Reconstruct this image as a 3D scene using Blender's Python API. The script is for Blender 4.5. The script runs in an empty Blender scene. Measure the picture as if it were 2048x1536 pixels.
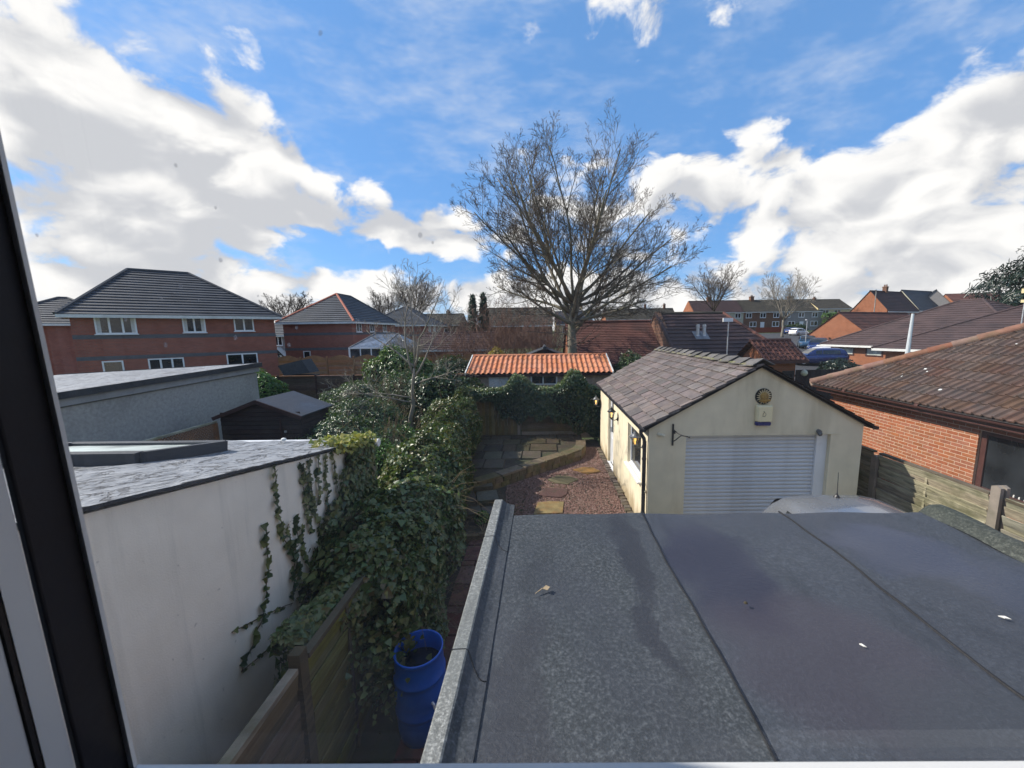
import bpy, math, random
import numpy as np
from mathutils import Vector, Matrix, Euler

random.seed(7)
rng = np.random.default_rng(11)
scene = bpy.context.scene
COL = scene.collection
R = math.radians

# ------------------------------------------------------------------ camera
EYE = 4.1
cam_data = bpy.data.cameras.new('camera')
cam = bpy.data.objects.new('camera', cam_data)
COL.objects.link(cam)
scene.camera = cam
FPX = 765.0
pitch, yaw, roll = math.atan(106 / FPX), R(0.5), R(0.8)
fw = Vector((-math.sin(yaw) * math.cos(pitch), math.cos(yaw) * math.cos(pitch), -math.sin(pitch)))
r0 = Vector((math.cos(yaw), math.sin(yaw), 0))
u0 = r0.cross(fw)
rt = r0 * math.cos(roll) - u0 * math.sin(roll)
up = u0 * math.cos(roll) + r0 * math.sin(roll)
cam.matrix_world = Matrix(((rt.x, up.x, -fw.x, 0), (rt.y, up.y, -fw.y, 0), (rt.z, up.z, -fw.z, EYE), (0, 0, 0, 1)))
cam_data.sensor_width = 36
cam_data.lens = FPX / 2048 * 36
cam_data.shift_x = -56 / 2048
cam_data.clip_start = 0.01
cam_data.clip_end = 3000
cam_data.dof.use_dof = True
cam_data.dof.focus_distance = 9.0
cam_data.dof.aperture_fstop = 11.0
scene.render.resolution_x = 1024
scene.render.resolution_y = 768

# ------------------------------------------------------------------ sun and sky
SUN_AZ, SUN_EL = -80.0, 40.0            # degrees from +Y towards +X, elevation
s_dir = Vector((math.sin(R(SUN_AZ)) * math.cos(R(SUN_EL)), math.cos(R(SUN_AZ)) * math.cos(R(SUN_EL)), math.sin(R(SUN_EL))))
sun_data = bpy.data.lights.new('sun', 'SUN')
sun_data.energy = 2.75
sun_data.angle = R(0.5)
sun_data.color = (1.0, 0.93, 0.82)
sun = bpy.data.objects.new('sun', sun_data)
COL.objects.link(sun)
sun.rotation_euler = s_dir.to_track_quat('Z', 'Y').to_euler()
sun.location = (-30, 20, 40)

scene.view_settings.view_transform = 'Standard'
scene.view_settings.look = 'None'
scene.view_settings.exposure = 1.16
scene.view_settings.gamma = 1.0
scene.view_settings.use_curve_mapping = False

world = bpy.data.worlds.new('World')
scene.world = world
world.use_nodes = True
wt = world.node_tree
world.cycles.sampling_method = 'MANUAL'
world.cycles.sample_map_resolution = 256
wt.nodes.clear()


class NG:
    """small node-graph helper"""
    def __init__(self, tree):
        self.t = tree

    def n(self, typ, **kw):
        nd = self.t.nodes.new(typ)
        for k, v in kw.items():
            setattr(nd, k, v)
        return nd

    def put(self, sock, v):
        if isinstance(v, bpy.types.NodeSocket):
            self.t.links.new(v, sock)
        elif v is not None:
            sock.default_value = v

    def m(self, op, a, b=None, c=None, clamp=False):
        nd = self.n('ShaderNodeMath', operation=op, use_clamp=clamp)
        self.put(nd.inputs[0], a)
        self.put(nd.inputs[1], b)
        self.put(nd.inputs[2], c)
        return nd.outputs[0]

    def vm(self, op, a, b=None):
        nd = self.n('ShaderNodeVectorMath', operation=op)
        self.put(nd.inputs[0], a)
        if op == 'SCALE':
            self.put(nd.inputs['Scale'], b)
        else:
            self.put(nd.inputs[1], b)
        return nd.outputs[0]

    def noise(self, vec, scale, detail=4.0, rough=0.5, dist=0.0, out='Fac'):
        nd = self.n('ShaderNodeTexNoise')
        if vec is not None:
            self.put(nd.inputs['Vector'], vec)
        self.put(nd.inputs['Scale'], scale)
        nd.inputs['Detail'].default_value = detail
        nd.inputs['Roughness'].default_value = rough
        nd.inputs['Distortion'].default_value = dist
        return nd.outputs[out]

    def ramp(self, fac, stops, interp='LINEAR'):
        nd = self.n('ShaderNodeValToRGB')
        self.put(nd.inputs[0], fac)
        cr = nd.color_ramp
        cr.interpolation = interp
        while len(cr.elements) < len(stops):
            cr.elements.new(0.5)
        for e, (p, c) in zip(cr.elements, stops):
            e.position = p
            e.color = tuple(c) + (1,) if len(c) == 3 else c
        return nd.outputs[0]

    def mr(self, v, a, b, c=0.0, d=1.0, smooth=True):
        nd = self.n('ShaderNodeMapRange', interpolation_type='SMOOTHSTEP' if smooth else 'LINEAR')
        self.put(nd.inputs[0], v)
        for i, q in enumerate((a, b, c, d)):
            self.put(nd.inputs[i + 1], q)
        return nd.outputs[0]

    def mix(self, fac, a, b, blend='MIX'):
        nd = self.n('ShaderNodeMix', data_type='RGBA', blend_type=blend)
        self.put(nd.inputs[0], fac)
        self.put(nd.inputs[6], tuple(a) + (1,) if isinstance(a, (tuple, list)) and len(a) == 3 else a)
        self.put(nd.inputs[7], tuple(b) + (1,) if isinstance(b, (tuple, list)) and len(b) == 3 else b)
        return nd.outputs[2]


SKY_STRENGTH = 0.10
g = NG(wt)
sky = g.n('ShaderNodeTexSky', sky_type='NISHITA')
sky.sun_disc = False
sky.sun_elevation = R(SUN_EL)
sky.sun_rotation = R(SUN_AZ)
sky.air_density = 1.0
sky.dust_density = 0.6
sky.ozone_density = 3.0
tc = g.n('ShaderNodeTexCoord')
dirv = g.vm('NORMALIZE', tc.outputs['Generated'])
sep = g.n('ShaderNodeSeparateXYZ')
g.put(sep.inputs[0], dirv)
dx, dy, dz = sep.outputs
az = g.m('ARCTAN2', dx, dy)                                   # radians from +Y to +X
el = g.m('ARCSINE', dz)
# cloud noise is sampled on the direction sphere, a little flattened
cvec = g.vm('MULTIPLY', dirv, (3.3, 3.3, 5.2))
warp = g.noise(cvec, 2.0, 1.0, 0.5, out='Color')
cvw = g.vm('ADD', cvec, g.vm('SCALE', g.vm('SUBTRACT', warp, (0.5, 0.5, 0.5)), 0.35))


def puffs(v, scale):
    """rounded heads: inverted cell distance"""
    nd = g.n('ShaderNodeTexVoronoi', feature='F1')
    g.put(nd.inputs['Vector'], v)
    nd.inputs['Scale'].default_value = scale
    return g.m('SUBTRACT', 1.0, nd.outputs['Distance'])


def cloud_base(v, detail):
    a_ = g.m('MULTIPLY', g.noise(v, 1.4, detail, 0.55), 0.58)
    return g.m('ADD', a_, g.m('MULTIPLY', puffs(v, 3.0), 0.22))


fb = cloud_base(cvw, 3.0)
n_fine = g.m('MULTIPLY', g.noise(cvw, 5.5, 7.0, 0.62), 0.36)
f0 = g.m('ADD', fb, n_fine)
# the same field a step towards the sun and up: the difference gives lit tops and shaded bases
f1 = cloud_base(g.vm('ADD', cvw, (-0.16, -0.02, 0.30)), 2.0)


def blob(a, e, ra, re):
    """soft bump of coverage round azimuth a, elevation e (degrees)"""
    da = g.m('DIVIDE', g.m('SUBTRACT', az, R(a)), R(ra))
    de = g.m('DIVIDE', g.m('SUBTRACT', el, R(e)), R(re))
    d2 = g.m('ADD', g.m('MULTIPLY', da, da), g.m('MULTIPLY', de, de))
    return g.m('EXPONENT', g.m('MULTIPLY', d2, -1.0))


scene.cycles.max_bounces = 6
scene.cycles.diffuse_bounces = 4
scene.cycles.transparent_max_bounces = 16

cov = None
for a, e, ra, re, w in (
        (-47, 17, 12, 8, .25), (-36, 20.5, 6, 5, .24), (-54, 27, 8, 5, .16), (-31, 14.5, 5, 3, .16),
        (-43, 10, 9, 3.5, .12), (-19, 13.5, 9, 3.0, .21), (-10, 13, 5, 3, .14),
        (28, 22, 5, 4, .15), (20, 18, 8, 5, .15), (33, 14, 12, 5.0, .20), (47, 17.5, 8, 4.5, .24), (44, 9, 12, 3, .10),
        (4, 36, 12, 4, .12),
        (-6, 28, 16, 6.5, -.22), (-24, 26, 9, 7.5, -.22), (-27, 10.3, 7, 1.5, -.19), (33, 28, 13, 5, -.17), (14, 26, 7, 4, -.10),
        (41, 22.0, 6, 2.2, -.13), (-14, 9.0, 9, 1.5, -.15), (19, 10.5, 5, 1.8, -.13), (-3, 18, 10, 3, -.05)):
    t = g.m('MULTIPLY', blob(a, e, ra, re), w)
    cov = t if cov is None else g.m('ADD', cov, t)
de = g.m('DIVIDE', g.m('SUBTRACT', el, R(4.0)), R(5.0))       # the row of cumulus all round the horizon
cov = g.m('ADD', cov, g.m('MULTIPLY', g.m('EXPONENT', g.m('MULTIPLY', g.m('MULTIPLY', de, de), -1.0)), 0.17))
field = g.m('ADD', g.m('ADD', f0, cov), 0.050)  # even extra cover, added to brighten the unseen sky for fill light
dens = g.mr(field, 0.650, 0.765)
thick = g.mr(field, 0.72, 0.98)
veil = g.m('MULTIPLY', g.mr(g.noise(g.vm('MULTIPLY', dirv, (2.2, 4.2, 6.5)), 1.6, 5.0, 0.66), 0.42, 0.80), 0.62)
shade = g.mr(g.m('SUBTRACT', g.m('ADD', g.m('SUBTRACT', fb, f1), g.m('MULTIPLY', n_fine, 0.90)), g.m('MULTIPLY', thick, 0.07)), 0.05, 0.235)
K = 1.0 / SKY_STRENGTH
ccol = g.mix(shade, (0.288 * K, 0.295 * K, 0.310 * K), (0.475 * K, 0.468 * K, 0.457 * K))
blue = g.mix(1.0, sky.outputs[0], (0.58, 0.76, 0.93), 'MULTIPLY')
blue = g.mix(0.62, blue, (0.074 * K, 0.178 * K, 0.360 * K))
mixed = g.mix(veil, blue, (0.33 * K, 0.362 * K, 0.415 * K))
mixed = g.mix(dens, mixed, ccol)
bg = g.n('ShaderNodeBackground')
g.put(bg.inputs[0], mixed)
bg.inputs[1].default_value = SKY_STRENGTH
wo = g.n('ShaderNodeOutputWorld')
wt.links.new(bg.outputs[0], wo.inputs[0])

# ------------------------------------------------------------------ materials
MATS = {}


def newmat(name):
    m = bpy.data.materials.new(name)
    m.use_nodes = True
    t = m.node_tree
    t.nodes.clear()
    h = NG(t)
    b = h.n('ShaderNodeBsdfPrincipled')
    o = h.n('ShaderNodeOutputMaterial')
    t.links.new(b.outputs[0], o.inputs[0])
    MATS[name] = m
    return m, h, b


def objvec(h):
    return h.n('ShaderNodeTexCoord').outputs['Object']


def mat(name, col, rough=0.8, var=0.25, scale=6.0, bump=0.15, bscale=40.0, metal=0.0, spec=0.3, dirt=None, dscale=1.3,
        damt=0.6, isl=0.0, world=False, coat=0.0, streak=False, bdist=0.01, splash=None):
    """plain weathered surface: value noise, optional dirt patches, fine relief, optional random per loose piece"""
    m, h, b = newmat(name)
    v = h.n('ShaderNodeNewGeometry').outputs['Position'] if world else objvec(h)
    n1 = h.noise(v, scale, 6.0, 0.6)
    lo = tuple(c * (1 - var) for c in col)
    hi = tuple(min(1, c * (1 + var)) for c in col)
    c = h.ramp(n1, ((0.28, lo), (0.72, hi)))
    if dirt:
        dv = v
        if streak:
            dv = h.vm('MULTIPLY', v, (1.0, 1.0, 0.16))
        n2 = h.noise(dv, dscale, 7.0, 0.62)
        f = h.m('MULTIPLY', h.mr(n2, 0.44, 0.70), damt)
        c = h.mix(f, c, dirt)
    if splash:
        # rain splash and damp creeping up from the ground
        sp_ = h.n('ShaderNodeSeparateXYZ')
        h.put(sp_.inputs[0], v)
        lv_ = h.m('ADD', sp_.outputs[2], h.m('MULTIPLY', h.m('SUBTRACT', h.noise(h.vm('MULTIPLY', v, (1, 1, .35)), 3.2, 6.0, 0.65), 0.5), 1.5))
        c = h.mix(h.m('MULTIPLY', h.mr(lv_, 0.50, -0.05), 0.75), c, splash)
    if isl:
        ge = h.n('ShaderNodeNewGeometry')
        hs = h.n('ShaderNodeHueSaturation')
        h.put(hs.inputs['Color'], c)
        h.put(hs.inputs['Value'], h.mr(ge.outputs['Random Per Island'], 0, 1, 1 - isl, 1 + isl, False))
        h.put(hs.inputs['Hue'], h.mr(ge.outputs['Random Per Island'], 0, 1, 0.5 - isl * .03, 0.5 + isl * .03, False))
        c = hs.outputs[0]
    h.put(b.inputs['Base Color'], c)
    h.put(b.inputs['Roughness'], h.mr(n1, 0.2, 0.8, max(0.02, rough - .1), min(1, rough + .1), False))
    b.inputs['Metallic'].default_value = metal
    b.inputs['Specular IOR Level'].default_value = spec
    b.inputs['Coat Weight'].default_value = coat
    if bump:
        bp = h.n('ShaderNodeBump')
        bp.inputs['Strength'].default_value = bump
        bp.inputs['Distance'].default_value = bdist
        h.put(bp.inputs['Height'], h.noise(v, bscale, 5.0, 0.6))
        h.t.links.new(bp.outputs[0], b.inputs['Normal'])
    return m


def objmat(name, col, rough=0.8, vr=0.3, hue=0.02, scale=8.0, var=0.2, bump=0.2, bscale=60.0, dirt=None, damt=0.5, dscale=3.0, spec=0.3, grain=None, sat=(0.75, 1.15)):
    """for pieces that are objects of their own: each takes its own tint from the object's random value"""
    m, h, b = newmat(name)
    oi = h.n('ShaderNodeObjectInfo')
    pos = h.n('ShaderNodeNewGeometry').outputs['Position']
    v = h.vm('MULTIPLY', pos, grain) if grain else pos
    n1 = h.noise(v, scale, 6.0, 0.6)
    c = h.ramp(n1, ((0.3, tuple(q * (1 - var) for q in col)), (0.7, tuple(min(1, q * (1 + var)) for q in col))))
    hs = h.n('ShaderNodeHueSaturation')
    h.put(hs.inputs['Color'], c)
    rnd = oi.outputs['Random']
    h.put(hs.inputs['Value'], h.mr(rnd, 0, 1, 1 - vr, 1 + vr, False))
    r2 = h.m('FRACT', h.m('MULTIPLY', rnd, 17.31))
    h.put(hs.inputs['Hue'], h.mr(r2, 0, 1, 0.5 - hue, 0.5 + hue, False))
    r3 = h.m('FRACT', h.m('MULTIPLY', rnd, 41.7))
    h.put(hs.inputs['Saturation'], h.mr(r3, 0, 1, sat[0], sat[1], False))
    c = hs.outputs[0]
    if dirt:
        n2 = h.noise(pos, dscale, 7.0, 0.62)
        c = h.mix(h.m('MULTIPLY', h.mr(n2, 0.46, 0.68), damt), c, dirt)
    h.put(b.inputs['Base Color'], c)
    b.inputs['Roughness'].default_value = rough
    b.inputs['Specular IOR Level'].default_value = spec
    if bump:
        bp = h.n('ShaderNodeBump')
        bp.inputs['Strength'].default_value = bump
        bp.inputs['Distance'].default_value = 0.01
        h.put(bp.inputs['Height'], h.noise(v, bscale, 5.0, 0.6))
        h.t.links.new(bp.outputs[0], b.inputs['Normal'])
    return m


def brickmat(name, c1, c2, mortar, bw=0.225, bh=0.075, msize=0.010):
    """brickwork too far off to pick the bricks apart; courses run along the walls of axis-aligned buildings"""
    m, h, b = newmat(name)
    s = h.n('ShaderNodeSeparateXYZ')
    h.put(s.inputs[0], objvec(h))
    cb = h.n('ShaderNodeCombineXYZ')
    h.put(cb.inputs[0], h.m('ADD', s.outputs[0], s.outputs[1]))
    h.put(cb.inputs[1], s.outputs[2])
    bt = h.n('ShaderNodeTexBrick')
    h.put(bt.inputs['Vector'], cb.outputs[0])
    for k, q in (('Color1', c1), ('Color2', c2), ('Mortar', mortar)):
        bt.inputs[k].default_value = tuple(q) + (1,)
    bt.inputs['Scale'].default_value = 1.0
    bt.inputs['Brick Width'].default_value = bw
    bt.inputs['Row Height'].default_value = bh
    bt.inputs['Mortar Size'].default_value = msize
    n1 = h.noise(objvec(h), 1.3, 5.0, 0.6)
    c = h.mix(h.mr(n1, 0.3, 0.75, 0.0, 0.45), bt.outputs[0], tuple(q * 0.45 for q in c1))
    h.put(b.inputs['Base Color'], c)
    b.inputs['Roughness'].default_value = 0.9
    b.inputs['Specular IOR Level'].default_value = 0.2
    bp = h.n('ShaderNodeBump')
    bp.inputs['Strength'].default_value = 0.4
    bp.inputs['Distance'].default_value = 0.01
    h.put(bp.inputs['Height'], h.m('SUBTRACT', 1.0, bt.outputs['Fac']))
    h.t.links.new(bp.outputs[0], b.inputs['Normal'])
    return m


def leafmat(name, cols, rough=0.36, trans=0.25, spec=0.5):
    """leaves: colour picked per leaf, a little light through the blade"""
    m, h, b = newmat(name)
    ge = h.n('ShaderNodeNewGeometry')
    n = len(cols)
    c = h.ramp(ge.outputs['Random Per Island'], [(i / max(1, n - 1), q) for i, q in enumerate(cols)])
    h.put(b.inputs['Base Color'], c)
    b.inputs['Roughness'].default_value = rough
    b.inputs['Specular IOR Level'].default_value = spec
    tr = h.n('ShaderNodeBsdfTranslucent')
    h.put(tr.inputs[0], h.mix(1.0, c, (1.1, 1.3, 0.5), 'MULTIPLY'))
    mx = h.n('ShaderNodeMixShader')
    mx.inputs[0].default_value = trans
    h.t.links.new(b.outputs[0], mx.inputs[1])
    h.t.links.new(tr.outputs[0], mx.inputs[2])
    out = [q for q in h.t.nodes if q.type == 'OUTPUT_MATERIAL'][0]
    h.t.links.new(mx.outputs[0], out.inputs[0])
    return m


def glassmat(name, col=(0.016, 0.019, 0.022), rough=0.05, spec=0.5):
    m, h, b = newmat(name)
    n1 = h.noise(objvec(h), 1.7, 3.0, 0.5)
    h.put(b.inputs['Base Color'], h.ramp(n1, ((0.35, tuple(q * .5 for q in col)), (0.65, tuple(q * 1.6 for q in col)))))
    b.inputs['Roughness'].default_value = rough
    b.inputs['Specular IOR Level'].default_value = spec
    return m


mat('soil', (0.055, 0.042, 0.030), .95, .4, 3, .5, 25, dirt=(0.04, 0.06, 0.02), dscale=.8, damt=.7)
mat('turf', (0.060, 0.085, 0.028), .95, .4, 1.5, .4, 12, dirt=(0.07, 0.055, 0.035), dscale=.25, damt=.5)
mat('asphalt', (0.055, 0.056, 0.06), .85, .25, 5, .3, 80)
mat('concrete', (0.30, 0.285, 0.26), .9, .25, 4, .3, 60, dirt=(0.10, 0.11, 0.07), damt=.5)
mat('concrete_post', (0.235, 0.20, 0.165), .9, .22, 5, .4, 70, dirt=(0.09, 0.10, 0.05), damt=.5)
mat('cream_render', (0.74, 0.655, 0.475), .9, .07, 3, .25, 120, dirt=(0.42, 0.35, 0.22), dscale=1.6, damt=.55, streak=True, splash=(0.27, 0.19, 0.09))
mat('pebbledash', (0.37, 0.37, 0.35), .95, .22, 14, .7, 90, dirt=(0.22, 0.22, 0.21), dscale=.7, damt=.6)
def white_render_material():
    m, h, b = newmat('white_render')
    v = h.n('ShaderNodeNewGeometry').outputs['Position']
    base = h.ramp(h.noise(v, 3.0, 6.0, 0.6), ((0.3, (0.80, 0.755, 0.665)), (0.7, (0.88, 0.835, 0.745))))
    st = h.noise(h.vm('MULTIPLY', v, (5.0, 5.0, 0.35)), 1.6, 6.0, 0.65)
    c = h.mix(h.mr(st, 0.50, 0.78, 0.0, 0.40), base, (0.50, 0.49, 0.44))
    spots = h.noise(v, 19.0, 3.0, 0.6)
    c = h.mix(h.mr(spots, 0.70, 0.76, 0.0, 0.55), c, (0.34, 0.33, 0.30))
    s_ = h.n('ShaderNodeSeparateXYZ')
    h.put(s_.inputs[0], v)
    low = h.mr(h.m('ADD', s_.outputs[2], h.m('MULTIPLY', h.noise(v, 4.0, 5.0, 0.6), 0.7)), 1.25, 0.45)
    c = h.mix(h.m('MULTIPLY', low, 0.8), c, (0.20, 0.22, 0.13))
    h.put(b.inputs['Base Color'], c)
    b.inputs['Roughness'].default_value = 0.95
    b.inputs['Specular IOR Level'].default_value = 0.15
    bp = h.n('ShaderNodeBump')
    bp.inputs['Strength'].default_value = 0.30
    bp.inputs['Distance'].default_value = 0.010
    h.put(bp.inputs['Height'], h.m('ADD', h.noise(v, 90.0, 3.0, 0.6), h.m('MULTIPLY', h.noise(v, 7.0, 3.0, 0.5), 1.6)))
    h.t.links.new(bp.outputs[0], b.inputs['Normal'])


white_render_material()
mat('white_plastic', (0.74, 0.75, 0.76), .35, .04, 3, .0, 10, spec=.5, dirt=(0.5, 0.5, 0.46), damt=.25)
mat('white_paint', (0.66, 0.66, 0.63), .6, .08, 5, .1, 40, dirt=(0.35, 0.34, 0.30), damt=.4)
mat('black_plastic', (0.016, 0.015, 0.017), .4, .3, 6, .05, 20, spec=.5)
mat('dark_frame', (0.014, 0.014, 0.020), .55, .3, 12, .1, 60, spec=.35)
mat('brown_plastic', (0.075, 0.032, 0.027), .45, .2, 6, .05, 30, spec=.4)
mat('brown_timber', (0.045, 0.022, 0.018), .7, .35, 5, .3, 40)
mat('grey_fascia', (0.30, 0.305, 0.305), .85, .15, 4, .2, 50, dirt=(0.15, 0.15, 0.15), damt=.5, streak=True)
mat('dark_felt', (0.05, 0.053, 0.058), .75, .3, 6, .5, 120)
mat('door_steel', (0.60, 0.615, 0.635), .48, .06, 2, .06, 40, spec=.5, metal=.15, dirt=(0.42, 0.43, 0.44), dscale=1.4, damt=.5, streak=True)
mat('iron', (0.015, 0.015, 0.016), .5, .3, 10, .2, 60, metal=.4)
mat('lamp_metal', (0.14, 0.145, 0.15), .45, .3, 14, .2, 60, metal=.3)
mat('lamp_metal_dark', (0.03, 0.03, 0.032), .45, .3, 14, .2, 60, metal=.3)
mat('gold_paint', (0.42, 0.25, 0.055), .5, .45, 18, .4, 50, spec=.5, dirt=(0.10, 0.065, 0.03), dscale=9, damt=.7)
mat('alarm_cream', (0.80, 0.70, 0.44), .45, .05, 4, .0, spec=.5)
mat('alarm_blue', (0.012, 0.014, 0.12), .25, .2, 4, .0, spec=.6)
mat('ink', (0.06, 0.055, 0.05), .8, .2, 5, .0)
mat('blue_plastic', (0.012, 0.105, 0.52), .38, .22, 4, .06, 30, spec=.5, dirt=(0.02, 0.06, 0.22), damt=.5)
mat('dark_water', (0.010, 0.014, 0.02), .1, .3, 4, .0, spec=.6)
mat('bark_ash', (0.20, 0.175, 0.13), .95, .35, 5, .6, 25, dirt=(0.10, 0.115, 0.05), dscale=2.0, damt=.6)
mat('bark_grey', (0.21, 0.185, 0.15), .95, .3, 5, .5, 25, dirt=(0.11, 0.12, 0.06), damt=.4)
mat('twig_ash', (0.088, 0.070, 0.054), .95, .3, 5, .2, 25)
mat('bark_dark', (0.075, 0.058, 0.045), .95, .35, 5, .5, 25)
mat('twig_red', (0.15, 0.085, 0.062), .9, .3, 5, .2, 25)
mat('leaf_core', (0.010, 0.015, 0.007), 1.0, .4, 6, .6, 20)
mat('stem', (0.13, 0.095, 0.055), .9, .35, 8, .3, 40)
mat('stem_pale', (0.30, 0.24, 0.15), .9, .3, 8, .3, 40)
mat('silver_paint', (0.24, 0.255, 0.285), .28, .05, 2, .0, spec=.5, metal=.55, coat=.6)
mat('white_car_paint', (0.72, 0.72, 0.73), .25, .03, 2, .0, coat=.5)
mat('navy_paint', (0.016, 0.035, 0.13), .25, .1, 2, .0, coat=.6, metal=.3)
mat('teal_paint', (0.035, 0.09, 0.16), .25, .1, 2, .0, coat=.6, metal=.3)
mat('tyre', (0.012, 0.012, 0.012), .8, .3, 20, .1, 60)
mat('alloy', (0.42, 0.43, 0.45), .35, .1, 5, .0, metal=.7)
mat('galvanised', (0.50, 0.51, 0.52), .4, .12, 8, .05, 40, metal=.6)
mat('lamp_post', (0.52, 0.56, 0.58), .5, .08, 5, .05, 30)
mat('mortar', (0.52, 0.38, 0.28), .95, .2, 10, .4, 90)
mat('mortar_moss', (0.18, 0.16, 0.11), .95, .35, 9, .6, 60, dirt=(0.12, 0.14, 0.04), damt=.7)
mat('slate_bed', (0.05, 0.045, 0.045), .9, .3, 9, .3, 60)
mat('roof_slate_grey', (0.050, 0.055, 0.064), .62, .28, 1.2, .4, 30, dirt=(0.022, 0.024, 0.028), dscale=.8, damt=.6, spec=.35)
mat('roof_tile_brown', (0.072, 0.047, 0.045), .85, .28, 1.2, .4, 30, dirt=(0.035, 0.026, 0.027), dscale=.8, damt=.6)
mat('roof_tile_red', (0.120, 0.053, 0.042), .9, .28, 1.2, .4, 30, dirt=(0.055, 0.034, 0.030), dscale=.8, damt=.6)
mat('roof_tile_maroon', (0.060, 0.036, 0.036), .8, .28, 1.2, .4, 30, dirt=(0.032, 0.024, 0.028), dscale=.9, damt=.6)
mat('roof_tile_olive', (0.058, 0.052, 0.040), .9, .28, 1.2, .4, 30, dirt=(0.030, 0.028, 0.025), dscale=.8, damt=.6)
mat('ridge_clay', (0.40, 0.135, 0.085), .85, .2, 3, .3, 40)
mat('lead', (0.20, 0.21, 0.225), .55, .2, 6, .2, 30, metal=.2)
mat('cream_wall', (0.62, 0.52, 0.30), .9, .1, 3, .2, 60)
mat('grey_wall', (0.26, 0.245, 0.235), .95, .12, 3, .3, 60)
mat('pale_wall', (0.43, 0.42, 0.33), .95, .12, 3, .3, 60)
mat('band_brick', (0.12, 0.118, 0.125), .9, .2, 4, .3, 40)
mat('rough_wall', (0.30, 0.235, 0.185), .95, .3, 9, .6, 40)
mat('curtain', (0.55, 0.53, 0.50), .9, .12, 9, .2, 20)
mat('plaster', (0.42, 0.41, 0.39), .9, .05, 3, .1, 60)
mat('conifer_core', (0.010, 0.018, 0.010), 1.0, .4, 3, .6, 8)
mat('wood_orange', (0.27, 0.135, 0.065), .85, .25, 3, .3, 40, dirt=(0.14, 0.09, 0.05), damt=.4)
mat('red_fence', (0.24, 0.060, 0.035), .8, .2, 3, .2, 30)
mat('topiary', (0.02, 0.10, 0.03), .7, .4, 40, 1.0, 90)
mat('globe', (0.60, 0.58, 0.42), .35, .05, 4, .0)
mat('twig_dead', (0.32, 0.25, 0.16), .9, .2, 9, .2, 50)
mat('seam', (0.010, 0.010, 0.012), .6, .3, 9, .2, 60)
mat('feather', (0.75, 0.74, 0.70), .8, .05, 9, .0)
mat('moss_board', (0.115, 0.105, 0.030), .95, .35, 4, .5, 30, dirt=(0.055, 0.065, 0.015), dscale=3, damt=.7)
glassmat('pane_dark')
glassmat('pane_mid', (0.05, 0.055, 0.06))
glassmat('pane_frost', (0.40, 0.44, 0.41), .4, .4)
glassmat('car_glass', (0.012, 0.014, 0.016), .05, .8)
glassmat('conserv_roof', (0.085, 0.095, 0.115), .22, .6)
brickmat('brick_red', (0.390, 0.128, 0.084), (0.285, 0.098, 0.070), (0.24, 0.16, 0.13))
brickmat('brick_orange', (0.38, 0.135, 0.065), (0.29, 0.105, 0.055), (0.28, 0.17, 0.11))
brickmat('brick_brown', (0.22, 0.105, 0.065), (0.165, 0.082, 0.055), (0.20, 0.15, 0.11))
objmat('slate', (0.145, 0.116, 0.104), .62, .30, .02, 9, .2, .35, 45, dirt=(0.085, 0.078, 0.075), damt=.55, dscale=5, spec=.4)
objmat('slate_ridge', (0.120, 0.110, 0.105), .8, .28, .02, 9, .25, .35, 45, dirt=(0.10, 0.098, 0.065), damt=.45, dscale=6)
objmat('brick_piece', (0.300, 0.110, 0.055), .9, .13, .005, 14, .16, .35, 90, sat=(.92, 1.06))
objmat('roof_tile_piece', (0.100, 0.060, 0.045), .9, .16, .012, 6, .28, .4, 60, dirt=(0.062, 0.052, 0.048), damt=.7, dscale=2.2)
objmat('hip_tile_piece', (0.195, 0.095, 0.065), .9, .15, .012, 6, .25, .4, 60, dirt=(0.12, 0.10, 0.05), damt=.45, dscale=4)
objmat('pantile_piece', (0.49, 0.185, 0.088), .85, .09, .004, 5, .15, .2, 50, sat=(.9, 1.02), dirt=(0.40, 0.15, 0.06), damt=.35, dscale=3)
objmat('fence_board', (0.30, 0.27, 0.19), .95, .22, .02, 3, .50, .8, 30, dirt=(0.11, 0.115, 0.05), damt=.7, dscale=1.6, grain=(1, 1, 9))
objmat('fence_board_dark', (0.105, 0.082, 0.050), .95, .25, .02, 3, .35, .6, 30, dirt=(0.04, 0.045, 0.02), damt=.6, dscale=2.0, grain=(1, 1, 9))
objmat('fence_board_vert', (0.150, 0.118, 0.052), .95, .2, .02, 3, .3, .6, 30, dirt=(0.07, 0.075, 0.025), damt=.6, dscale=2.0, grain=(9, 9, 1))
objmat('fence_board_brown', (0.085, 0.055, 0.038), .95, .2, .02, 3, .3, .5, 30, grain=(1, 1, 9))
objmat('fence_board_orange', (0.30, 0.150, 0.075), .9, .15, .015, 3, .25, .4, 30, grain=(1, 1, 7))
objmat('fence_board_moss', (0.125, 0.120, 0.035), .95, .15, .02, 3, .35, .6, 30, dirt=(0.075, 0.085, 0.02), damt=.6, dscale=3.0, grain=(1, 1, 9))
objmat('shed_board', (0.034, 0.022, 0.020), .8, .2, .02, 4, .3, .4, 40, grain=(1, 1, 9), dirt=(0.055, 0.045, 0.035), damt=.4)
objmat('flag', (0.068, 0.054, 0.035), .5, .35, .03, 5, .35, .5, 30, dirt=(0.055, 0.060, 0.024), damt=.65, dscale=2.6, spec=.45)  # darkened in colour as well, to deepen the shade on the patio
objmat('stone_block', (0.125, 0.096, 0.052), .85, .25, .02, 7, .3, .5, 40, dirt=(0.065, 0.072, 0.025), damt=.65, dscale=4)  # toned down with the flags, shade put into the colour
objmat('paver', (0.130, 0.052, 0.036), .8, .3, .015, 7, .3, .5, 40, dirt=(0.04, 0.032, 0.022), damt=.6, dscale=4)
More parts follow.
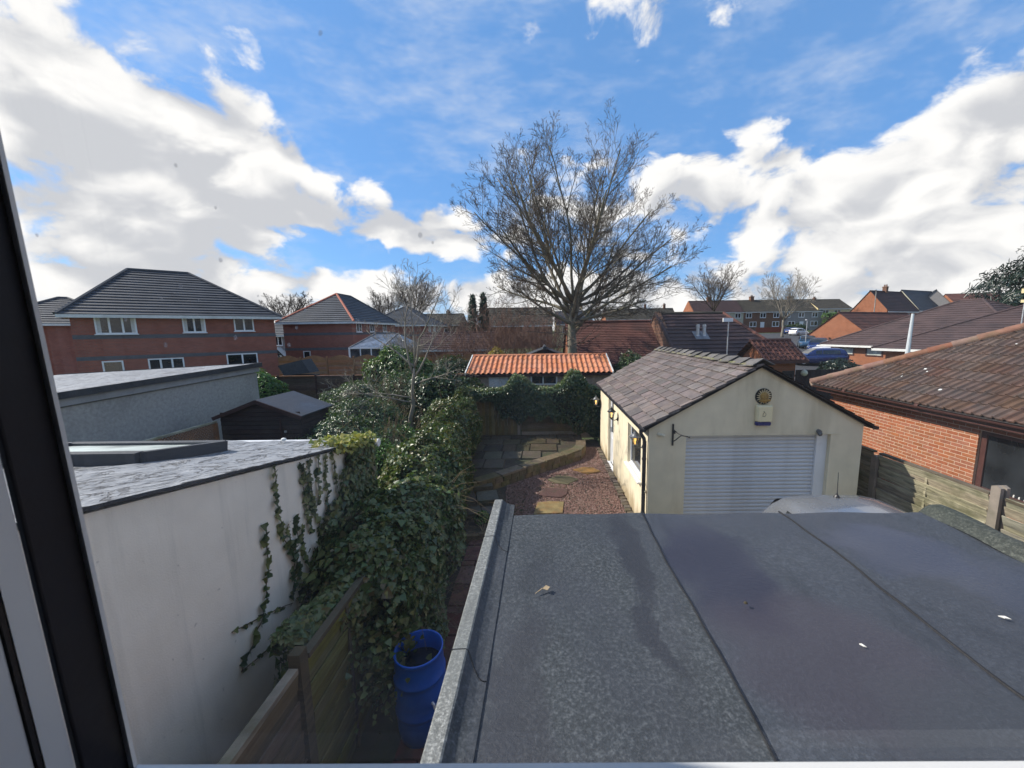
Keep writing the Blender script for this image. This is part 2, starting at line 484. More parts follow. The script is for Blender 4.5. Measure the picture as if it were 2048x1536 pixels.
objmat('step_stone', (0.12, 0.098, 0.075), .8, .3, .03, 5, .35, .5, 30, dirt=(0.075, 0.060, 0.028), damt=.6, dscale=5)
leafmat('ivy_leaf', [(0.036, 0.064, 0.022), (0.064, 0.112, 0.033), (0.095, 0.148, 0.046), (0.125, 0.165, 0.064), (0.175, 0.180, 0.060), (0.075, 0.122, 0.042), (0.12, 0.09, 0.035)])
leafmat('ivy_leaf_dark', [(0.018, 0.036, 0.014), (0.032, 0.062, 0.022), (0.048, 0.082, 0.030), (0.065, 0.092, 0.04)])
leafmat('shrub_leaf', [(0.022, 0.044, 0.020), (0.042, 0.078, 0.028), (0.068, 0.112, 0.036), (0.095, 0.135, 0.054), (0.050, 0.085, 0.032)])
leafmat('olive_leaf', [(0.050, 0.080, 0.022), (0.080, 0.120, 0.034), (0.115, 0.145, 0.046), (0.15, 0.125, 0.045), (0.045, 0.078, 0.024), (0.07, 0.11, 0.03)])
leafmat('bright_leaf', [(0.045, 0.11, 0.018), (0.075, 0.16, 0.025), (0.11, 0.20, 0.04), (0.05, 0.10, 0.02)])
leafmat('laurel_leaf', [(0.055, 0.105, 0.025), (0.095, 0.155, 0.04), (0.14, 0.19, 0.06), (0.07, 0.12, 0.03)])
leafmat('conifer_leaf', [(0.006, 0.017, 0.010), (0.010, 0.026, 0.014), (0.016, 0.034, 0.018)], trans=.1)
leafmat('conifer_leaf_pale', [(0.022, 0.045, 0.024), (0.035, 0.065, 0.034), (0.05, 0.085, 0.04)], trans=.1)
leafmat('yellow_leaf', [(0.45, 0.30, 0.02), (0.35, 0.24, 0.03), (0.16, 0.15, 0.03), (0.5, 0.36, 0.04)])
leafmat('yellow_ivy', [(0.30, 0.28, 0.05), (0.20, 0.24, 0.05), (0.42, 0.36, 0.10), (0.10, 0.16, 0.03)])
leafmat('gravel_stone', [(0.13, 0.060, 0.048), (0.20, 0.105, 0.080), (0.26, 0.15, 0.12), (0.34, 0.24, 0.20), (0.16, 0.070, 0.055)], rough=.75, trans=0.0)
leafmat('litter_leaf', [(0.07, 0.045, 0.022), (0.12, 0.075, 0.035), (0.17, 0.11, 0.05), (0.05, 0.05, 0.02)], rough=.8, trans=0.0, spec=.2)

def felt_material(name, base, light, wet, damp=0.62, gloss=0.50, smooth=0.0, stains=()):
    """mineral felt: pale granules worn over dark bitumen, with smoother damp areas"""
    m, h, b = newmat(name)
    v = h.n('ShaderNodeNewGeometry').outputs['Position']
    sp = h.noise(v, 62.0, 3.0, 0.7)
    sp2 = h.noise(v, 150.0, 2.0, 0.6)
    big = h.noise(h.vm('MULTIPLY', v, (1.3, 0.7, 1.0)), 1.25, 6.0, 0.6, dist=.6)
    worn = h.mr(big, 0.36, 0.66)
    c = h.ramp(h.m('ADD', h.m('MULTIPLY', sp, 0.65), h.m('MULTIPLY', sp2, 0.35)), ((0.36, tuple(q * .58 for q in base)), (0.5, base), (0.64, light)))
    if smooth:
        c = h.mix(smooth, c, tuple((p_ + q_) * .42 for p_, q_ in zip(base, light)))
    c = h.mix(h.m('MULTIPLY', worn, damp), c, wet)
    grime = h.mr(h.noise(h.vm('MULTIPLY', v, (2.6, 0.8, 1.0)), 2.1, 6.0, 0.66), 0.52, 0.74)
    c = h.mix(h.m('MULTIPLY', grime, 0.45), c, tuple(q * .38 for q in base))
    rg = h.mr(big, 0.35, 0.7, 0.80, gloss, False)
    for (sx_, sy_, lx, ly, colr, amt, rr_) in stains:
        # ponding stain: an irregular blotch where water stands on the sagging deck
        q = h.vm('ADD', v, h.vm('SCALE', h.vm('SUBTRACT', h.noise(v, 2.6, 5.0, 0.6, out='Color'), (0.5, 0.5, 0.5)), 0.55))
        s_ = h.n('ShaderNodeSeparateXYZ')
        h.put(s_.inputs[0], q)
        a_ = h.m('DIVIDE', h.m('SUBTRACT', s_.outputs[0], sx_), lx)
        b_ = h.m('DIVIDE', h.m('SUBTRACT', s_.outputs[1], sy_), ly)
        d_ = h.m('ADD', h.m('MULTIPLY', a_, a_), h.m('MULTIPLY', b_, b_))
        f_ = h.m('MULTIPLY', h.mr(d_, 1.5, 0.35), amt)
        c = h.mix(f_, c, colr)
        rg = h.m('ADD', h.m('MULTIPLY', rg, h.m('SUBTRACT', 1.0, f_)), h.m('MULTIPLY', f_, rr_))
    h.put(b.inputs['Base Color'], c)
    h.put(b.inputs['Roughness'], rg)
    b.inputs['Specular IOR Level'].default_value = 0.35
    bp = h.n('ShaderNodeBump')
    bp.inputs['Strength'].default_value = 0.55
    bp.inputs['Distance'].default_value = 0.006
    h.put(bp.inputs['Height'], sp)
    h.t.links.new(bp.outputs[0], b.inputs['Normal'])
    return m


felt_material('felt_grey', (0.036, 0.043, 0.050), (0.100, 0.112, 0.124), (0.042, 0.045, 0.055), stains=((.52, 2.25, .10, .55, (0.022, 0.023, 0.030), .75, .55), (-.10, 1.15, .12, .5, (0.026, 0.027, 0.034), .6, .6), (.48, 1.55, .06, .22, (0.020, 0.021, 0.028), .7, .55)))
felt_material('felt_blue', (0.034, 0.041, 0.054), (0.084, 0.097, 0.122), (0.038, 0.040, 0.050), .55, .40, .40, stains=((.98, 2.05, .26, .55, (0.020, 0.019, 0.034), .85, .30), (1.16, 1.45, .42, .38, (0.048, 0.041, 0.053), .6, .42), (2.15, 2.2, .35, .28, (0.035, 0.042, 0.075), .6, .22), (2.45, 1.75, .3, .35, (0.040, 0.046, 0.072), .55, .25), (1.6, 1.0, .5, .35, (0.040, 0.044, 0.052), .5, .45)))
felt_material('felt_pale', (0.16, 0.168, 0.165), (0.36, 0.37, 0.36), (0.14, 0.15, 0.145))
felt_material('felt_fillet', (0.085, 0.095, 0.095), (0.15, 0.165, 0.16), (0.075, 0.085, 0.085))
felt_material('felt_mossy', (0.038, 0.044, 0.038), (0.105, 0.112, 0.095), (0.028, 0.036, 0.022))


def cracked_roof(name):
    """old silvered roof covering: pale wet film broken by long dark splits"""
    m, h, b = newmat(name)
    v = h.n('ShaderNodeNewGeometry').outputs['Position']
    lv = h.vm('MULTIPLY', v, (1.0, 0.42, 1.0))
    n1 = h.noise(lv, 3.2, 8.0, 0.66, dist=1.1)
    n2 = h.noise(lv, 17.0, 5.0, 0.65, dist=.8)
    split = h.m('MULTIPLY', h.mr(h.m('ABSOLUTE', h.m('SUBTRACT', n1, 0.5)), 0.0, 0.022, 1.0, 0.0), 1.0)
    c = h.ramp(n2, ((0.3, (0.15, 0.157, 0.17)), (0.55, (0.28, 0.29, 0.305)), (0.75, (0.40, 0.41, 0.42))))
    c = h.mix(split, c, (0.045, 0.042, 0.042))
    patch = h.mr(h.noise(lv, 1.9, 5.0, 0.6), 0.60, 0.66)
    c = h.mix(h.m('MULTIPLY', patch, 0.75), c, (0.075, 0.068, 0.064))
    h.put(b.inputs['Base Color'], c)
    h.put(b.inputs['Roughness'], h.mr(n2, 0.3, 0.7, 0.35, 0.6, False))
    b.inputs['Specular IOR Level'].default_value = 0.5
    bp = h.n('ShaderNodeBump')
    bp.inputs['Strength'].default_value = 0.8
    bp.inputs['Distance'].default_value = 0.02
    h.put(bp.inputs['Height'], h.m('ADD', n2, h.m('MULTIPLY', split, -0.6)))
    h.t.links.new(bp.outputs[0], b.inputs['Normal'])
    return m


cracked_roof('cracked_roof')


def window_pane_material():
    m = bpy.data.materials.new('clear_pane')
    m.use_nodes = True
    h = NG(m.node_tree)
    m.node_tree.nodes.clear()
    tr = h.n('ShaderNodeBsdfTransparent')
    gl = h.n('ShaderNodeBsdfGlossy')
    gl.inputs['Roughness'].default_value = 0.0
    lw = h.n('ShaderNodeLayerWeight')
    lw.inputs[0].default_value = 0.5
    mx = h.n('ShaderNodeMixShader')
    h.put(mx.inputs[0], h.m('ADD', h.m('MULTIPLY', h.m('POWER', lw.outputs['Facing'], 4.0), 0.25), 0.02))
    m.node_tree.links.new(tr.outputs[0], mx.inputs[1])
    m.node_tree.links.new(gl.outputs[0], mx.inputs[2])
    tl = h.n('ShaderNodeBsdfTranslucent')
    tl.inputs[0].default_value = (0.9, 0.92, 0.95, 1)
    film = h.n('ShaderNodeMixShader')
    h.put(film.inputs[0], h.mr(h.noise(objvec(h), 9.0, 4.0, 0.6), 0.35, 0.75, 0.013, 0.040))
    m.node_tree.links.new(mx.outputs[0], film.inputs[1])
    m.node_tree.links.new(tl.outputs[0], film.inputs[2])
    mx = film
    o = h.n('ShaderNodeOutputMaterial')
    m.node_tree.links.new(mx.outputs[0], o.inputs[0])
    MATS['clear_pane'] = m
    m3 = bpy.data.materials.new('pane_body')
    m3.use_nodes = True
    m3.node_tree.nodes.clear()
    h = NG(m3.node_tree)
    tr = h.n('ShaderNodeBsdfTransparent')
    o = h.n('ShaderNodeOutputMaterial')
    m3.node_tree.links.new(tr.outputs[0], o.inputs[0])
    MATS['pane_body'] = m3
    m2 = bpy.data.materials.new('water_drop')
    m2.use_nodes = True
    h = NG(m2.node_tree)
    m2.node_tree.nodes.clear()
    tr = h.n('ShaderNodeBsdfTransparent')
    df = h.n('ShaderNodeBsdfDiffuse')
    df.inputs[0].default_value = (0.8, 0.82, 0.85, 1)
    tl = h.n('ShaderNodeBsdfTranslucent')
    tl.inputs[0].default_value = (0.8, 0.82, 0.85, 1)
    ad = h.n('ShaderNodeMixShader')
    m2.node_tree.links.new(df.outputs[0], ad.inputs[1])
    m2.node_tree.links.new(tl.outputs[0], ad.inputs[2])
    mx = h.n('ShaderNodeMixShader')
    mx.inputs[0].default_value = 0.22
    m2.node_tree.links.new(tr.outputs[0], mx.inputs[1])
    m2.node_tree.links.new(ad.outputs[0], mx.inputs[2])
    o = h.n('ShaderNodeOutputMaterial')
    m2.node_tree.links.new(mx.outputs[0], o.inputs[0])
    MATS['water_drop'] = m2


window_pane_material()
mb_, hb_, bb_ = newmat('lit_bulb')
bb_.inputs['Base Color'].default_value = (0.8, 0.45, 0.12, 1)
bb_.inputs['Emission Color'].default_value = (1.0, 0.55, 0.12, 1)
bb_.inputs['Emission Strength'].default_value = 1.2
mg_ = bpy.data.materials.new('lantern_glass')
mg_.use_nodes = True
hg_ = NG(mg_.node_tree)
mg_.node_tree.nodes.clear()
_t = hg_.n('ShaderNodeBsdfTransparent')
_g = hg_.n('ShaderNodeBsdfGlossy')
_g.inputs['Roughness'].default_value = 0.15
_m = hg_.n('ShaderNodeMixShader')
_m.inputs[0].default_value = 0.3
mg_.node_tree.links.new(_t.outputs[0], _m.inputs[1])
mg_.node_tree.links.new(_g.outputs[0], _m.inputs[2])
_o = hg_.n('ShaderNodeOutputMaterial')
mg_.node_tree.links.new(_m.outputs[0], _o.inputs[0])
MATS['lantern_glass'] = mg_

# ------------------------------------------------------------------ object helpers
BASE = {}


def tag(o, label=None, cat=None, group=None, kind=None):
    if label:
        o['label'] = label
    if cat:
        o['category'] = cat
    if group:
        o['group'] = group
    if kind:
        o['kind'] = kind
    return o


def thing(name, label, cat, loc=(0, 0, 0), rz=0.0, group=None, local=False):
    """an Empty at the thing's base that parents its parts"""
    o = bpy.data.objects.new(name, None)
    COL.objects.link(o)
    o.location = loc
    o.rotation_euler = (0, 0, rz)
    o.empty_display_size = 0.3
    tag(o, label, cat, group)
    BASE[o.name] = Vector(loc) if rz == 0 and not local else Vector((0, 0, 0))
    return o


def link(o, parent=None):
    COL.objects.link(o)
    if parent is not None:
        o.parent = parent
        BASE[o.name] = BASE.get(parent.name, Vector((0, 0, 0)))
    return o


class MB:
    """collects shapes; build() links them as ONE mesh object.
    Coordinates are world coordinates unless the thing is rotated (then they are the thing's own)."""
    def __init__(self):
        self.v = []
        self.f = []

    def add(self, vs, fs):
        n = len(self.v)
        self.v += [tuple(q) for q in vs]
        self.f += [tuple(i + n for i in q) for q in fs]
        return self

    def box(self, x0, y0, z0, x1, y1, z1):
        vs = [(x, y, z) for z in (z0, z1) for y in (y0, y1) for x in (x0, x1)]
        return self.add(vs, [(0, 2, 3, 1), (4, 5, 7, 6), (0, 1, 5, 4), (2, 6, 7, 3), (0, 4, 6, 2), (1, 3, 7, 5)])

    def obox(self, p, q, w, h, upv=(0, 0, 1)):
        """bar from p to q, w wide, h high along upv"""
        p, q = Vector(p), Vector(q)
        d = (q - p).normalized()
        s = d.cross(Vector(upv))
        s = s.normalized() if s.length > 1e-6 else Vector((1, 0, 0))
        u = s.cross(d)
        vs = []
        for c in (p, q):
            for a, b in ((-1, -1), (1, -1), (1, 1), (-1, 1)):
                vs.append(c + s * (a * w / 2) + u * (b * h / 2))
        return self.add(vs, [(3, 2, 1, 0), (4, 5, 6, 7), (0, 1, 5, 4), (1, 2, 6, 5), (2, 3, 7, 6), (3, 0, 4, 7)])

    def prism(self, poly, vec):
        """poly (3D points) pushed along vec"""
        n = len(poly)
        vec = Vector(vec)
        vs = [Vector(q) for q in poly] + [Vector(q) + vec for q in poly]
        fs = [tuple(range(n))[::-1], tuple(range(n, 2 * n))] + [(i, (i + 1) % n, n + (i + 1) % n, n + i) for i in range(n)]
        return self.add(vs, fs)

    def tube(self, pts, rad, n=6, cap=True):
        pts = [Vector(q) for q in pts]
        if not hasattr(rad, '__len__'):
            rad = [rad] * len(pts)
        vs, fs = [], []
        prev = None
        for i, p in enumerate(pts):
            a = pts[max(0, i - 1)]
            b = pts[min(len(pts) - 1, i + 1)]
            d = (b - a)
            d = d.normalized() if d.length > 1e-9 else Vector((0, 0, 1))
            if prev is None:
                s = d.orthogonal().normalized()
            else:
                s = prev - d * prev.dot(d)
                s = s.normalized() if s.length > 1e-6 else d.orthogonal().normalized()
            prev = s
            t = d.cross(s)
            for k in range(n):
                an = 2 * math.pi * k / n
                vs.append(p + (s * math.cos(an) + t * math.sin(an)) * rad[i])
        for i in range(len(pts) - 1):
            for k in range(n):
                fs.append((i * n + k, i * n + (k + 1) % n, (i + 1) * n + (k + 1) % n, (i + 1) * n + k))
        if cap:
            fs.append(tuple(range(n))[::-1])
            fs.append(tuple(range((len(pts) - 1) * n, len(pts) * n)))
        return self.add(vs, fs)

    def lathe(self, prof, c=(0, 0, 0), n=16, axis='Z', cap=True):
        c = Vector(c)
        vs, fs = [], []
        for r_, z_ in prof:
            for k in range(n):
                a = 2 * math.pi * k / n
                q = (r_ * math.cos(a), r_ * math.sin(a), z_)
                if axis == 'Y':
                    q = (q[0], -q[2], q[1])
                if axis == 'X':
                    q = (q[2], q[0], q[1])
                vs.append(c + Vector(q))
        for i in range(len(prof) - 1):
            for k in range(n):
                fs.append((i * n + k, i * n + (k + 1) % n, (i + 1) * n + (k + 1) % n, (i + 1) * n + k))
        if cap:
            fs.append(tuple(range(n))[::-1])
            fs.append(tuple(range((len(prof) - 1) * n, len(prof) * n)))
        return self.add(vs, fs)

    def loft(self, rings, closed=True, cap=True):
        n = len(rings[0])
        vs = [q for rg in rings for q in rg]
        fs = []
        for i in range(len(rings) - 1):
            for k in range(n if closed else n - 1):
                fs.append((i * n + k, i * n + (k + 1) % n, (i + 1) * n + (k + 1) % n, (i + 1) * n + k))
        if cap and closed:
            fs.append(tuple(range(n))[::-1])
            fs.append(tuple(range((len(rings) - 1) * n, len(rings) * n)))
        return self.add(vs, fs)

    def grid(self, fn, nu, nv):
        vs = [fn(i / nu, j / nv) for j in range(nv + 1) for i in range(nu + 1)]
        fs = [(j * (nu + 1) + i, j * (nu + 1) + i + 1, (j + 1) * (nu + 1) + i + 1, (j + 1) * (nu + 1) + i) for j in range(nv) for i in range(nu)]
        return self.add(vs, fs)

    def mesh(self, name, material, off=Vector((0, 0, 0)), smooth=False):
        me = bpy.data.meshes.new(name)
        me.from_pydata([(a - off.x, b - off.y, c - off.z) for a, b, c in self.v], [], self.f)
        if material:
            me.materials.append(MATS[material])
        if smooth:
            me.polygons.foreach_set('use_smooth', [True] * len(me.polygons))
        me.update()
        return me

    def build(self, name, material, parent=None, smooth=False, label=None, cat=None, group=None, kind=None, bevel=0.0):
        off = BASE.get(parent.name, Vector((0, 0, 0))) if parent is not None else Vector((0, 0, 0))
        o = bpy.data.objects.new(name, self.mesh(name, material, off, smooth))
        link(o, parent)
        tag(o, label, cat, group, kind)
        if bevel:
            md = o.modifiers.new('bevel', 'BEVEL')
            md.width = bevel
            md.segments = 2
            md.limit_method = 'ANGLE'
        return o


def piece(name, me, parent, loc, rot=None, scale=None):
    """one object that shares its mesh with alike pieces; loc in world coordinates for unrotated things"""
    o = bpy.data.objects.new(name, me)
    COL.objects.link(o)
    o.parent = parent
    o.location = Vector(loc) - BASE.get(parent.name, Vector((0, 0, 0)))
    if rot is not None:
        o.rotation_euler = rot
    if scale is not None:
        o.scale = scale
    return o


def np_mesh(name, verts, faces, material):
    """fast mesh from arrays; faces (M,k)"""
    me = bpy.data.meshes.new(name)
    nv, (nf, k) = len(verts), faces.shape
    me.vertices.add(nv)
    me.vertices.foreach_set('co', np.asarray(verts, dtype=np.float32).ravel())
    me.loops.add(nf * k)
    me.loops.foreach_set('vertex_index', faces.astype(np.int32).ravel())
    me.polygons.add(nf)
    me.polygons.foreach_set('loop_start', np.arange(0, nf * k, k, dtype=np.int32))
    me.polygons.foreach_set('loop_total', np.full(nf, k, dtype=np.int32))
    me.materials.append(MATS[material])
    me.update(calc_edges=True)
    me.validate()
    return me


LEAF = {
    'ivy': (np.array([(0, 0, 0), (.52, .12, .10), (.34, .52, .06), (0, 1.0, -.10), (-.34, .52, .06), (-.52, .12, .10)]),
            np.array([(0, 1, 2, 3), (0, 3, 4, 5)])),
    'oval': (np.array([(0, 0, 0), (.22, .28, .06), (.20, .68, .05), (0, 1.0, -.08), (-.20, .68, .05), (-.22, .28, .06)]),
             np.array([(0, 1, 2, 3), (0, 3, 4, 5)])),
    'needle': (np.array([(0, 0, 0), (.10, .3, .03), (.08, .7, .0), (0, 1.0, -.12), (-.08, .7, .0), (-.10, .3, .03)]),
               np.array([(0, 1, 2, 3), (0, 3, 4, 5)])),
}


def unit(a):
    return a / np.maximum(np.linalg.norm(a, axis=1, keepdims=True), 1e-9)


def leaves(name, P, N, smin, smax, material, parent, shape='ivy', jitter=.6, droop=.4, kind=None):
    """P points, N rough outward normals -> leaf blades as one mesh"""
    P = np.asarray(P, float)
    n = len(P)
    N = unit(np.asarray(N, float) + rng.normal(0, jitter, (n, 3)))
    d = rng.normal(0, 1, (n, 3))
    d[:, 2] -= droop * 2
    d = unit(d - N * np.sum(d * N, 1, keepdims=True))
    s = np.cross(d, N)
    sz = rng.uniform(smin, smax, n)[:, None, None]
    T, Fc = LEAF[shape]
    V = P[:, None, :] + sz * (T[None, :, 0:1] * s[:, None, :] + T[None, :, 1:2] * d[:, None, :] + T[None, :, 2:3] * N[:, None, :])
    k = len(T)
    F = (np.arange(n)[:, None, None] * k + Fc[None]).reshape(-1, 4)
    off = BASE.get(parent.name, Vector((0, 0, 0))) if parent is not None else Vector((0, 0, 0))
    V = V.reshape(-1, 3) - np.array(off)
    o = bpy.data.objects.new(name, np_mesh(name, V, F, material))
    link(o, parent)
    tag(o, kind=kind)
    return o


def wob(P, seed=0.0):
    """cheap smooth lumpiness in about -1..1 for arrays of points"""
    x, y, z = P[:, 0], P[:, 1], P[:, 2]
    return (np.sin(2.1 * x + 1.3 * y + seed) + np.sin(1.7 * y - 2.3 * z + 2 * seed) + np.sin(3.1 * z + 1.9 * x + .7 * seed)
            + .7 * np.sin(5.3 * x - 3.7 * y + 4.1 * z + seed) + .5 * np.sin(7.9 * y + 6.1 * z - seed)) / 3.2


def sphere_dirs(n, zmin=-0.3):
    z = rng.uniform(zmin, 1, n)
    a = rng.uniform(0, 2 * math.pi, n)
    q = np.sqrt(1 - z * z)
    return np.stack([q * np.cos(a), q * np.sin(a), z], 1)


def shrub(name, label, cat, lumps, nleaf, smin, smax, material, shape='ivy', stem_mat='stem', group=None, core='leaf_core', twigs=0, lump=.22):
    """lumps: list of (centre, radii). foliage leaves round a dark core added to block see-through, with stems to the ground"""
    base = (sum(l[0][0] for l in lumps) / len(lumps), sum(l[0][1] for l in lumps) / len(lumps), min(l[0][2] - l[1][2] for l in lumps))
    t = thing(name, label, cat, base, 0, group)
    vol = [l[1][0] * l[1][1] + l[1][1] * l[1][2] + l[1][0] * l[1][2] for l in lumps]
    P, N = [], []
    mbc = MB()
    for (c, r), w in zip(lumps, vol):
        n = int(nleaf * w / sum(vol))
        D = sphere_dirs(n)
        k = 1 + lump * wob(D * 2.2 + np.array(c), c[0])
        dep = 1 - np.abs(rng.normal(0, .10, n))
        P.append(np.array(c) + D * np.array(r) * (k * dep)[:, None])
        N.append(D + np.array((0, 0, .35)))
        nu, nv = 14, 8
        ring = []
        for j in range(nv + 1):
            th = math.pi * j / nv
            for i in range(nu):
                ph = 2 * math.pi * i / nu
                ring.append((math.sin(th) * math.cos(ph), math.sin(th) * math.sin(ph), math.cos(th)))
        A = np.array(ring)
        kk = (1 + lump * wob(A * 2.2 + np.array(c), c[0])) * .80
        V = np.array(c) + A * np.array(r) * kk[:, None]
        fs = [(j * nu + i, (j + 1) * nu + i, (j + 1) * nu + (i + 1) % nu, j * nu + (i + 1) % nu) for j in range(nv) for i in range(nu)]
        mbc.add([tuple(q) for q in V], fs)
    leaves('foliage', np.concatenate(P), np.concatenate(N), smin, smax, material, t, shape)
    mbc.build('inner_blocker', core, t, smooth=True)  # added dark core, closes the gaps between leaves
    st = MB()
    for (c, r) in lumps:
        for _ in range(2):
            q = (c[0] + random.uniform(-.3, .3) * r[0], c[1] + random.uniform(-.3, .3) * r[1])
            st.tube([(base[0] * .3 + q[0] * .7, base[1] * .3 + q[1] * .7, max(0, base[2] - .3)), (q[0], q[1], c[2])], [.035, .02], 5)
    for _ in range(twigs):
        c, r = random.choice(lumps)
        D = sphere_dirs(1, .0)[0]
        p = Vector(c) + Vector(D * np.array(r)) * .8
        d = Vector(D) + Vector((random.gauss(0, .5), random.gauss(0, .5), .3))
        L = random.uniform(.3, .8)
        q1 = p + d * L * .5
        st.tube([p, q1, q1 + (d + Vector((random.gauss(0, .4), random.gauss(0, .4), -.3))) * L * .5], [.008, .006, .003], 3, False)
    st.build('stems', stem_mat, t)
    return t

# ------------------------------------------------------------------ the ground
def gz(x, y):
    """lie of the land: level gardens, rising gently towards the far streets"""
    return max(0.0, (y - 25) * 0.045) if y < 120 else 95 * 0.045


m_ = MB()
ys = [-40, -10, 0, 6, 12, 18, 25, 35, 48, 60, 80, 100, 120, 200, 500]
xs = [-500, -200, -100, -60, -30, -10, 0, 10, 30, 60, 100, 200, 500]
m_.add([(x, y, gz(x, y) - 0.05) for y in ys for x in xs],
       [(j * len(xs) + i, j * len(xs) + i + 1, (j + 1) * len(xs) + i + 1, (j + 1) * len(xs) + i) for j in range(len(ys) - 1) for i in range(len(xs) - 1)])
m_.build('ground', 'turf', kind='structure')
MB().grid(lambda u, v: (-3.0 + u * 5.0, 1.0 + v * 13.2, -0.012 + .006 * math.sin(u * 31) * math.sin(v * 47)), 20, 40).build('garden_soil', 'soil', kind='structure')
MB().box(2.6, -6, -0.04, 7.0, 7.06, 0.0).build('driveway', 'concrete', kind='structure')
# car park and street behind the garage
def park_z(y):
    """the car park lies on a bank of its own"""
    return gz(0, y) + .012 + .70 * max(0, min(1, (y - 28) / 12)) * max(0, min(1, (66 - y) / 14))


m_ = MB()
m_.grid(lambda u, v: (11.5 + u * 52, 20 + v * 46, park_z(20 + v * 46)), 4, 16)
m_.build('car_park', 'asphalt', kind='structure')
MB().grid(lambda u, v: (22 + u * 70, 64 + v * 24, gz(0, 64 + v * 24) + .01), 4, 6).build('road', 'asphalt', kind='structure')

# ------------------------------------------------------------------ the house we look out of, and its window
hs = thing('house', 'house whose upstairs window frames the view', 'house', (0, -1.8, 0))
w = MB()
w.box(-4.0, .22, 0, -.64, .42, 7.2)
w.box(1.15, .22, 0, 5.6, .42, 7.2)
w.box(-.64, .30, 0, 1.15, .42, 3.45)
w.box(-.64, .22, 5.0, 1.15, .42, 7.2)
w.build('outer_wall', 'white_render', hs)  # unseen from inside; white chosen to bounce light onto roof and neighbour's wall
w = MB()
w.box(-3.0, -3.6, 2.45, 3.6, .20, 2.55)
w.box(-3.0, -3.6, 5.05, 3.6, .20, 5.15)
w.box(-3.1, -3.6, 2.55, -3.0, .20, 5.05)
w.box(3.6, -3.6, 2.55, 3.7, .20, 5.05)
w.box(-3.0, -3.7, 2.55, 3.6, -3.6, 5.05)
w.box(-3.0, .20, 2.55, -.50, .234, 5.05)
w.box(1.15, .20, 2.55, 3.6, .218, 5.05)
w.box(-.50, .20, 2.55, 1.15, .260, 3.56)
w.build('room_wall', 'plaster', hs)

wd = thing('window', 'window with dark frame and white edge strips along the left and bottom', 'window', (-.42, .26, 3.70))
def lean(mb):
    # the old casement hangs a little out of true
    mb.v = [(x - .027 * (z - 3.72), y, z) for x, y, z in mb.v]
    return mb


lean(MB().box(-.3662, .2825, 3.722, -.3617, .2855, 4.96)).build('edge_strip', 'white_plastic', wd)
lean(MB().box(-.3727, .2550, 3.700, -.3665, .2860, 4.96)).build('jamb', 'dark_frame', wd, bevel=.0015)
lean(MB().box(-.500, .2380, 3.60, -.3684, .2525, 4.96)).build('seal', 'white_plastic', wd)
lean(MB().box(-.500, .2350, 3.60, -.3692, .2377, 4.96)).build('gasket', 'black_plastic', wd)
lean(MB().box(-.500, .1500, 3.60, -.3704, .2347, 5.0)).build('outer_frame', 'white_plastic', wd, bevel=.002)
MB().box(-.3615, .2700, 3.7150, 1.05, .2855, 3.7262).build('sill_strip', 'white_plastic', wd)
MB().box(-.3660, .2560, 3.640, 1.05, .2695, 3.7400 - .0150).build('bottom_rail', 'dark_frame', wd)
MB().box(-.500, .2610, 3.56, 1.15, .2690, 3.6390).build('frame_foot', 'white_plastic', wd)
MB().box(1.052, .2350, 3.64, 1.15, .2900, 5.0).build('frame_side', 'white_plastic', wd)
MB().box(-.3660, .2550, 4.962, 1.05, .2860, 5.0).build('top_rail', 'white_plastic', wd)
pane = lean(MB().box(-.3664, .2870, 3.716, 1.051, .2910, 4.962)).build('glass_pane', 'clear_pane', wd)
# the weathered outer face carries the reflection and a thin dirt film added for haze
pane.data.materials.append(MATS['pane_body'])
for pf in pane.data.polygons:
    pf.material_index = 0 if pf.normal.y > .5 else 1
for k, (px, py) in enumerate(((397, 600), (322, 598), (592, 655), (577, 690), (515, 592), (560, 640), (840, 470), (1218, 210), (640, 65), (905, 370), (430, 415), (250, 640),
                              (1100, 1525), (330, 690), (470, 675), (72, 470), (350, 330), (610, 620), (360, 572), (1285, 610), (865, 485), (715, 640), (440, 520))):
    # rain marks sit on the outer face of the pane
    d = fw + rt * ((px - 1080) / FPX) - up * ((py - 768) / FPX)
    p = d * (.2915 / d.y)
    s = random.uniform(.0010, .0021)
    dm = MB()
    sk = random.uniform(-.6, .6)
    dm.lathe([(s * .2, 0), (s * .9, .0001), (s, .0003), (s * .6, .0006)], (0, 0, 0), 9, axis='Y')
    dm.v = [(a * .8 + c * sk * .25 + p.x, p.y + .0008 + b, c * random.uniform(.9, 1.1) + EYE + p.z) for a, b, c in dm.v]
    dm.build('water_drop', 'water_drop', pane)

# ------------------------------------------------------------------ our flat-roofed extension below the window
ex = thing('flat_roof_extension', 'grey mineral felt flat roof of the extension below the window', 'extension', (1.2, 1.6, 0))
MB().box(-.33, .43, 0, 2.76, 2.66, 2.62).build('wall', 'brick_brown', ex)
MB().box(-.37, .43, 2.62, 2.86, 2.70, 2.715).build('fascia', 'black_plastic', ex)


def sag(x, y):
    return .012 * math.sin(x * 2.1 + .6) * math.sin(y * 2.3) + .004 * math.sin(x * 9 + y * 5) + .003 * math.sin(y * 13 - x * 4)


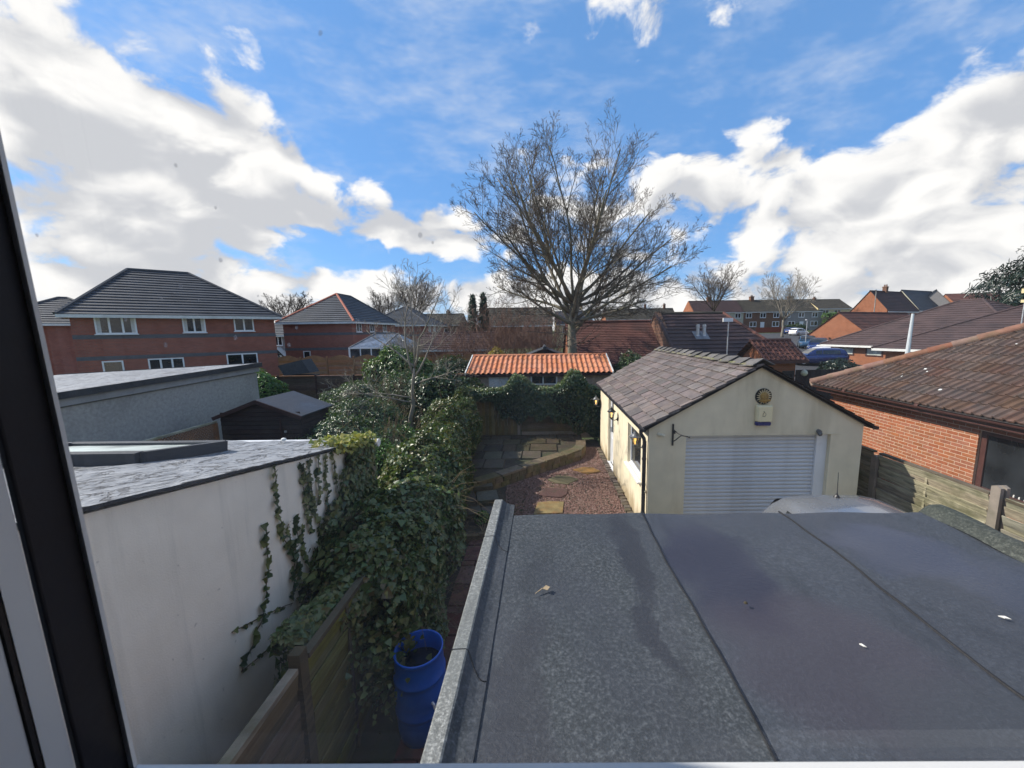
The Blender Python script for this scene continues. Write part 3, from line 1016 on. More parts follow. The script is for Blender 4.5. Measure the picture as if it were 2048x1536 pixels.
def felt_strip(x0, x1, z0, lift, material):
    m = MB()
    nu, nv = 30, 60

    def top(u, v):
        x = x0 + (x1 - x0) * u + (.006 * math.sin(v * 19) if u < .01 else 0)
        y = .44 + 2.27 * v
        zed = z0 + sag(x, y) + (lift * max(0, 1 - u * 18))
        if v > .985:
            zed -= .018
        return (x, y, zed)
    m.grid(top, nu, nv)
    # turned-down edges so that the sheet has thickness
    for rng_i, v in ((0, 0.0), (1, 1.0)):
        a = [top(i / nu, v) for i in range(nu + 1)]
        m.loft([a, [(q[0], q[1] + (.004 if v else -.004), q[2] - .045) for q in a]], closed=False)
    a = [top(0, j / nv) for j in range(nv + 1)]
    m.loft([a, [(q[0], q[1], q[2] - .02) for q in a]], closed=False)
    return m.build('felt_strip', material, ex, smooth=True)


felt_strip(1.70, 2.80, 2.742, .000, 'felt_blue')
felt_strip(.685, 1.735, 2.748, .0, 'felt_blue')
felt_strip(-.30, .715, 2.754, .0, 'felt_grey')
# the laps show as raised, slightly wavering edges
for xe, zz_ in ((.716, 2.757), (1.736, 2.751)):
    m = MB()
    pts = [(xe + .003 * math.sin(y * 5 + xe * 9) + .0015 * math.sin(y * 23), y, zz_ + sag(xe, y)) for y in [.44 + 2.25 * i / 40 for i in range(41)]]
    m.tube(pts, .0048 if xe < 1 else .0065, 5)
    m.build('lap_edge', 'seam', ex)
# left upstand: pale felt top over a kerb, with a fillet down to the deck, in three overlapping lengths
cuts = [(.44, 1.42), (1.41, 2.30), (2.29, 2.83)]
for i, (ya, yb) in enumerate(cuts):
    m = MB()
    dz_ = .0015 * (len(cuts) - i)
    prof = [(-.392, 2.60), (-.392, 2.792 + dz_), (-.385, 2.800 + dz_), (-.332, 2.802 + dz_), (-.325, 2.797 + dz_)]
    m.loft([[(x, y, z) for x, z in prof] for y in (ya, yb)], closed=False)
    m.build('kerb_felt', 'felt_pale', ex)
    m = MB()
    prof = [(-.3255, 2.796 + dz_), (-.312, 2.783 + dz_), (-.290, 2.768 + dz_), (-.262, 2.7605 + dz_), (-.235, 2.7575 + dz_)]
    nn = 14

    def fil(u, v, ya=ya, yb=yb, prof=prof, i=i):
        k = u * (len(prof) - 1)
        j = min(int(k), len(prof) - 2)
        x = prof[j][0] + (prof[j + 1][0] - prof[j][0]) * (k - j)
        z = prof[j][1] + (prof[j + 1][1] - prof[j][1]) * (k - j)
        y = ya + (yb - ya) * v
        if v == 0 and i > 0:
            y -= .10 * math.sin(u * math.pi * .55) ** 2
        return (x, y, z + (sag(x, y) if u > .6 else 0))
    m.grid(fil, 12, nn)
    m.build('fillet_felt', 'felt_grey', ex, smooth=True)
    if i > 0:
        m = MB()
        pts = [tuple(Vector(fil(u / 12, 0)) + Vector((0, -.002, .002))) for u in range(13)]
        m.tube([(-.392, ya, 2.800 + dz_), (-.335, ya, 2.803 + dz_)] + pts, .003, 4)
        m.build('lap_edge', 'seam', ex)
# right upstand: a bulky mossy roll
m = MB()
prof = [(2.755, 2.745), (2.78, 2.764), (2.81, 2.788), (2.845, 2.803), (2.885, 2.805), (2.91, 2.79), (2.915, 2.62)]
ylist = [.44 + 2.22 * i / 30 for i in range(31)] + [2.70, 2.715]
m.loft([[(x + .008 * math.sin(y * 8), y, z - (.02 if y > 2.68 else 0) - (.06 if y > 2.71 else 0) + .006 * math.sin(y * 11 + x * 30)) for x, z in prof] for y in ylist], closed=False)
m.add([(x, 2.716, z - .06) for x, z in prof] + [(2.755, 2.716, 2.6)], [tuple(range(len(prof) + 1))])
m.build('upstand_roll', 'felt_mossy', ex, smooth=True)

# small litter lying on the roof
m = MB()
for a, b_ in (((2.09, 1.62), (2.125, 1.598)),):
    m.prism([(a[0], a[1], 2.763), ((a[0] + b_[0]) / 2 + .005, (a[1] + b_[1]) / 2 + .005, 2.766), (b_[0], b_[1], 2.763), ((a[0] + b_[0]) / 2 - .005, (a[1] + b_[1]) / 2 - .005, 2.764)], (0, 0, .004))
m.build('feather', 'feather', label='small white feather lying far right on the felt roof', cat='feather')
m = MB()
m.prism([(1.330, 1.470, 2.760), (1.338, 1.468, 2.762), (1.347, 1.452, 2.760), (1.339, 1.455, 2.761)], (0, 0, .004))
m.build('feather', 'feather', label='small white feather on the middle felt strip, near the seam', cat='feather')
m = MB()
m.lathe([(.004, 0), (.010, .004), (.007, .011), (.002, .014)], (.98, 1.72, 2.758), 7)
m.build('moss_clump', 'soil', label='tiny dark clump of moss on the felt roof', cat='moss')
m = MB()
m.tube([(-.055, 1.80, 2.763), (-.02, 1.83, 2.769), (.012, 1.835, 2.764)], [.002, .003, .002], 4)
m.prism([(-.02, 1.83, 2.767), (.008, 1.815, 2.77), (.022, 1.842, 2.768), (.0, 1.852, 2.771)], (0, 0, .002))
m.build('fallen_leaf', 'twig_dead', label='curled brown leaf with its stalk lying left on the felt roof', cat='leaf')

# ------------------------------------------------------------------ the rendered garage
GX0, GX1, GY0, GY1, GAP = 2.0, 6.05, 7.10, 13.20, 4.03
ga = thing('garage', 'cream rendered garage with slate roof and grey roller door', 'garage', (4.03, 10.1, 0))
m = MB()
EZ = 2.30
m.box(GX0, GY0, 0, 2.71, GY0 + .2, 2.09)
m.box(5.45, GY0, 0, GX1, GY0 + .2, 2.09)
m.prism([(GX0, GY0, 2.09), (GX1, GY0, 2.09), (GX1, GY0, EZ), (GAP, GY0, 3.42), (GX0, GY0, EZ)], (0, .2, 0))
m.prism([(GX0, GY1 - .2, 0), (GX1, GY1 - .2, 0), (GX1, GY1 - .2, EZ), (GAP, GY1 - .2, 3.42), (GX0, GY1 - .2, EZ)], (0, .2, 0))
m.box(GX1 - .2, GY0 + .2, 0, GX1, GY1 - .2, EZ)
ya, yb = GY0 + .2, GY1 - .2
WY0, WY1, WZ0, WZ1 = 7.66, 8.88, .96, 1.93
DY0, DY1, DZ1 = 10.72, 11.58, 2.14
m.box(GX0, ya, 0, GX0 + .2, WY0, EZ)
m.box(GX0, WY0, 0, GX0 + .2, WY1, WZ0)
m.box(GX0, WY0, WZ1, GX0 + .2, WY1, EZ)
m.box(GX0, WY1, 0, GX0 + .2, DY0, EZ)
m.box(GX0, DY0, DZ1, GX0 + .2, DY1, EZ)
m.box(GX0, DY1, 0, GX0 + .2, yb, EZ)
m.build('wall', 'cream_render', ga)
MB().box(2.2, 7.3, 0.0, 5.85, 13.0, .02).build('floor', 'concrete', ga)
# small beads and fixings on the front
MB().box(2.66, GY0 - .010, 2.085, 5.62, GY0 - .001, 2.101).build('lintel_bead', 'cream_render', ga)
# roof
P0 = Vector((1.885, 0, 2.262))
PR = Vector((GAP, 0, 3.452))
sl = PR - P0
ang = math.atan2(sl.z, sl.x)
L = sl.length
nrm = Vector((-math.sin(ang), 0, math.cos(ang)))
upv = sl.normalized()
m = MB()
for sgn in (1, -1):
    def fx(p, s=sgn):
        return (p[0], p[1], p[2]) if s > 0 else (2 * GAP - p[0], p[1], p[2])
    a = [P0 - nrm * .02, PR - nrm * .02, PR - nrm * .06, P0 - nrm * .06]
    m.prism([fx((q.x, GY0 - .07, q.z)) for q in a][::sgn], (0, GY1 - GY0 + .16, 0))
m.build('roof_deck', 'slate_bed', ga)
sm = MB()
# one slate, unit sized: split edges slightly ragged, lower edge chamfered
sm.v = [(0, .01, 0), (1, .0, 0), (1, 1, 0), (.015, .985, 0), (.0, .02, .75), (.03, .015, 1), (1, .01, 1), (1, .99, 1), (.028, .975, 1), (.01, .98, .75)]
sm.f = [(0, 3, 2, 1), (5, 6, 7, 8), (0, 4, 9, 3), (4, 5, 8, 9), (0, 1, 6, 5, 4), (3, 9, 8, 7, 2), (1, 2, 7, 6)]
slate_me = sm.mesh('slate', 'slate')
v0, row = -.02, 0
while v0 < L - .06:
    gauge = .275 - .085 * (v0 / L)
    y = GY0 - .10 - random.uniform(0, .2)
    while y < GY1 + .10:
        wd_ = random.choice((.22, .27, .30, .33, .36, .42)) * (1.1 if row < 3 else 1)
        ya_, yb_ = max(y, GY0 - .085), min(y + wd_ - .014, GY1 + .10)
        y += wd_
        if yb_ - ya_ < .06:
            continue
        vv = v0 + random.gauss(0, .006)
        p = P0 + upv * vv + nrm * (.012 + random.uniform(0, .005))
        ln = min(gauge * 1.75, L - vv + .02)
        tl = .046 / ln + random.gauss(0, .012)
        piece('slate', slate_me, ga, (p.x, ya_, p.z), (random.gauss(0, .008), -ang + tl, random.gauss(0, .008)), (ln, yb_ - ya_, .021))
    v0 += gauge
    row += 1
# the far slope, hardly seen: courses of slates
m = MB()
e0, e1 = Vector((2 * GAP - P0.x, GY0 - .08, P0.z)), Vector((2 * GAP - P0.x, GY1 + .09, P0.z))
for i in range(11):
    a, b_ = i / 11, (i + 1) / 11
    q = [e0 + Vector((-sl.x * a, 0, sl.z * a)), e1 + Vector((-sl.x * a, 0, sl.z * a)), e1 + Vector((-sl.x * b_, 0, sl.z * b_)), e0 + Vector((-sl.x * b_, 0, sl.z * b_))]
    n2 = Vector((math.sin(ang), 0, math.cos(ang)))
    m.add([q[0] + n2 * .026, q[1] + n2 * .026, q[2] + n2 * .008, q[3] + n2 * .008, q[0], q[1]], [(0, 1, 2, 3), (4, 5, 1, 0)])
m.build('slate_courses', 'roof_tile_brown', ga)
# ridge tiles bedded on mossy mortar
rm = MB()
leg, dz = .20, .20 * math.tan(ang)
o_ = [(-leg, -dz), (0, 0), (leg, -dz), (leg, -dz - .018), (0, -.02), (-leg, -dz - .018)]
rm.prism([(x, 0, z) for x, z in o_], (0, 1, 0))
ridge_me = rm.mesh('ridge_tile', 'slate_ridge')
nrt = 14
for i in range(nrt):
    y0 = GY0 - .10 + i * (GY1 - GY0 + .20) / nrt
    piece('ridge_tile', ridge_me, ga, (GAP + random.gauss(0, .006), y0, 3.548 + random.gauss(0, .006)), (-.085 + random.gauss(0, .012), random.gauss(0, .02), random.gauss(0, .008)), (1, (GY1 - GY0 + .2) / nrt + .035, 1))
m = MB()
for s in (-1, 1):
    m.loft([[(GAP + s * (.205 + .012 * math.sin(y * 17)), y, 3.41), (GAP + s * .17, y, 3.435 + .008 * math.sin(y * 31)), (GAP + s * .12, y, 3.44)] for y in [GY0 - .06 + i * .1 for i in range(63)]], closed=False)
m.build('ridge_mortar', 'mortar_moss', ga)
# verge trim, gutters and downpipe
m = MB()
for s in (1, -1):
    a, b_ = P0 - nrm * .035, PR - nrm * .035
    pa, pb = (a.x, GY0 - .055, a.z), (b_.x, GY0 - .055, b_.z)
    if s < 0:
        pa, pb = (2 * GAP - pa[0], pa[1], pa[2]), (2 * GAP - pb[0], pb[1], pb[2])
    m.obox(pa, pb, .03, .055)
m.build('verge_trim', 'black_plastic', ga)
for s in (1, -1):
    m = MB()
    gx = 1.862 if s > 0 else 2 * GAP - 1.862
    ring = []
    for y in (GY0 - .10, GY1 + .1):
        ring.append([(gx + .055 * math.cos(t), y, 2.245 + .055 * math.sin(t)) for t in [math.pi + i * math.pi / 8 for i in range(9)]] +
                    [(gx + .048 * math.cos(t), y, 2.245 + .048 * math.sin(t)) for t in [2 * math.pi - i * math.pi / 8 for i in range(9)]])
    m.loft(ring)
    m.box(gx - .055, GY0 - .103, 2.19, gx + .055, GY0 - .1005, 2.245)
    m.build('gutter', 'black_plastic', ga, smooth=False)
m = MB()
m.tube([(1.862, 7.16, 2.20), (1.862, 7.16, 2.12), (1.925, 7.16, 2.02), (1.935, 7.16, 1.95), (1.935, 7.16, .05)], .036, 10)
for z in (1.62, 1.1, .5):
    m.lathe([(.044, z - .02), (.046, z), (.044, z + .02)], (1.935, 7.16, 0), 10)
m.build('downpipe', 'black_plastic', ga, smooth=False)
m = MB()
m.tube([(1.985, 7.26, 1.95), (1.985, 7.26, .05)], .012, 6)
m.tube([(1.985, 7.26, .95), (1.96, 7.14, .93), (1.955, 7.13, .98)], .018, 6)
m.build('cable_conduit', 'cream_render', ga)
# roller door
dr = MB()
zc = 0.03
pr_ = []
for i in range(9):
    t = i / 8
    pr_.append((-.016 * math.sin(math.pi * t) ** .8, t * .072))
pr_ += [(.006, .072), (.006, .0747), (.012, .0747), (.012, 0)]
dr.prism([(0, y, z) for y, z in pr_], (2.535, 0, 0))
slat_me = dr.mesh('slat', 'door_steel')
for i in range(27):
    piece('slat', slat_me, ga, (2.712, 7.235 + random.gauss(0, .0008), .04 + i * .0757))
MB().box(2.712, 7.22, .0, 5.245, 7.25, .038).build('bottom_bar', 'black_plastic', ga)
MB().box(5.247, 7.18, 0, 5.449, 7.24, 2.088).build('door_frame', 'white_plastic', ga)
# side window
wi = MB()
fx0, fx1 = GX0 + .07, GX0 + .13
wi.box(fx0, WY0, WZ0, fx1, WY1, WZ0 + .06)
wi.box(fx0, WY0, WZ1 - .06, fx1, WY1, WZ1)
wi.box(fx0, WY0, WZ0 + .06, fx1, WY0 + .06, WZ1 - .06)
wi.box(fx0, WY1 - .06, WZ0 + .06, fx1, WY1, WZ1 - .06)
wf = wi.build('window', 'white_plastic', ga)
MB().box(fx0 + .02, WY0 + .06, WZ0 + .06, fx0 + .03, WY1 - .06, WZ1 - .06).build('pane', 'pane_dark', wf)
MB().prism([(GX0 - .075, WY0 - .05, WZ0 - .045), (GX0 - .075, WY0 - .05, WZ0 - .012), (GX0 + .07, WY0 - .05, WZ0 + .006), (GX0 + .07, WY0 - .05, WZ0 - .045)], (0, WY1 - WY0 + .1, 0)).build('sill', 'white_plastic', wf)
MB().box(GX0 + .16, WY0 - .2, WZ0 - .3, GX0 + .17, WY1 + .2, WZ1 + .2).build('dark_inside', 'black_plastic', wf)  # black sheet stands in for the unlit inside of the garage
# side door
d_ = MB()
d_.box(fx0, DY0, .02, fx1, DY0 + .07, DZ1)
d_.box(fx0, DY1 - .07, .02, fx1, DY1, DZ1)
d_.box(fx0, DY0 + .07, DZ1 - .07, fx1, DY1 - .07, DZ1)
d_.box(fx0 + .01, DY0 + .07, .06, fx1 - .01, DY1 - .07, 1.02)
d_.box(fx0 + .01, DY0 + .07, 1.02, fx1 - .01, DY0 + .17, DZ1 - .07)
d_.box(fx0 + .01, DY1 - .17, 1.02, fx1 - .01, DY1 - .07, DZ1 - .07)
d_.box(fx0 + .01, DY0 + .17, DZ1 - .17, fx1 - .01, DY1 - .17, DZ1 - .07)
dd = d_.build('door', 'white_plastic', ga)
MB().box(fx0 + .02, DY0 + .17, 1.02, fx0 + .03, DY1 - .17, DZ1 - .17).build('pane', 'pane_dark', dd)
MB().box(fx0 - .004, DY0 + .20, .22, fx0 + .009, DY1 - .20, .86).build('raised_panel', 'white_plastic', dd)
MB().box(GX0 - .09, DY0 - .05, -.02, GX0 + .069, DY1 + .05, .035).build('threshold', 'white_plastic', dd)
hm = MB()
hm.box(fx0 - .03, DY1 - .135, 1.0, fx0 + .009, DY1 - .105, 1.16)
hm.tube([(fx0 - .03, DY1 - .12, 1.08), (fx0 - .045, DY1 - .12, 1.08), (fx0 - .045, DY1 - .24, 1.08)], .008, 6)
hm.build('handle', 'galvanised', dd)


# ------------------------------------------------------------------ things fixed to the garage
def lantern(label, loc, rz, metal, scale=1.0):
    """wall lantern: bracket arm out of a back plate, six-sided glass under a flared cap; faces local -x"""
    t = thing('wall_lantern', label, 'lantern', loc, rz, 'wall lanterns on the garage', local=True)
    S = scale
    m = MB()
    m.lathe([(.05 * S, 0), (.05 * S, .012 * S), (.035 * S, .02 * S)], (-.001, 0, -.16 * S), 14, axis='X')
    m.v = [(-a if a > -.001 else a, b, c) for a, b, c in m.v]
    m.build('back_plate', metal, t)
    m = MB()
    m.tube([(-.015 * S, 0, -.16 * S), (-.07 * S, 0, -.185 * S), (-.13 * S, 0, -.18 * S), (-.16 * S, 0, -.15 * S), (-.165 * S, 0, -.125 * S)], [.012 * S, .011 * S, .012 * S, .014 * S, .02 * S], 7)
    m.build('bracket', metal, t)
    cx = -.165 * S
    bot, top = (-.115 * S, .050 * S), (.055 * S, .088 * S)
    m = MB()
    hexb = [(cx + bot[1] * math.cos(k * math.pi / 3), bot[1] * math.sin(k * math.pi / 3), bot[0]) for k in range(6)]
    hext = [(cx + top[1] * math.cos(k * math.pi / 3), top[1] * math.sin(k * math.pi / 3), top[0]) for k in range(6)]
    for a, b_ in zip(hexb, hext):
        m.tube([a, b_], .0065 * S, 4)
    for hx in (hexb, hext):
        for k in range(6):
            m.obox(hx[k], hx[(k + 1) % 6], .012 * S, .012 * S)
    m.lathe([(.012 * S, -.165 * S), (.022 * S, -.15 * S), (.02 * S, -.135 * S), (.05 * S, -.118 * S)], (cx, 0, 0), 8)
    m.build('cage', metal, t)
    m = MB()
    m.loft([[(cx + (q[0] - cx) * .96, q[1] * .96, q[2] + .004 * S) for q in hexb], [(cx + (q[0] - cx) * .96, q[1] * .96, q[2] - .004 * S) for q in hext]], cap=False)
    m.build('glass', 'lantern_glass', t)
    m = MB()
    m.lathe([(.115 * S, .05 * S), (.118 * S, .062 * S), (.085 * S, .085 * S), (.065 * S, .115 * S), (.045 * S, .125 * S), (.035 * S, .15 * S), (.012 * S, .158 * S), (.012 * S, .185 * S), (.004 * S, .195 * S)], (cx, 0, 0), 12)
    m.build('cap', metal, t)
    m = MB()
    m.lathe([(.012 * S, -.1 * S), (.012 * S, -.04 * S), (.024 * S, -.015 * S), (.026 * S, .01 * S), (.012 * S, .035 * S)], (cx, 0, 0), 10)
    m.build('bulb', 'lit_bulb', t, smooth=True)
    return t


lantern('pale grey lantern beside the garage window, next to the black downpipe', (1.995, 7.47, 1.92), 0, 'lamp_metal')
lantern('dark lantern on the cream wall between garage window and side door', (1.995, 10.12, 1.87), 0, 'lamp_metal_dark')
lantern('grey lantern hanging off the far back corner of the garage', (1.995, 13.10, 1.66), 0, 'lamp_metal', 1.05)

mat('plaque_tan', (0.62, 0.50, 0.30), .6, .2, 12, .2, 50)
# sun-face plaque
pq = thing('sun_plaque', 'round golden sun face plaque above the alarm box', 'plaque', (4.12, 7.098, 2.83))
MB().lathe([(.152, 0), (.152, .012), (.146, .016)], (4.12, 7.098, 2.83), 28, axis='Y').build('backing', 'iron', pq)
m = MB()
nr = 18
for k in range(nr):
    a = 2 * math.pi * k / nr
    r1 = .150 if k % 2 == 0 else .140
    def pol(r_, an):
        return (4.12 + r_ * math.sin(an), 7.082, 2.83 + r_ * math.cos(an))
    m.prism([pol(.070, a - .10), pol(.105, a - .085), pol(r1, a + .03), pol(.105, a + .085), pol(.070, a + .10)][::-1], (0, -.024, 0))
m.build('rays', 'plaque_tan', pq)
m = MB()
prof = [(.080, 0), (.079, .022), (.070, .038), (.05, .052), (.025, .059), (.004, .060)]
m.lathe(prof, (4.12, 7.081, 2.835), 22, axis='Y')
# nose, brow, cheeks and beard give the face its relief
m.prism([(4.11, 7.03, 2.855), (4.13, 7.03, 2.855), (4.142, 7.028, 2.815), (4.12, 7.018, 2.808), (4.098, 7.028, 2.815)][::-1], (0, -.012, 0))
for s in (-1, 1):
    m.tube([(4.12 + s * .012, 7.028, 2.862), (4.12 + s * .04, 7.026, 2.872), (4.12 + s * .068, 7.042, 2.860)], [.006, .009, .004], 5)
    m.lathe([(.019, 0), (.015, .009), (.005, .014)], (4.12 + s * .045, 7.036, 2.822), 9, axis='Y')
m.tube([(4.085, 7.034, 2.797), (4.12, 7.024, 2.792), (4.155, 7.034, 2.797)], [.006, .010, .006], 5)
for k in range(7):
    x = 4.12 + (k - 3) * .026
    m.tube([(x, 7.034, 2.785), (x + (k - 3) * .004, 7.03, 2.755), (x + (k - 3) * .007, 7.045, 2.715 + abs(k - 3) * .009)], [.013, .015, .006], 5)
m.build('face', 'gold_paint', pq, smooth=False)

# alarm box
ab = thing('alarm_box', 'cream burglar alarm box with blue bottom under the sun plaque', 'alarm box', (4.13, 7.098, 2.28))
m = MB()
def rr(x0, x1, z0, z1, y, r_, n=4):
    pts = []
    for cx_, cz_, a0 in ((x1 - r_, z1 - r_, 0), (x0 + r_, z1 - r_, 90), (x0 + r_, z0 + r_, 180), (x1 - r_, z0 + r_, 270)):
        for i in range(n + 1):
            a = R(a0 + 90 * i / n)
            pts.append((cx_ + r_ * math.cos(a), y, cz_ + r_ * math.sin(a)))
    return pts
m.loft([rr(3.985, 4.275, 2.355, 2.675, 7.098, .03), rr(3.985, 4.275, 2.355, 2.675, 7.05, .03), rr(4.01, 4.265, 2.36, 2.66, 7.015, .03), rr(4.03, 4.25, 2.37, 2.645, 7.008, .025)])
m.build('cover', 'alarm_cream', ab)
m = MB()
m.loft([rr(3.988, 4.262, 2.275, 2.353, 7.098, .025), rr(3.988, 4.262, 2.275, 2.353, 7.055, .025), rr(4.012, 4.252, 2.285, 2.353, 7.02, .02)])
m.build('strobe', 'alarm_blue', ab)
m = MB()
m.tube([(4.075, 7.006, 2.468), (4.10, 7.006, 2.462), (4.128, 7.006, 2.468)], .0045, 4)
m.tube([(4.088, 7.006, 2.475), (4.083, 7.006, 2.50), (4.097, 7.006, 2.53), (4.112, 7.006, 2.545), (4.10, 7.006, 2.558), (4.088, 7.006, 2.552)], .004, 4)
m.tube([(4.128, 7.006, 2.468), (4.142, 7.006, 2.50), (4.135, 7.006, 2.52), (4.115, 7.006, 2.54)], .003, 4)
m.build('emblem', 'ink', ab)

# hanging-basket bracket left of the door
m = MB()
m.box(2.435, 7.075, 1.90, 2.465, 7.098, 2.32)
m.tube([(2.45, 7.09, 1.97), (2.47, 6.98, 2.04), (2.52, 6.85, 2.16), (2.60, 6.75, 2.17)], .010, 6)
m.tube([(2.45, 7.085, 2.22), (2.49, 6.95, 2.18), (2.54, 6.84, 2.165)], .009, 6)
m.lathe([(.03, -.008), (.038, 0), (.03, .008)], (2.47, 7.05, 2.17), 10, axis='X')
m.tube([(2.60, 6.75, 2.17), (2.63, 6.72, 2.15), (2.62, 6.70, 2.18)], .008, 5)
m.build('basket_bracket', 'iron', label='black iron hanging basket bracket left of the roller door', cat='bracket')
m = MB()
m.lathe([(.035, 0), (.04, .03), (.03, .05)], (2.19, 7.098, 2.12), 10, axis='Y')
m.tube([(2.19, 7.05, 2.12), (2.23, 7.01, 2.13), (2.26, 7.0, 2.11)], [.022, .026, .03], 8)
m.build('security_sensor', 'cream_render', label='small cream sensor on the garage front beside the gutter corner', cat='sensor')
m = MB()
m.lathe([(.04, 0), (.045, .025), (.035, .06)], (5.20, 7.098, 2.145), 12, axis='Y')
m.lathe([(.012, -.075), (.034, -.06), (.04, -.035), (.036, -.01), (.02, 0)], (5.20, 7.045, 2.14), 12)
m.build('door_light', 'lamp_metal', label='little round light fitting over the roller door corner', cat='light')

# ------------------------------------------------------------------ neighbour's white extension on the left
WX = -2.60
ne = thing('white_extension', 'white rendered extension with silvery cracked sloping roof, left', 'extension', (-5.0, 3.0, 0))
zr = lambda y: 3.165 - .178 * (y - 2.0)
m = MB()
m.prism([(WX, -2.0, 0), (WX, 5.42, 0), (WX, 5.42, zr(5.42) - .05), (WX, -2.0, zr(-2.0) - .05)], (-.22, 0, 0))
m.box(-8.0, 5.22, 0, WX - .22, 5.42, zr(5.42) - .05)
m.box(-8.0, -2.0, 0, -7.8, 5.22, zr(5.42) - .05)
m.build('wall', 'white_render', ne)
m = MB()
def rf(u, v):
    x = -8.05 + u * (8.05 + WX + .035)
    y = -2.05 + v * 7.55
    return (x, y, zr(y) + (.012 * math.sin(x * 3.1 + y * 2) + .008 * math.sin(x * 7 - y * 5)) * min(1, (WX - x + .04) * 2.5) + (random.uniform(-.004, .004)))
m.grid(rf, 60, 60)
m.build('roof', 'cracked_roof', ne, smooth=True)
m = MB()
pts = [(WX + .026 + random.gauss(0, .003), y, zr(y) - .012 + random.gauss(0, .003)) for y in [-2.0 + i * .09 for i in range(83)]]
for a, b_ in zip(pts[:-1], pts[1:]):
    m.obox(a, b_, .026, .018 + random.uniform(0, .008))
m.build('roof_edge', 'dark_felt', ne)
m = MB()
m.tube([(-8.0, 5.53, zr(5.5) - .06), (WX + .12, 5.53, zr(5.5) - .06)], .055, 10)
m.lathe([(.06, 0), (.06, .012)], (WX + .12, 5.53, zr(5.5) - .06), 12, axis='X')
m.build('gutter', 'white_plastic', ne)
sk = MB()
zs = zr(3.7)
sx0, sx1, sy0, sy1 = -5.6, -3.78, 3.42, 4.35
for a, b_ in (((sx0, sy0), (sx1, sy0)), ((sx1, sy0), (sx1, sy1)), ((sx1, sy1), (sx0, sy1)), ((sx0, sy1), (sx0, sy0))):
    sk.obox((a[0], a[1], zr(a[1]) + .06), (b_[0], b_[1], zr(b_[1]) + .06), .085, .12)
sko = sk.build('skylight', 'roof_slate_grey', ne)
MB().add([(sx0, sy0, zr(sy0) + .085), (sx1, sy0, zr(sy0) + .085), (sx1, sy1, zr(sy1) + .085), (sx0, sy1, zr(sy1) + .085)], [(0, 1, 2, 3)]).build('pane', 'pane_frost', sko)

# a pale stone that lies on the neighbour's roof
m = MB()
m.lathe([(.01, 0), (.04, .012), (.03, .035), (.006, .045)], (-3.75, 5.32, zr(5.32) + .01), 8)
m.build('white_stone', 'white_paint', label='pale stone lying at the far edge of the silvery roof', cat='stone')

# ------------------------------------------------------------------ grey pebbledash outbuilding beyond it
go = thing('grey_outbuilding', 'grey pebbledashed flat roofed outbuilding left, below the brick house', 'outbuilding', (-12.5, 9.0, 0))
zg = lambda x, y: 3.10 + (y - 10) * .026 + (x + 9.5) * .045
m = MB()
m.prism([(-9.5, 4.5, 0), (-9.5, 12.55, 0), (-9.5, 12.55, zg(-9.5, 12.55) - .30), (-9.5, 4.5, zg(-9.5, 4.5) - .30)], (-.22, 0, 0))
m.prism([(-9.72, 12.33, 0), (-16.2, 12.33, 0), (-16.2, 12.33, zg(-16.2, 12.5) - .3), (-9.72, 12.33, zg(-9.72, 12.5) - .3)], (0, .22, 0))
m.build('wall', 'pebbledash', go)
m = MB()
m.prism([(-9.49, 4.45, zg(-9.5, 4.45) - .27), (-9.49, 12.6, zg(-9.5, 12.6) - .27), (-9.49, 12.6, zg(-9.5, 12.6) - .10), (-9.49, 4.45, zg(-9.5, 4.45) - .10)], (.06, 0, 0))
m.build('fascia', 'grey_fascia', go)
m = MB()
m.prism([(-9.40, 4.4, zg(-9.4, 4.4) - .12), (-9.40, 12.66, zg(-9.4, 12.66) - .12), (-9.40, 12.66, zg(-9.4, 12.66) + .02), (-9.40, 4.4, zg(-9.4, 4.4) + .02)], (.03, 0, 0))
m.prism([(-9.39, 12.67, zg(-9.4, 12.66) - .12), (-16.3, 12.67, zg(-16.3, 12.66) - .12), (-16.3, 12.67, zg(-16.3, 12.66) + .02), (-9.39, 12.67, zg(-9.4, 12.66) + .02)], (0, .03, 0))
m.build('felt_edge', 'dark_felt', go)
MB().grid(lambda u, v: (-16.3 + u * 6.89, 4.4 + v * 8.25, zg(-16.3 + u * 6.89, 4.4 + v * 8.25) + .012 * math.sin(u * 25 + v * 8) * math.sin(v * 19)), 30, 30).build('roof', 'cracked_roof', go, smooth=True)

# ------------------------------------------------------------------ dark shed and trellis
sh_ = thing('garden_shed', 'dark brown weatherboarded shed with felt roof behind the silvery roof', 'shed', (-7.2, 10.5, 0))
sx0, sx1, sy0, sy1, sa = -8.25, -6.2, 9.5, 10.75, -7.22
bm_ = MB()
bm_.prism([(0, 0, 0), (0, -.012, .0), (0, -.020, .012), (0, -.004, .118), (0, 0, .118)], (1, 0, 0))
board_me = bm_.mesh('board', 'shed_board')
for i in range(21):
    z = i * .113
    lim = 2.08
    if z > lim:
        k = (2.34 - z) / (2.45 - lim)
        a, b_ = sa + (sx0 - sa) * max(.05, k), sa + (sx1 - sa) * max(.05, k)
    else:
        a, b_ = sx0, sx1
    piece('board', board_me, sh_, (a, sy0, z), None, (b_ - a, 1, 1))
for i in range(18):
    piece('board', board_me, sh_, (sx1, sy0 + .0, i * .113), (0, 0, math.pi / 2), (sy1 - sy0, 1, 1))
m = MB()
m.prism([(sx0 + .02, sy0 + .002, 0), (sx1 - .02, sy0 + .002, 0), (sx1 - .02, sy0 + .002, 2.07), (sa, sy0 + .002, 2.42), (sx0 + .02, sy0 + .002, 2.07)], (0, sy1 - sy0, 0))
m.build('carcass', 'brown_timber', sh_)
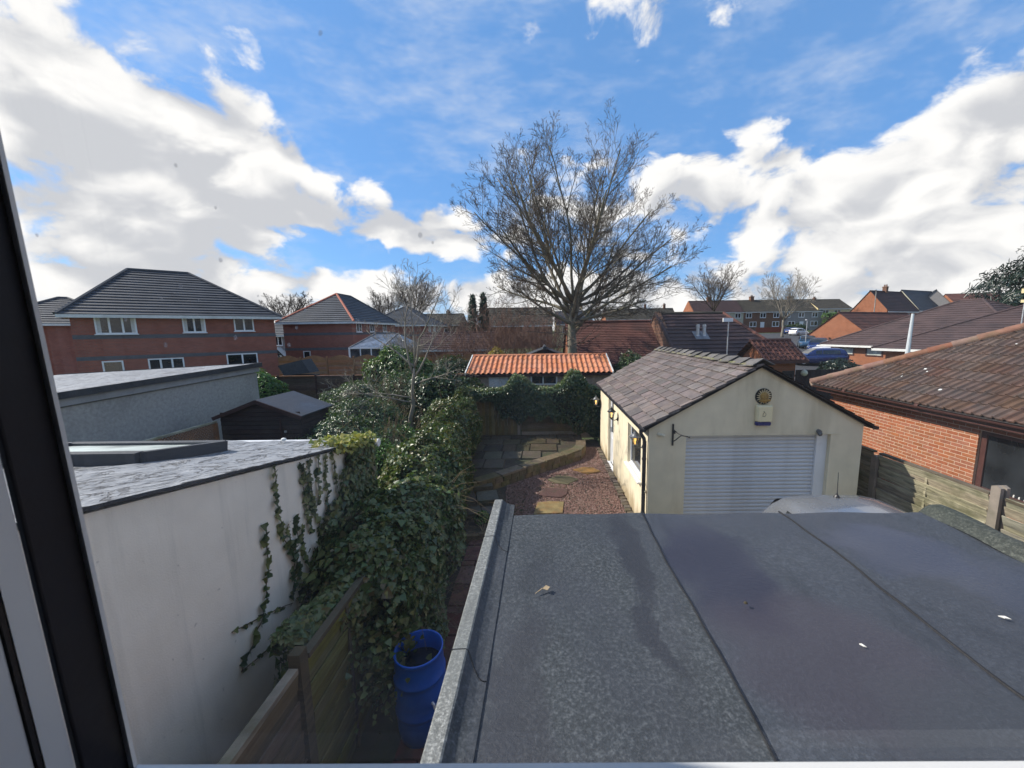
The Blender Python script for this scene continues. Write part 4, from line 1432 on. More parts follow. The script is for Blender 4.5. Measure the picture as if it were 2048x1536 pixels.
for s, xe in ((-1, sx0 - .1), (1, sx1 + .1)):
    m = MB()
    ze = 2.07 - .035
    m.prism([(sa, sy0 - .12, 2.46), (xe, sy0 - .12, ze), (xe, sy0 - .12, ze + .03), (sa, sy0 - .12, 2.49)][::s], (0, sy1 - sy0 + .24, 0))
    m.build('felt_roof', 'felt_blue', sh_)
    MB().obox((sa, sy0 - .135, 2.44), (xe, sy0 - .135, ze - .02), .02, .09).build('bargeboard', 'brown_timber', sh_)
m = MB()
m.box(-6.62, sy0 - .05, 1.62, -6.57, sy0 - .022, 1.67)
m.build('door_knob', 'galvanised', sh_)
MB().box(-6.73, sy0 - .034, .05, -6.70, sy0 - .021, 2.0).build('door_edge', 'brown_timber', sh_)

tr = thing('trellis_fence', 'brown diamond lattice trellis fence along the grey wall beside the shed', 'trellis', (-8.35, 8.2, 0))
m = MB()
y0, y1, zt, zb = 6.4, 9.46, 1.90, .9
k = y0 - 1.0
while k < y1:
    for s in (1, -1):
        a0, a1 = k, k + 1.0
        za, zb_ = (zb, zt) if s > 0 else (zt, zb)
        t0, t1 = max(0, (y0 - a0)), min(1, (y1 - a0))
        if t1 > t0:
            m.obox((-8.35 + .008 * s, a0 + t0, za + (zb_ - za) * t0), (-8.35 + .008 * s, a0 + t1, za + (zb_ - za) * t1), .012, .026, (1, 0, 0))
    k += .075
lat = m.build('lattice', 'wood_orange', tr, kind='stuff')
MB().box(-8.38, y0, zt, -8.32, y1, zt + .05).build('top_rail', 'fence_board', tr)
for y in (y0, 7.93, y1 - .06):
    MB().box(-8.395, y, 0, -8.305, y + .06, zt - .002).build('post', 'wood_orange', tr)
for i in range(8):
    MB().box(-8.36, y0, .02 + i * .11, -8.34, y1, .125 + i * .11).build('board', 'fence_board_brown', tr)

# ------------------------------------------------------------------ our side fence, deep in the hedge
fl = thing('side_fence', 'mossy overlapping board fence between white wall and blue barrel', 'fence', (-1.9, 4.0, 0))
rnd = random.Random(3)
fm = MB()
fm.v = [(0, 0, 0), (0, 1, 0), (0, 1, 1), (0, 0, 1), (1, 0, 0), (1, 1, 0), (1, 1, 1), (1, 0, 1), (0, .5, 1.06), (1, .5, 1.06), (0, .5, -.03), (1, .5, -.03)]
fm.f = [(0, 10, 1, 2, 8, 3), (4, 7, 9, 6, 5, 11), (0, 3, 7, 4), (1, 5, 6, 2), (3, 8, 9, 7), (8, 2, 6, 9), (0, 4, 11, 10), (10, 11, 5, 1)]
ME_B = {k: fm.mesh('board', k) for k in ('fence_board', 'fence_board_dark', 'fence_board_moss', 'fence_board_brown', 'fence_board_orange', 'fence_board_vert')}
for pi, (pa, pb) in enumerate(((.75, 2.52), (2.66, 4.45), (4.59, 6.4))):
    top = 1.62 if pi < 2 else 1.5
    n = 12
    for i in range(n):
        z = .06 + i * (top - .1) / n
        mk = 'fence_board_moss' if pi in (1, 2) else 'fence_board_dark'
        piece('board', ME_B[mk], fl, (-1.905 + .012 * (i % 2), pa, z), (0, .10 + rnd.gauss(0, .02), rnd.gauss(0, .003)), (.014, pb - pa, (top - .1) / n + .03))
    MB().box(-1.925, pa, top - .03, -1.855, pb, top + .012).build('capping', 'fence_board' if pi == 0 else 'fence_board_dark', fl)
    MB().box(-1.94, pb + .02, 0, -1.85, pb + .11, top + .10).build('post', 'fence_board_dark', fl)
    for q in (.33, .66):
        MB().box(-1.884, pa + (pb - pa) * q - .02, .05, -1.862, pa + (pb - pa) * q + .02, top - .032).build('batten', 'fence_board_dark', fl)

# ------------------------------------------------------------------ ivy
def hedge_points(n, path, rx, rzfun, zc, seed, zmin=-.35):
    """points round a lumpy sausage that follows path (list of (x, y)); returns P, N"""
    path = np.array(path, float)
    t = rng.uniform(0, len(path) - 1, n)
    i = np.minimum(t.astype(int), len(path) - 2)
    f = (t - i)[:, None]
    c = path[i] * (1 - f) + path[i + 1] * f
    a = rng.uniform(-.5, math.pi + .5, n)
    dirs = np.stack([np.cos(a), rng.normal(0, .15, n), np.sin(a)], 1)
    rz_ = np.array([rzfun(q) for q in c[:, 1]])
    base = np.stack([c[:, 0], c[:, 1], np.full(n, zc)], 1)
    k = 1 + .26 * wob(base * 1.4 + dirs * 1.3, seed) + .12 * wob(base * 4 + dirs * 3, seed * 2)
    k = k * (1 - np.abs(rng.normal(0, .11, n)))
    P = base + dirs * np.stack([np.full(n, rx), np.full(n, 1.0), rz_], 1) * k[:, None]
    return P, dirs


def hedge_core(path, rx, rzfun, zc, seed, f=.78):  # dark filler added inside the leaves, stops sight through the hedge
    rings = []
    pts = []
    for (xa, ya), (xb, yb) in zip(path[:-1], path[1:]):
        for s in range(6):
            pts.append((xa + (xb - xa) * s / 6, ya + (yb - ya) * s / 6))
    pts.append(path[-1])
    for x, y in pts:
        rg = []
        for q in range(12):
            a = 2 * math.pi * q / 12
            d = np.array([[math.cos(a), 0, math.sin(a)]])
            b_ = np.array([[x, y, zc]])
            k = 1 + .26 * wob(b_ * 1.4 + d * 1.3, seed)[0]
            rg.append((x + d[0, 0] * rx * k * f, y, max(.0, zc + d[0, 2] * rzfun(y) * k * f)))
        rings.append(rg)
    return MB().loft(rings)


def strays(mb, P, N, n, l0=.25, l1=.7, r=.004):
    for j in rng.integers(0, len(P), n):
        p = Vector(P[j])
        d = Vector(N[j]) + Vector((random.gauss(0, .5), random.gauss(0, .5), random.gauss(.2, .4)))
        Ln = random.uniform(l0, l1)
        q = p + d * Ln * .5
        mb.tube([p - d * .1, q, q + (d + Vector((random.gauss(0, .3), random.gauss(0, .3), -.7))) * Ln * .5], [r, r * .8, r * .4], 3, False)


hedge = thing('ivy_hedge', 'long mound of dark green ivy smothering the side fence', 'hedge', (-2.0, 7.5, 0))
pA = [(-2.02, 3.75), (-1.98, 4.4), (-2.02, 5.2), (-2.12, 6.1), (-2.2, 7.0)]
rzA = lambda y: .74 + .10 * math.sin(y * 1.7) + (.10 if y > 5 else 0)
P, N = hedge_points(30000, pA, .60, rzA, 1.05, 1.3)
P2 = P[rng.random(len(P)) < .16].copy()
P2[:, 2] = P2[:, 2] - np.abs(rng.normal(0, .3, len(P2)))
big_ = rng.random(len(P)) < .22
leaves('foliage', P[~big_], N[~big_], .028, .075, 'ivy_leaf', hedge, 'ivy', .6, .7)
leaves('large_leaves', P[big_], N[big_], .075, .125, 'ivy_leaf', hedge, 'ivy', .5, .9)
hedge_core(pA, .60, rzA, 1.05, 1.3).build('inner_blocker', 'leaf_core', hedge, smooth=True)
# growth that has crept forward over the fence top
n = 3600
yy = rng.uniform(2.75, 4.0, n)
rr_ = .10 + .22 * (yy - 2.75) / 1.25
an_ = rng.uniform(-.7, math.pi + .7, n)
P = np.stack([-2.12 + .10 * (yy - 2.75) + np.cos(an_) * rr_ * rng.uniform(.8, 1.2, n), yy, 1.50 + .10 * np.sin(yy * 5) + np.sin(an_) * rr_ * rng.uniform(.7, 1.15, n) - .5 * (rng.random(n) < .25) * rng.random(n)], 1)
leaves('fence_growth', P, np.stack([np.cos(an_), np.full(n, -.3), np.sin(an_) + .2], 1), .045, .08, 'ivy_leaf', hedge, 'ivy', .5, .8)
n = 1500
P = np.stack([rng.normal(-1.66, .13, n), rng.normal(3.62, .22, n), rng.uniform(.45, 1.22, n)], 1)
leaves('hanging_growth', P, np.tile((.6, -.6, .3), (n, 1)), .03, .075, 'ivy_leaf', hedge, 'ivy', .7, .9)
# skirt of trailing growth over the fence face towards the path
n = 7000
yy = rng.uniform(3.9, 8.0, n)
zz2 = rng.uniform(.05, 1.25, n) ** 1.0
P = np.stack([-1.42 - .08 * (yy - 4) - .10 * np.abs(rng.normal(0, 1, n)) + .12 * np.sin(yy * 3.1), yy, zz2 + .25 * np.sin(yy * 2.3) * (zz2 > .3)], 1)
leaves('trailing_growth', P, np.tile((.9, -.3, .3), (n, 1)), .04, .075, 'ivy_leaf', hedge, 'ivy', .6, .8)
m = MB()
strays(m, P, np.tile((.9, -.3, .3), (n, 1)), 150, .2, .7)
for _ in range(10):
    y = random.uniform(3.6, 7.5)
    m.tube([(-1.95, y, .0), (-1.9, y + .1, .6), (-2.0, y + random.uniform(-.3, .3), 1.5)], [.02, .016, .01], 5)
m.build('stems', 'stem', hedge)

olive = thing('bramble_hedge', 'sunlit olive tangle of bramble and ivy at the far end of the hedge', 'hedge', (-2.7, 10.5, 0))
pB = [(-2.25, 6.2), (-2.3, 7.2), (-2.45, 8.4), (-2.6, 9.6), (-2.75, 11.0), (-2.9, 12.3), (-2.9, 13.4)]
rzB = lambda y: .95 + .10 * math.sin(y * 1.9)
P, N = hedge_points(34000, pB, .66, rzB, 1.05, 4.1)
leaves('foliage', P, N, .035, .085, 'olive_leaf', olive, 'ivy', .65, .4)
hedge_core(pB, .62, rzB, 1.05, 4.1).build('inner_blocker', 'leaf_core', olive, smooth=True)
m = MB()
strays(m, P, N, 60, .3, .7, .003)
m.build('bramble_stems', 'stem', olive)

# ivy climbing the white wall
vine = thing('wall_ivy', 'ivy vine climbing the white rendered wall in strands', 'ivy', (WX, 4.2, 0))
n = 5600
u = rng.uniform(0, 1, n)
yy = 4.02 + (5.42 - 4.02) * rng.power(1.6, n)
topz = np.array([zr(y) for y in yy])
zz2 = rng.uniform(.5, 1, n) * topz
edge = 4.0 + .75 * np.clip((zz2 - 1.5) / 1.1, 0, 1) ** 1.3 + .12 * np.sin(zz2 * 6) + .08 * np.sin(zz2 * 15)
keep = (yy > edge) & ~((zz2 > 2.1) & (yy < 4.75) & (np.sin(yy * 23) > .1) & (rng.random(n) < .92))
P = np.stack([WX + rng.uniform(.015, .11, n), yy, zz2], 1)[keep]
leaves('foliage', P, np.tile((1, 0, .25), (len(P), 1)), .05, .095, 'ivy_leaf', vine, 'ivy', .35, 1.0)
n = 500
P = np.stack([rng.uniform(WX - .25, WX + .16, n), rng.uniform(4.5, 5.42, n), np.zeros(n)], 1)
P[:, 2] = np.array([zr(y) for y in P[:, 1]]) + rng.uniform(-.06, .10, n)
leaves('crown_growth', P, np.tile((.3, -.3, 1), (n, 1)), .05, .085, 'yellow_ivy', vine, 'ivy', .6, .3)
T, Fc = LEAF['ivy']
T = np.array([(0, .10, 0), (.40, -.06, .05), (.54, .36, .10), (0, 1.0, -.08), (-.54, .36, .10), (-.40, -.06, .05)])
vleaf_me = np_mesh('leaf', T, Fc, 'ivy_leaf')
vleaf_me2 = np_mesh('leaf', T * np.array((1.0, 1.0, 1.6)), Fc, 'ivy_leaf_dark')
strands = [
    [(3.50, 2.84), (3.49, 2.59), (3.50, 2.31), (3.53, 2.09), (3.62, 1.86)],
    [(3.75, 2.22), (3.72, 2.02), (3.66, 1.86), (3.60, 1.62), (3.56, 1.40)],
    [(3.31, 2.33), (3.29, 1.97), (3.21, 1.67), (3.14, 1.54), (3.00, 1.40), (2.86, 1.27)],
    [(2.82, 1.68), (2.98, 1.62), (3.14, 1.555), (3.32, 1.49), (3.55, 1.38)],
    [(2.86, 1.27), (3.06, 1.235), (3.34, 1.15), (3.6, 1.1)],
    [(3.60, 2.20), (3.60, 2.0), (3.66, 1.80), (3.70, 1.6), (3.69, 1.35)],
    [(3.92, 2.70), (3.90, 2.45), (3.92, 2.2), (3.98, 1.9)],
    [(4.20, 2.70), (4.16, 2.45), (4.15, 2.15)],
    [(3.80, 2.10), (3.80, 1.85), (3.86, 1.6), (3.9, 1.3)],
    [(4.05, 2.74), (4.02, 2.5), (4.05, 2.2), (4.1, 1.95), (4.12, 1.7)],
    [(4.36, 2.68), (4.33, 2.45), (4.32, 2.2), (4.3, 2.0)],
    [(4.50, 2.66), (4.52, 2.4), (4.50, 2.15)],
    [(3.88, 2.76), (3.95, 2.6), (4.0, 2.35), (4.02, 2.1)],
]
m = MB()
for si, st in enumerate(strands):
    pts = []
    for (ya_, za_), (yb_, zb_) in zip(st[:-1], st[1:]):
        for s in range(5):
            f = s / 5
            pts.append((WX + .012 + .006 * math.sin(s + si), ya_ + (yb_ - ya_) * f + random.gauss(0, .006), za_ + (zb_ - za_) * f))
    pts.append((WX + .012, st[-1][0], st[-1][1]))
    m.tube(pts, .0045, 4)
    thin = si in (3, 4)
    step = .040 if not thin else .07
    acc = 0
    for a, b_ in zip(pts[:-1], pts[1:]):
        Ls = (Vector(b_) - Vector(a)).length
        acc += Ls
        while acc > step:
            acc -= step
            s = random.uniform(.050, .092) * (.62 if thin else 1) * (1.1 if si in (5, 6, 1) else 1)
            side = random.choice((-1, 1))
            # leaf blades hang from the strand, facing out of the wall
            e = Euler((random.gauss(0, .25), R(90) + random.gauss(0, .30), R(180) + side * random.uniform(.2, .9) + random.gauss(0, .2)))
            M = Matrix.Rotation(R(90), 3, 'Y') @ Matrix.Rotation(random.gauss(0, .3), 3, 'X') @ Matrix.Rotation(random.gauss(0, .3), 3, 'Y')
            M = Matrix.Rotation(R(90) + side * random.uniform(.1, .9) + R(90), 3, 'X') @ M
            o = piece('leaf', random.choice((vleaf_me, vleaf_me2)), vine, (a[0] + .012, a[1] + side * .006, a[2]), M.to_euler(), (s, s, s))
m.build('stems', 'stem', vine)

# ------------------------------------------------------------------ blue barrel
br = thing('barrel', 'open blue plastic barrel standing between fence and roof kerb', 'barrel', (-1.30, 3.47, 0))
c = (-1.30, 3.47, 0)
m = MB()
prof = [(.24, .0), (.265, .02), (.28, .10), (.292, .30), (.290, .315), (.302, .33), (.302, .355), (.292, .37), (.296, .47), (.292, .62), (.285, .66), (.297, .675), (.297, .70), (.284, .715), (.280, .80), (.270, .885), (.276, .90), (.282, .915), (.282, .935), (.270, .94), (.262, .93), (.258, .80), (.262, .5), (.255, .05), (.0, .045)]
m.lathe([(r_ * .86, z_) for r_, z_ in prof], c, 40, cap=False)
m.build('body', 'blue_plastic', br, smooth=True)
MB().lathe([(.226, .74), (.02, .74), (0.001, .74)], c, 32, cap=False).build('water', 'dark_water', br)
m = MB()
m.tube([(-1.30 + .165, 3.47 - .18, .50), (-1.30 + .195, 3.47 - .21, .50), (-1.30 + .20, 3.47 - .215, .46)], .012, 7)
m.build('tap', 'white_plastic', br)

# ------------------------------------------------------------------ brick path, beds and patio
pa_ = thing('brick_path', 'worn red paver path along the hedge, half hidden by the roof kerb', 'path', (-1.0, 5.5, 0))
pm = MB().box(-.5, -.5, 0, .5, .5, 1)
pm.v = [(x * (1 if z < .5 else .96), y * (1 if z < .5 else .96), z) for x, y, z in pm.v]
pav_me = pm.mesh('paver', 'paver')
y = 3.0
row = 0
while y < 7.0:
    d = random.choice((.42, .46, .5)) if row % 3 else .14
    x = -1.50
    while x < -.42:
        w_ = random.choice((.42, .5, .56)) if row % 3 else random.uniform(.2, .26)
        piece('paver', pav_me, pa_, (x + w_ / 2, y + d / 2, -.01 + random.uniform(0, .006)), (random.gauss(0, .01), random.gauss(0, .01), random.gauss(0, .012)), (w_ - .015, d - .015, .035 + random.uniform(0, .01)))
        x += w_
    y += d
    row += 1
kerb_me = pm.mesh('edging_stone', 'stone_block')
be = thing('bed_edging', 'row of small edging stones round the planted bed by the path', 'edging', (-1.3, 7.3, 0))
for i in range(9):
    f = i / 8
    piece('edging_stone', kerb_me, be, (-1.62 + f * 1.0 + random.gauss(0, .02), 7.02 + .48 * f ** 1.5, 0), (0, 0, .35 + random.gauss(0, .15)), (.15, .10, .12 + random.uniform(0, .03)))
# stone steps up to the raised patio
stp = thing('stone_steps', 'dark stone steps beside the hedge leading up to the patio', 'steps', (-1.6, 9.0, 0))
flag_me = pm.mesh('flagstone', 'flag')
for (x, y, z, w_, d, h_) in ((-1.75, 8.15, 0, .62, .42, .10), (-1.18, 8.20, 0, .50, .40, .10), (-1.95, 8.78, .02, .55, .62, .13), (-1.40, 8.86, .02, .52, .58, .13), (-2.15, 9.35, .12, .5, .5, .10), (-1.62, 9.42, .12, .55, .44, .10)):
    piece('flagstone', flag_me, stp, (x, y, z), (0, 0, .25 + random.gauss(0, .03)), (w_, d, h_))

pt = thing('patio', 'raised stone flagged patio with curved stone kerb in front of back fence', 'patio', (-.8, 12.0, 0))
edge_pts = [(-2.25, 8.95), (-1.75, 9.30), (-1.19, 9.76), (-.6, 10.32), (0.0, 10.88), (.6, 11.40), (1.10, 11.85), (1.30, 12.35), (1.36, 12.95)]
m = MB()
m.prism([(x, y, 0) for x, y in edge_pts] + [(1.36, 13.9, 0), (-3.2, 13.9, 0), (-3.2, 9.2, 0)], (0, 0, .255))
m.build('base', 'soil', pt)
def inside(x, y, mrg=.16):
    if y > 13.8 or x < -3.1 or x > 1.22:
        return False
    for (xa, ya_), (xb, yb_) in zip(edge_pts[:-1], edge_pts[1:]):
        nx, ny = (yb_ - ya_), -(xb - xa)
        ln = math.hypot(nx, ny)
        if ((x - xa) * nx + (y - ya_) * ny) / ln > -mrg:
            return False
    return True
y = 9.3
ca, sa_ = math.cos(.12), math.sin(.12)
while y < 13.9:
    d = random.choice((.45, .6, .6, .75))
    x = -3.2 + random.uniform(-.2, .1)
    while x < 1.4:
        w_ = random.choice((.45, .6, .75, .9))
        cx, cy = x + w_ / 2, y + d / 2
        if all(inside(cx + sx_ * w_ * .42, cy + sy_ * d * .42, .10) for sx_ in (-1, 1) for sy_ in (-1, 1)):
            piece('flagstone', flag_me, pt, (cx, cy, .25), (random.gauss(0, .008), random.gauss(0, .008), random.gauss(0, .012)), (w_ - .02, d - .02, .045 + random.uniform(0, .012)))
        x += w_
    y += d
blk_me = pm.mesh('stone_block', 'stone_block')
for (xa, ya_), (xb, yb_) in zip(edge_pts[:-1], edge_pts[1:]):
    Ls = math.hypot(xb - xa, yb_ - ya_)
    a = math.atan2(yb_ - ya_, xb - xa)
    nb = max(2, round(Ls / .27))
    for course in range(2):
        for i in range(nb):
            f = (i + .5 + (.25 if course else -.0)) / nb
            if f > 1:
                continue
            piece('stone_block', blk_me, pt, (xa + (xb - xa) * f, ya_ + (yb_ - ya_) * f, -.01 + course * .142), (0, 0, a + random.gauss(0, .03)), (Ls / nb - .012, .16, .135))
    for i in range(max(1, nb // 2)):
        f = (i + .5) / max(1, nb // 2)
        piece('coping', blk_me, pt, (xa + (xb - xa) * f - .08 * math.sin(a) * -1 * -1, ya_ + (yb_ - ya_) * f + .10 * math.cos(a), .272), (random.gauss(0, .01), random.gauss(0, .01), a + random.gauss(0, .03)), (Ls / max(1, nb // 2) - .015, .34, .05))

# gravel
gp = [(-.92, 7.15), (1.98, 7.15), (1.98, 13.1), (1.45, 13.1), (1.36, 12.9)] + [(x + .1, y - .08) for x, y in edge_pts[::-1][2:-2]] + [(-.95, 9.0)]
MB().add([(x, y, .004) for x, y in gp], [tuple(range(len(gp)))]).build('gravel_bed', 'soil', kind='structure')
def inpoly(x, y, poly):
    r_ = np.zeros(len(x), bool)
    j = len(poly) - 1
    for i in range(len(poly)):
        xi, yi = poly[i]
        xj, yj = poly[j]
        c1 = ((yi > y) != (yj > y)) & (x < (xj - xi) * (y - yi) / (yj - yi + 1e-12) + xi)
        r_ ^= c1
        j = i
    return r_
n = 34000
X, Y = rng.uniform(-1.0, 2.0, n), rng.uniform(7.15, 13.1, n)
k = inpoly(X, Y, gp)
X, Y = X[k], Y[k]
n = len(X)
S = rng.uniform(.010, .021, n)
T8 = np.array([(1, 0, 0), (0, 1, 0), (-1, 0, 0), (0, -1, 0), (0, 0, .7), (0, 0, -.5)], float)
FT = np.array([(0, 1, 4), (1, 2, 4), (2, 3, 4), (3, 0, 4), (1, 0, 5), (2, 1, 5), (3, 2, 5), (0, 3, 5)])
V = T8[None] * S[:, None, None] * rng.uniform(.6, 1.3, (n, 6, 1))
a = rng.uniform(0, 6.28, n)
ca_, sa2 = np.cos(a)[:, None], np.sin(a)[:, None]
V = np.stack([V[:, :, 0] * ca_ - V[:, :, 1] * sa2, V[:, :, 0] * sa2 + V[:, :, 1] * ca_, V[:, :, 2] + .25 * V[:, :, 0]], 2)
V += np.stack([X, Y, .006 + rng.uniform(0, .012, n)], 1)[:, None, :]
F = (np.arange(n)[:, None, None] * 6 + FT[None]).reshape(-1, 3)
gr = bpy.data.objects.new('gravel', np_mesh('gravel', V.reshape(-1, 3), F, 'gravel_stone'))
COL.objects.link(gr)
tag(gr, 'loose plum coloured gravel between garage and patio', 'gravel', kind='stuff')
# rim of cobbles along the garage foot
co = thing('cobble_edging', 'row of grey cobbles along the foot of the garage wall', 'edging', (1.9, 9.6, 0))
cob_me = pm.mesh('cobble', 'step_stone')
for i in range(34):
    piece('cobble', cob_me, co, (1.90 + random.gauss(0, .012), 7.4 + i * .163, 0), (0, 0, random.gauss(0, .12)), (.14, .13, .05 + random.uniform(0, .02)))

# stepping stones in the gravel
def step_stone(label, c, poly, material):
    m = MB()
    m.prism([(c[0] + x, c[1] + y, 0) for x, y in poly], (0, 0, .036 + random.uniform(0, .008)))
    t = m.build('stepping_stone', material, label=label, cat='stepping stone', group='stepping stones in the gravel', bevel=.008)
    return t
for nm, cc in (('stone_ochre', (0.21, 0.115, 0.035)), ('stone_green', (0.115, 0.10, 0.055)), ('stone_plum', (0.085, 0.045, 0.038)), ('stone_mixed', (0.21, 0.16, 0.07))):
    mat(nm, cc, .75, .35, 6, .5, 30, dirt=(0.05, 0.048, 0.025) if nm != 'stone_mixed' else (0.22, 0.10, 0.03), dscale=4, damt=.6)
step_stone('ochre stepping stone farthest along the gravel, nearest the garage door', (1.22, 10.78), [(-.38, .06), (-.05, .26), (.22, .22), (.42, -.12), (.02, -.28), (-.16, -.16)], 'stone_ochre')
step_stone('greenish stepping stone, second farthest along the gravel', (.50, 10.10), [(-.42, .02), (-.14, .30), (.25, .20), (.44, .0), (.12, -.34), (-.2, -.24)], 'stone_green')
step_stone('dark plum stepping stone in the middle of the gravel', (.25, 9.30), [(-.38, -.18), (-.24, .22), (.36, .17), (.30, -.18), (.16, -.34), (-.2, -.28)], 'stone_plum')
step_stone('mottled yellow stepping stone nearest the felt roof edge', (.10, 8.45), [(-.36, -.34), (-.27, .24), (.05, .30), (.36, .26), (.30, -.30)], 'stone_mixed')

# ------------------------------------------------------------------ back fence with its cloak of ivy
bf = thing('back_fence', 'weathered wooden back fence behind the patio, half hidden by ivy', 'fence', (-.5, 14.0, 0))
x = -3.6
while x < -1.0:
    piece('board', ME_B['fence_board_vert'], bf, (x, 14.0 + random.gauss(0, .004), .24), (0, random.gauss(0, .006), 0), (.112, .016, 1.52 + random.uniform(0, .02)))
    x += .118
for i in range(13):
    piece('board', ME_B['fence_board_dark'], bf, (-.84, 14.0 - .01 * (i % 2), .36 + i * .112), (.08 + random.gauss(0, .02), random.gauss(0, .006), 0), (2.9, .016, .135))
MB().box(-.84, 13.985, .10, 2.06, 14.03, .355).build('gravel_board', 'concrete_post', bf)
MB().box(-3.6, 13.985, .10, -.99, 14.02, .235).build('gravel_board', 'concrete_post', bf)
for x in (-.985, 2.07):
    MB().box(x, 13.96, 0, x + .10, 14.06, 1.86).build('post', 'concrete_post', bf)
for z in (.5, 1.1, 1.6):
    MB().box(-3.6, 14.018, z, -.99, 14.05, z + .07).build('rail', 'fence_board_dark', bf)

bi = thing('fence_ivy', 'dark ivy hanging in heavy curtains over the back fence', 'ivy', (.4, 13.8, 0))
def low(x):
    """lower fringe of the ivy along the fence"""
    x = np.asarray(x)
    return np.interp(x, [-2.9, -2.3, -1.75, -1.5, -1.0, -.4, .2, .6, 1.1, 1.6, 2.2], [1.5, 1.72, 1.4, .95, .75, 1.0, .95, .8, .45, .25, .15]) + .10 * np.sin(x * 9)
def high(x):
    x = np.asarray(x)
    return np.interp(x, [-2.9, -2.3, -1.7, -1.45, -1.1, -.7, -.45, -.2, .3, .65, 1.0, 1.3, 1.7, 2.2], [2.0, 1.9, 1.95, 2.0, 2.45, 2.35, 2.1, 1.95, 1.95, 2.1, 2.6, 2.55, 2.0, 1.9])
n = 17000
xx = rng.uniform(-2.9, 2.2, n)
lo, hi = low(xx), high(xx)
zz2 = lo + (hi - lo) * rng.uniform(0, 1, n) ** .85
bul = .16 + .14 * np.sin(xx * 2.7 + zz2 * 2) + .20 * np.clip((zz2 - 1.2), 0, 1)
P = np.stack([xx, 13.96 - bul - .07 * np.abs(rng.normal(0, 1, n)), zz2], 1)
leaves('foliage', P, np.tile((-.1, -1, .45), (n, 1)), .045, .085, 'ivy_leaf_dark', bi, 'ivy', .55, .8)
n = 5200
xx = rng.uniform(-2.9, 2.2, n)
P = np.stack([xx, 13.75 + rng.uniform(0, .6, n), high(xx) + rng.uniform(-.12, .09, n)], 1)
leaves('top_growth', P, np.tile((-.2, -.3, 1), (n, 1)), .045, .09, 'ivy_leaf', bi, 'ivy', .6, .3)
m = MB()
gx_ = np.linspace(-2.9, 2.2, 52)
rings = []
for q in gx_:
    l_, h_ = float(low(q)) + .12, float(high(q)) - .06
    b0 = .05 + .10 * (1 + math.sin(q * 2.7)) * .5
    rings.append([(q, 14.25, l_), (q, 13.93 - b0 * .4, l_), (q, 13.90 - b0, (l_ + h_) / 2), (q, 13.85 - b0, h_ - .1), (q, 14.0, h_), (q, 14.3, h_ - .1)])
m.loft(rings)
m.build('inner_blocker', 'leaf_core', bi, smooth=True)  # dark filler behind the ivy leaves, added to block the view through
m = MB()
strays(m, P, np.tile((-.2, -.3, 1), (len(P), 1)), 60, .2, .5)
for _ in range(26):
    x = random.uniform(.2, 2.1)
    z0 = random.uniform(.3, 1.1)
    m.tube([(x, 13.7, z0), (x + random.uniform(-.2, .2), 13.6, z0 - .2), (x + random.uniform(-.4, .4), 13.66, max(.05, z0 - .6))], [.008, .006, .003], 4, False)
m.build('stems', 'stem', bi)

# ------------------------------------------------------------------ outbuilding with orange pantiles beyond the fence
ts = thing('pantile_outbuilding', 'low outbuilding with bright orange pantile roof beyond the back fence', 'outbuilding', (-.15, 16.4, 0))
TX0, TX1, TY0, TY1 = -3.15, 2.82, 15.55, 17.30
m = MB()
m.box(TX0 + .1, TY0 + .08, 0, -2.25, TY0 + .25, 2.30)
m.box(-1.45, TY0 + .08, 0, -.52, TY0 + .25, 2.30)
m.box(-.52, TY0 + .08, 0, .58, TY0 + .25, 1.90)
m.box(.58, TY0 + .08, 0, TX1 - .1, TY0 + .25, 2.30)
m.box(-2.25, TY0 + .08, 2.24, -1.45, TY0 + .25, 2.30)
for x in (TX0 + .1, TX1 - .25):
    m.prism([(x, TY0 + .25, 0), (x, TY1 + .6, 0), (x, TY1 + .6, 2.55), (x, TY1, 2.88), (x, TY0 + .25, 2.30)], (.15, 0, 0))
m.build('wall', 'rough_wall', ts)
d_ = MB()
for i in range(8):
    d_.box(-2.25 + i * .1, TY0 + .10, .1, -2.155 + i * .1, TY0 + .14, 2.235)
d_.build('door', 'white_paint', ts)
w_ = MB()
for a, b_ in ((-.52, -.46), (-.03, .02), (.52, .58)):
    w_.box(a, TY0 + .06, 1.905, b_, TY0 + .12, 2.295)
for a, b_ in ((1.905, 1.95), (2.25, 2.295)):
    w_.box(-.46, TY0 + .062, a, -.03, TY0 + .118, b_)
    w_.box(.02, TY0 + .062, a, .52, TY0 + .118, b_)
wo_ = w_.build('window', 'white_paint', ts)
MB().box(-.46, TY0 + .09, 1.95, -.03, TY0 + .10, 2.25).build('pane', 'pane_dark', wo_)
MB().box(.02, TY0 + .09, 1.95, .52, TY0 + .10, 2.25).build('pane', 'pane_dark', wo_)
tm = MB()
TW = (TX1 - TX0) / 28
slp = math.atan2(3.0 - 2.40, TY1 - TY0)
SL = math.hypot(3.0 - 2.40, TY1 - TY0)
prof = [(u_ * TW, (.045 * math.sin(math.pi * min(1, u_ / .62)) if u_ < .62 else -.012 * math.sin(math.pi * (u_ - .62) / .38))) for u_ in [i / 10 for i in range(11)]]
seg = 3
for s in range(1):
    tm.loft([[(x, 0, z) for x, z in prof] + [(x, 0, z - .014) for x, z in prof[::-1]], [(x, 1, z) for x, z in prof] + [(x, 1, z - .014) for x, z in prof[::-1]]])
pan_me = tm.mesh('pantile', 'pantile_piece')
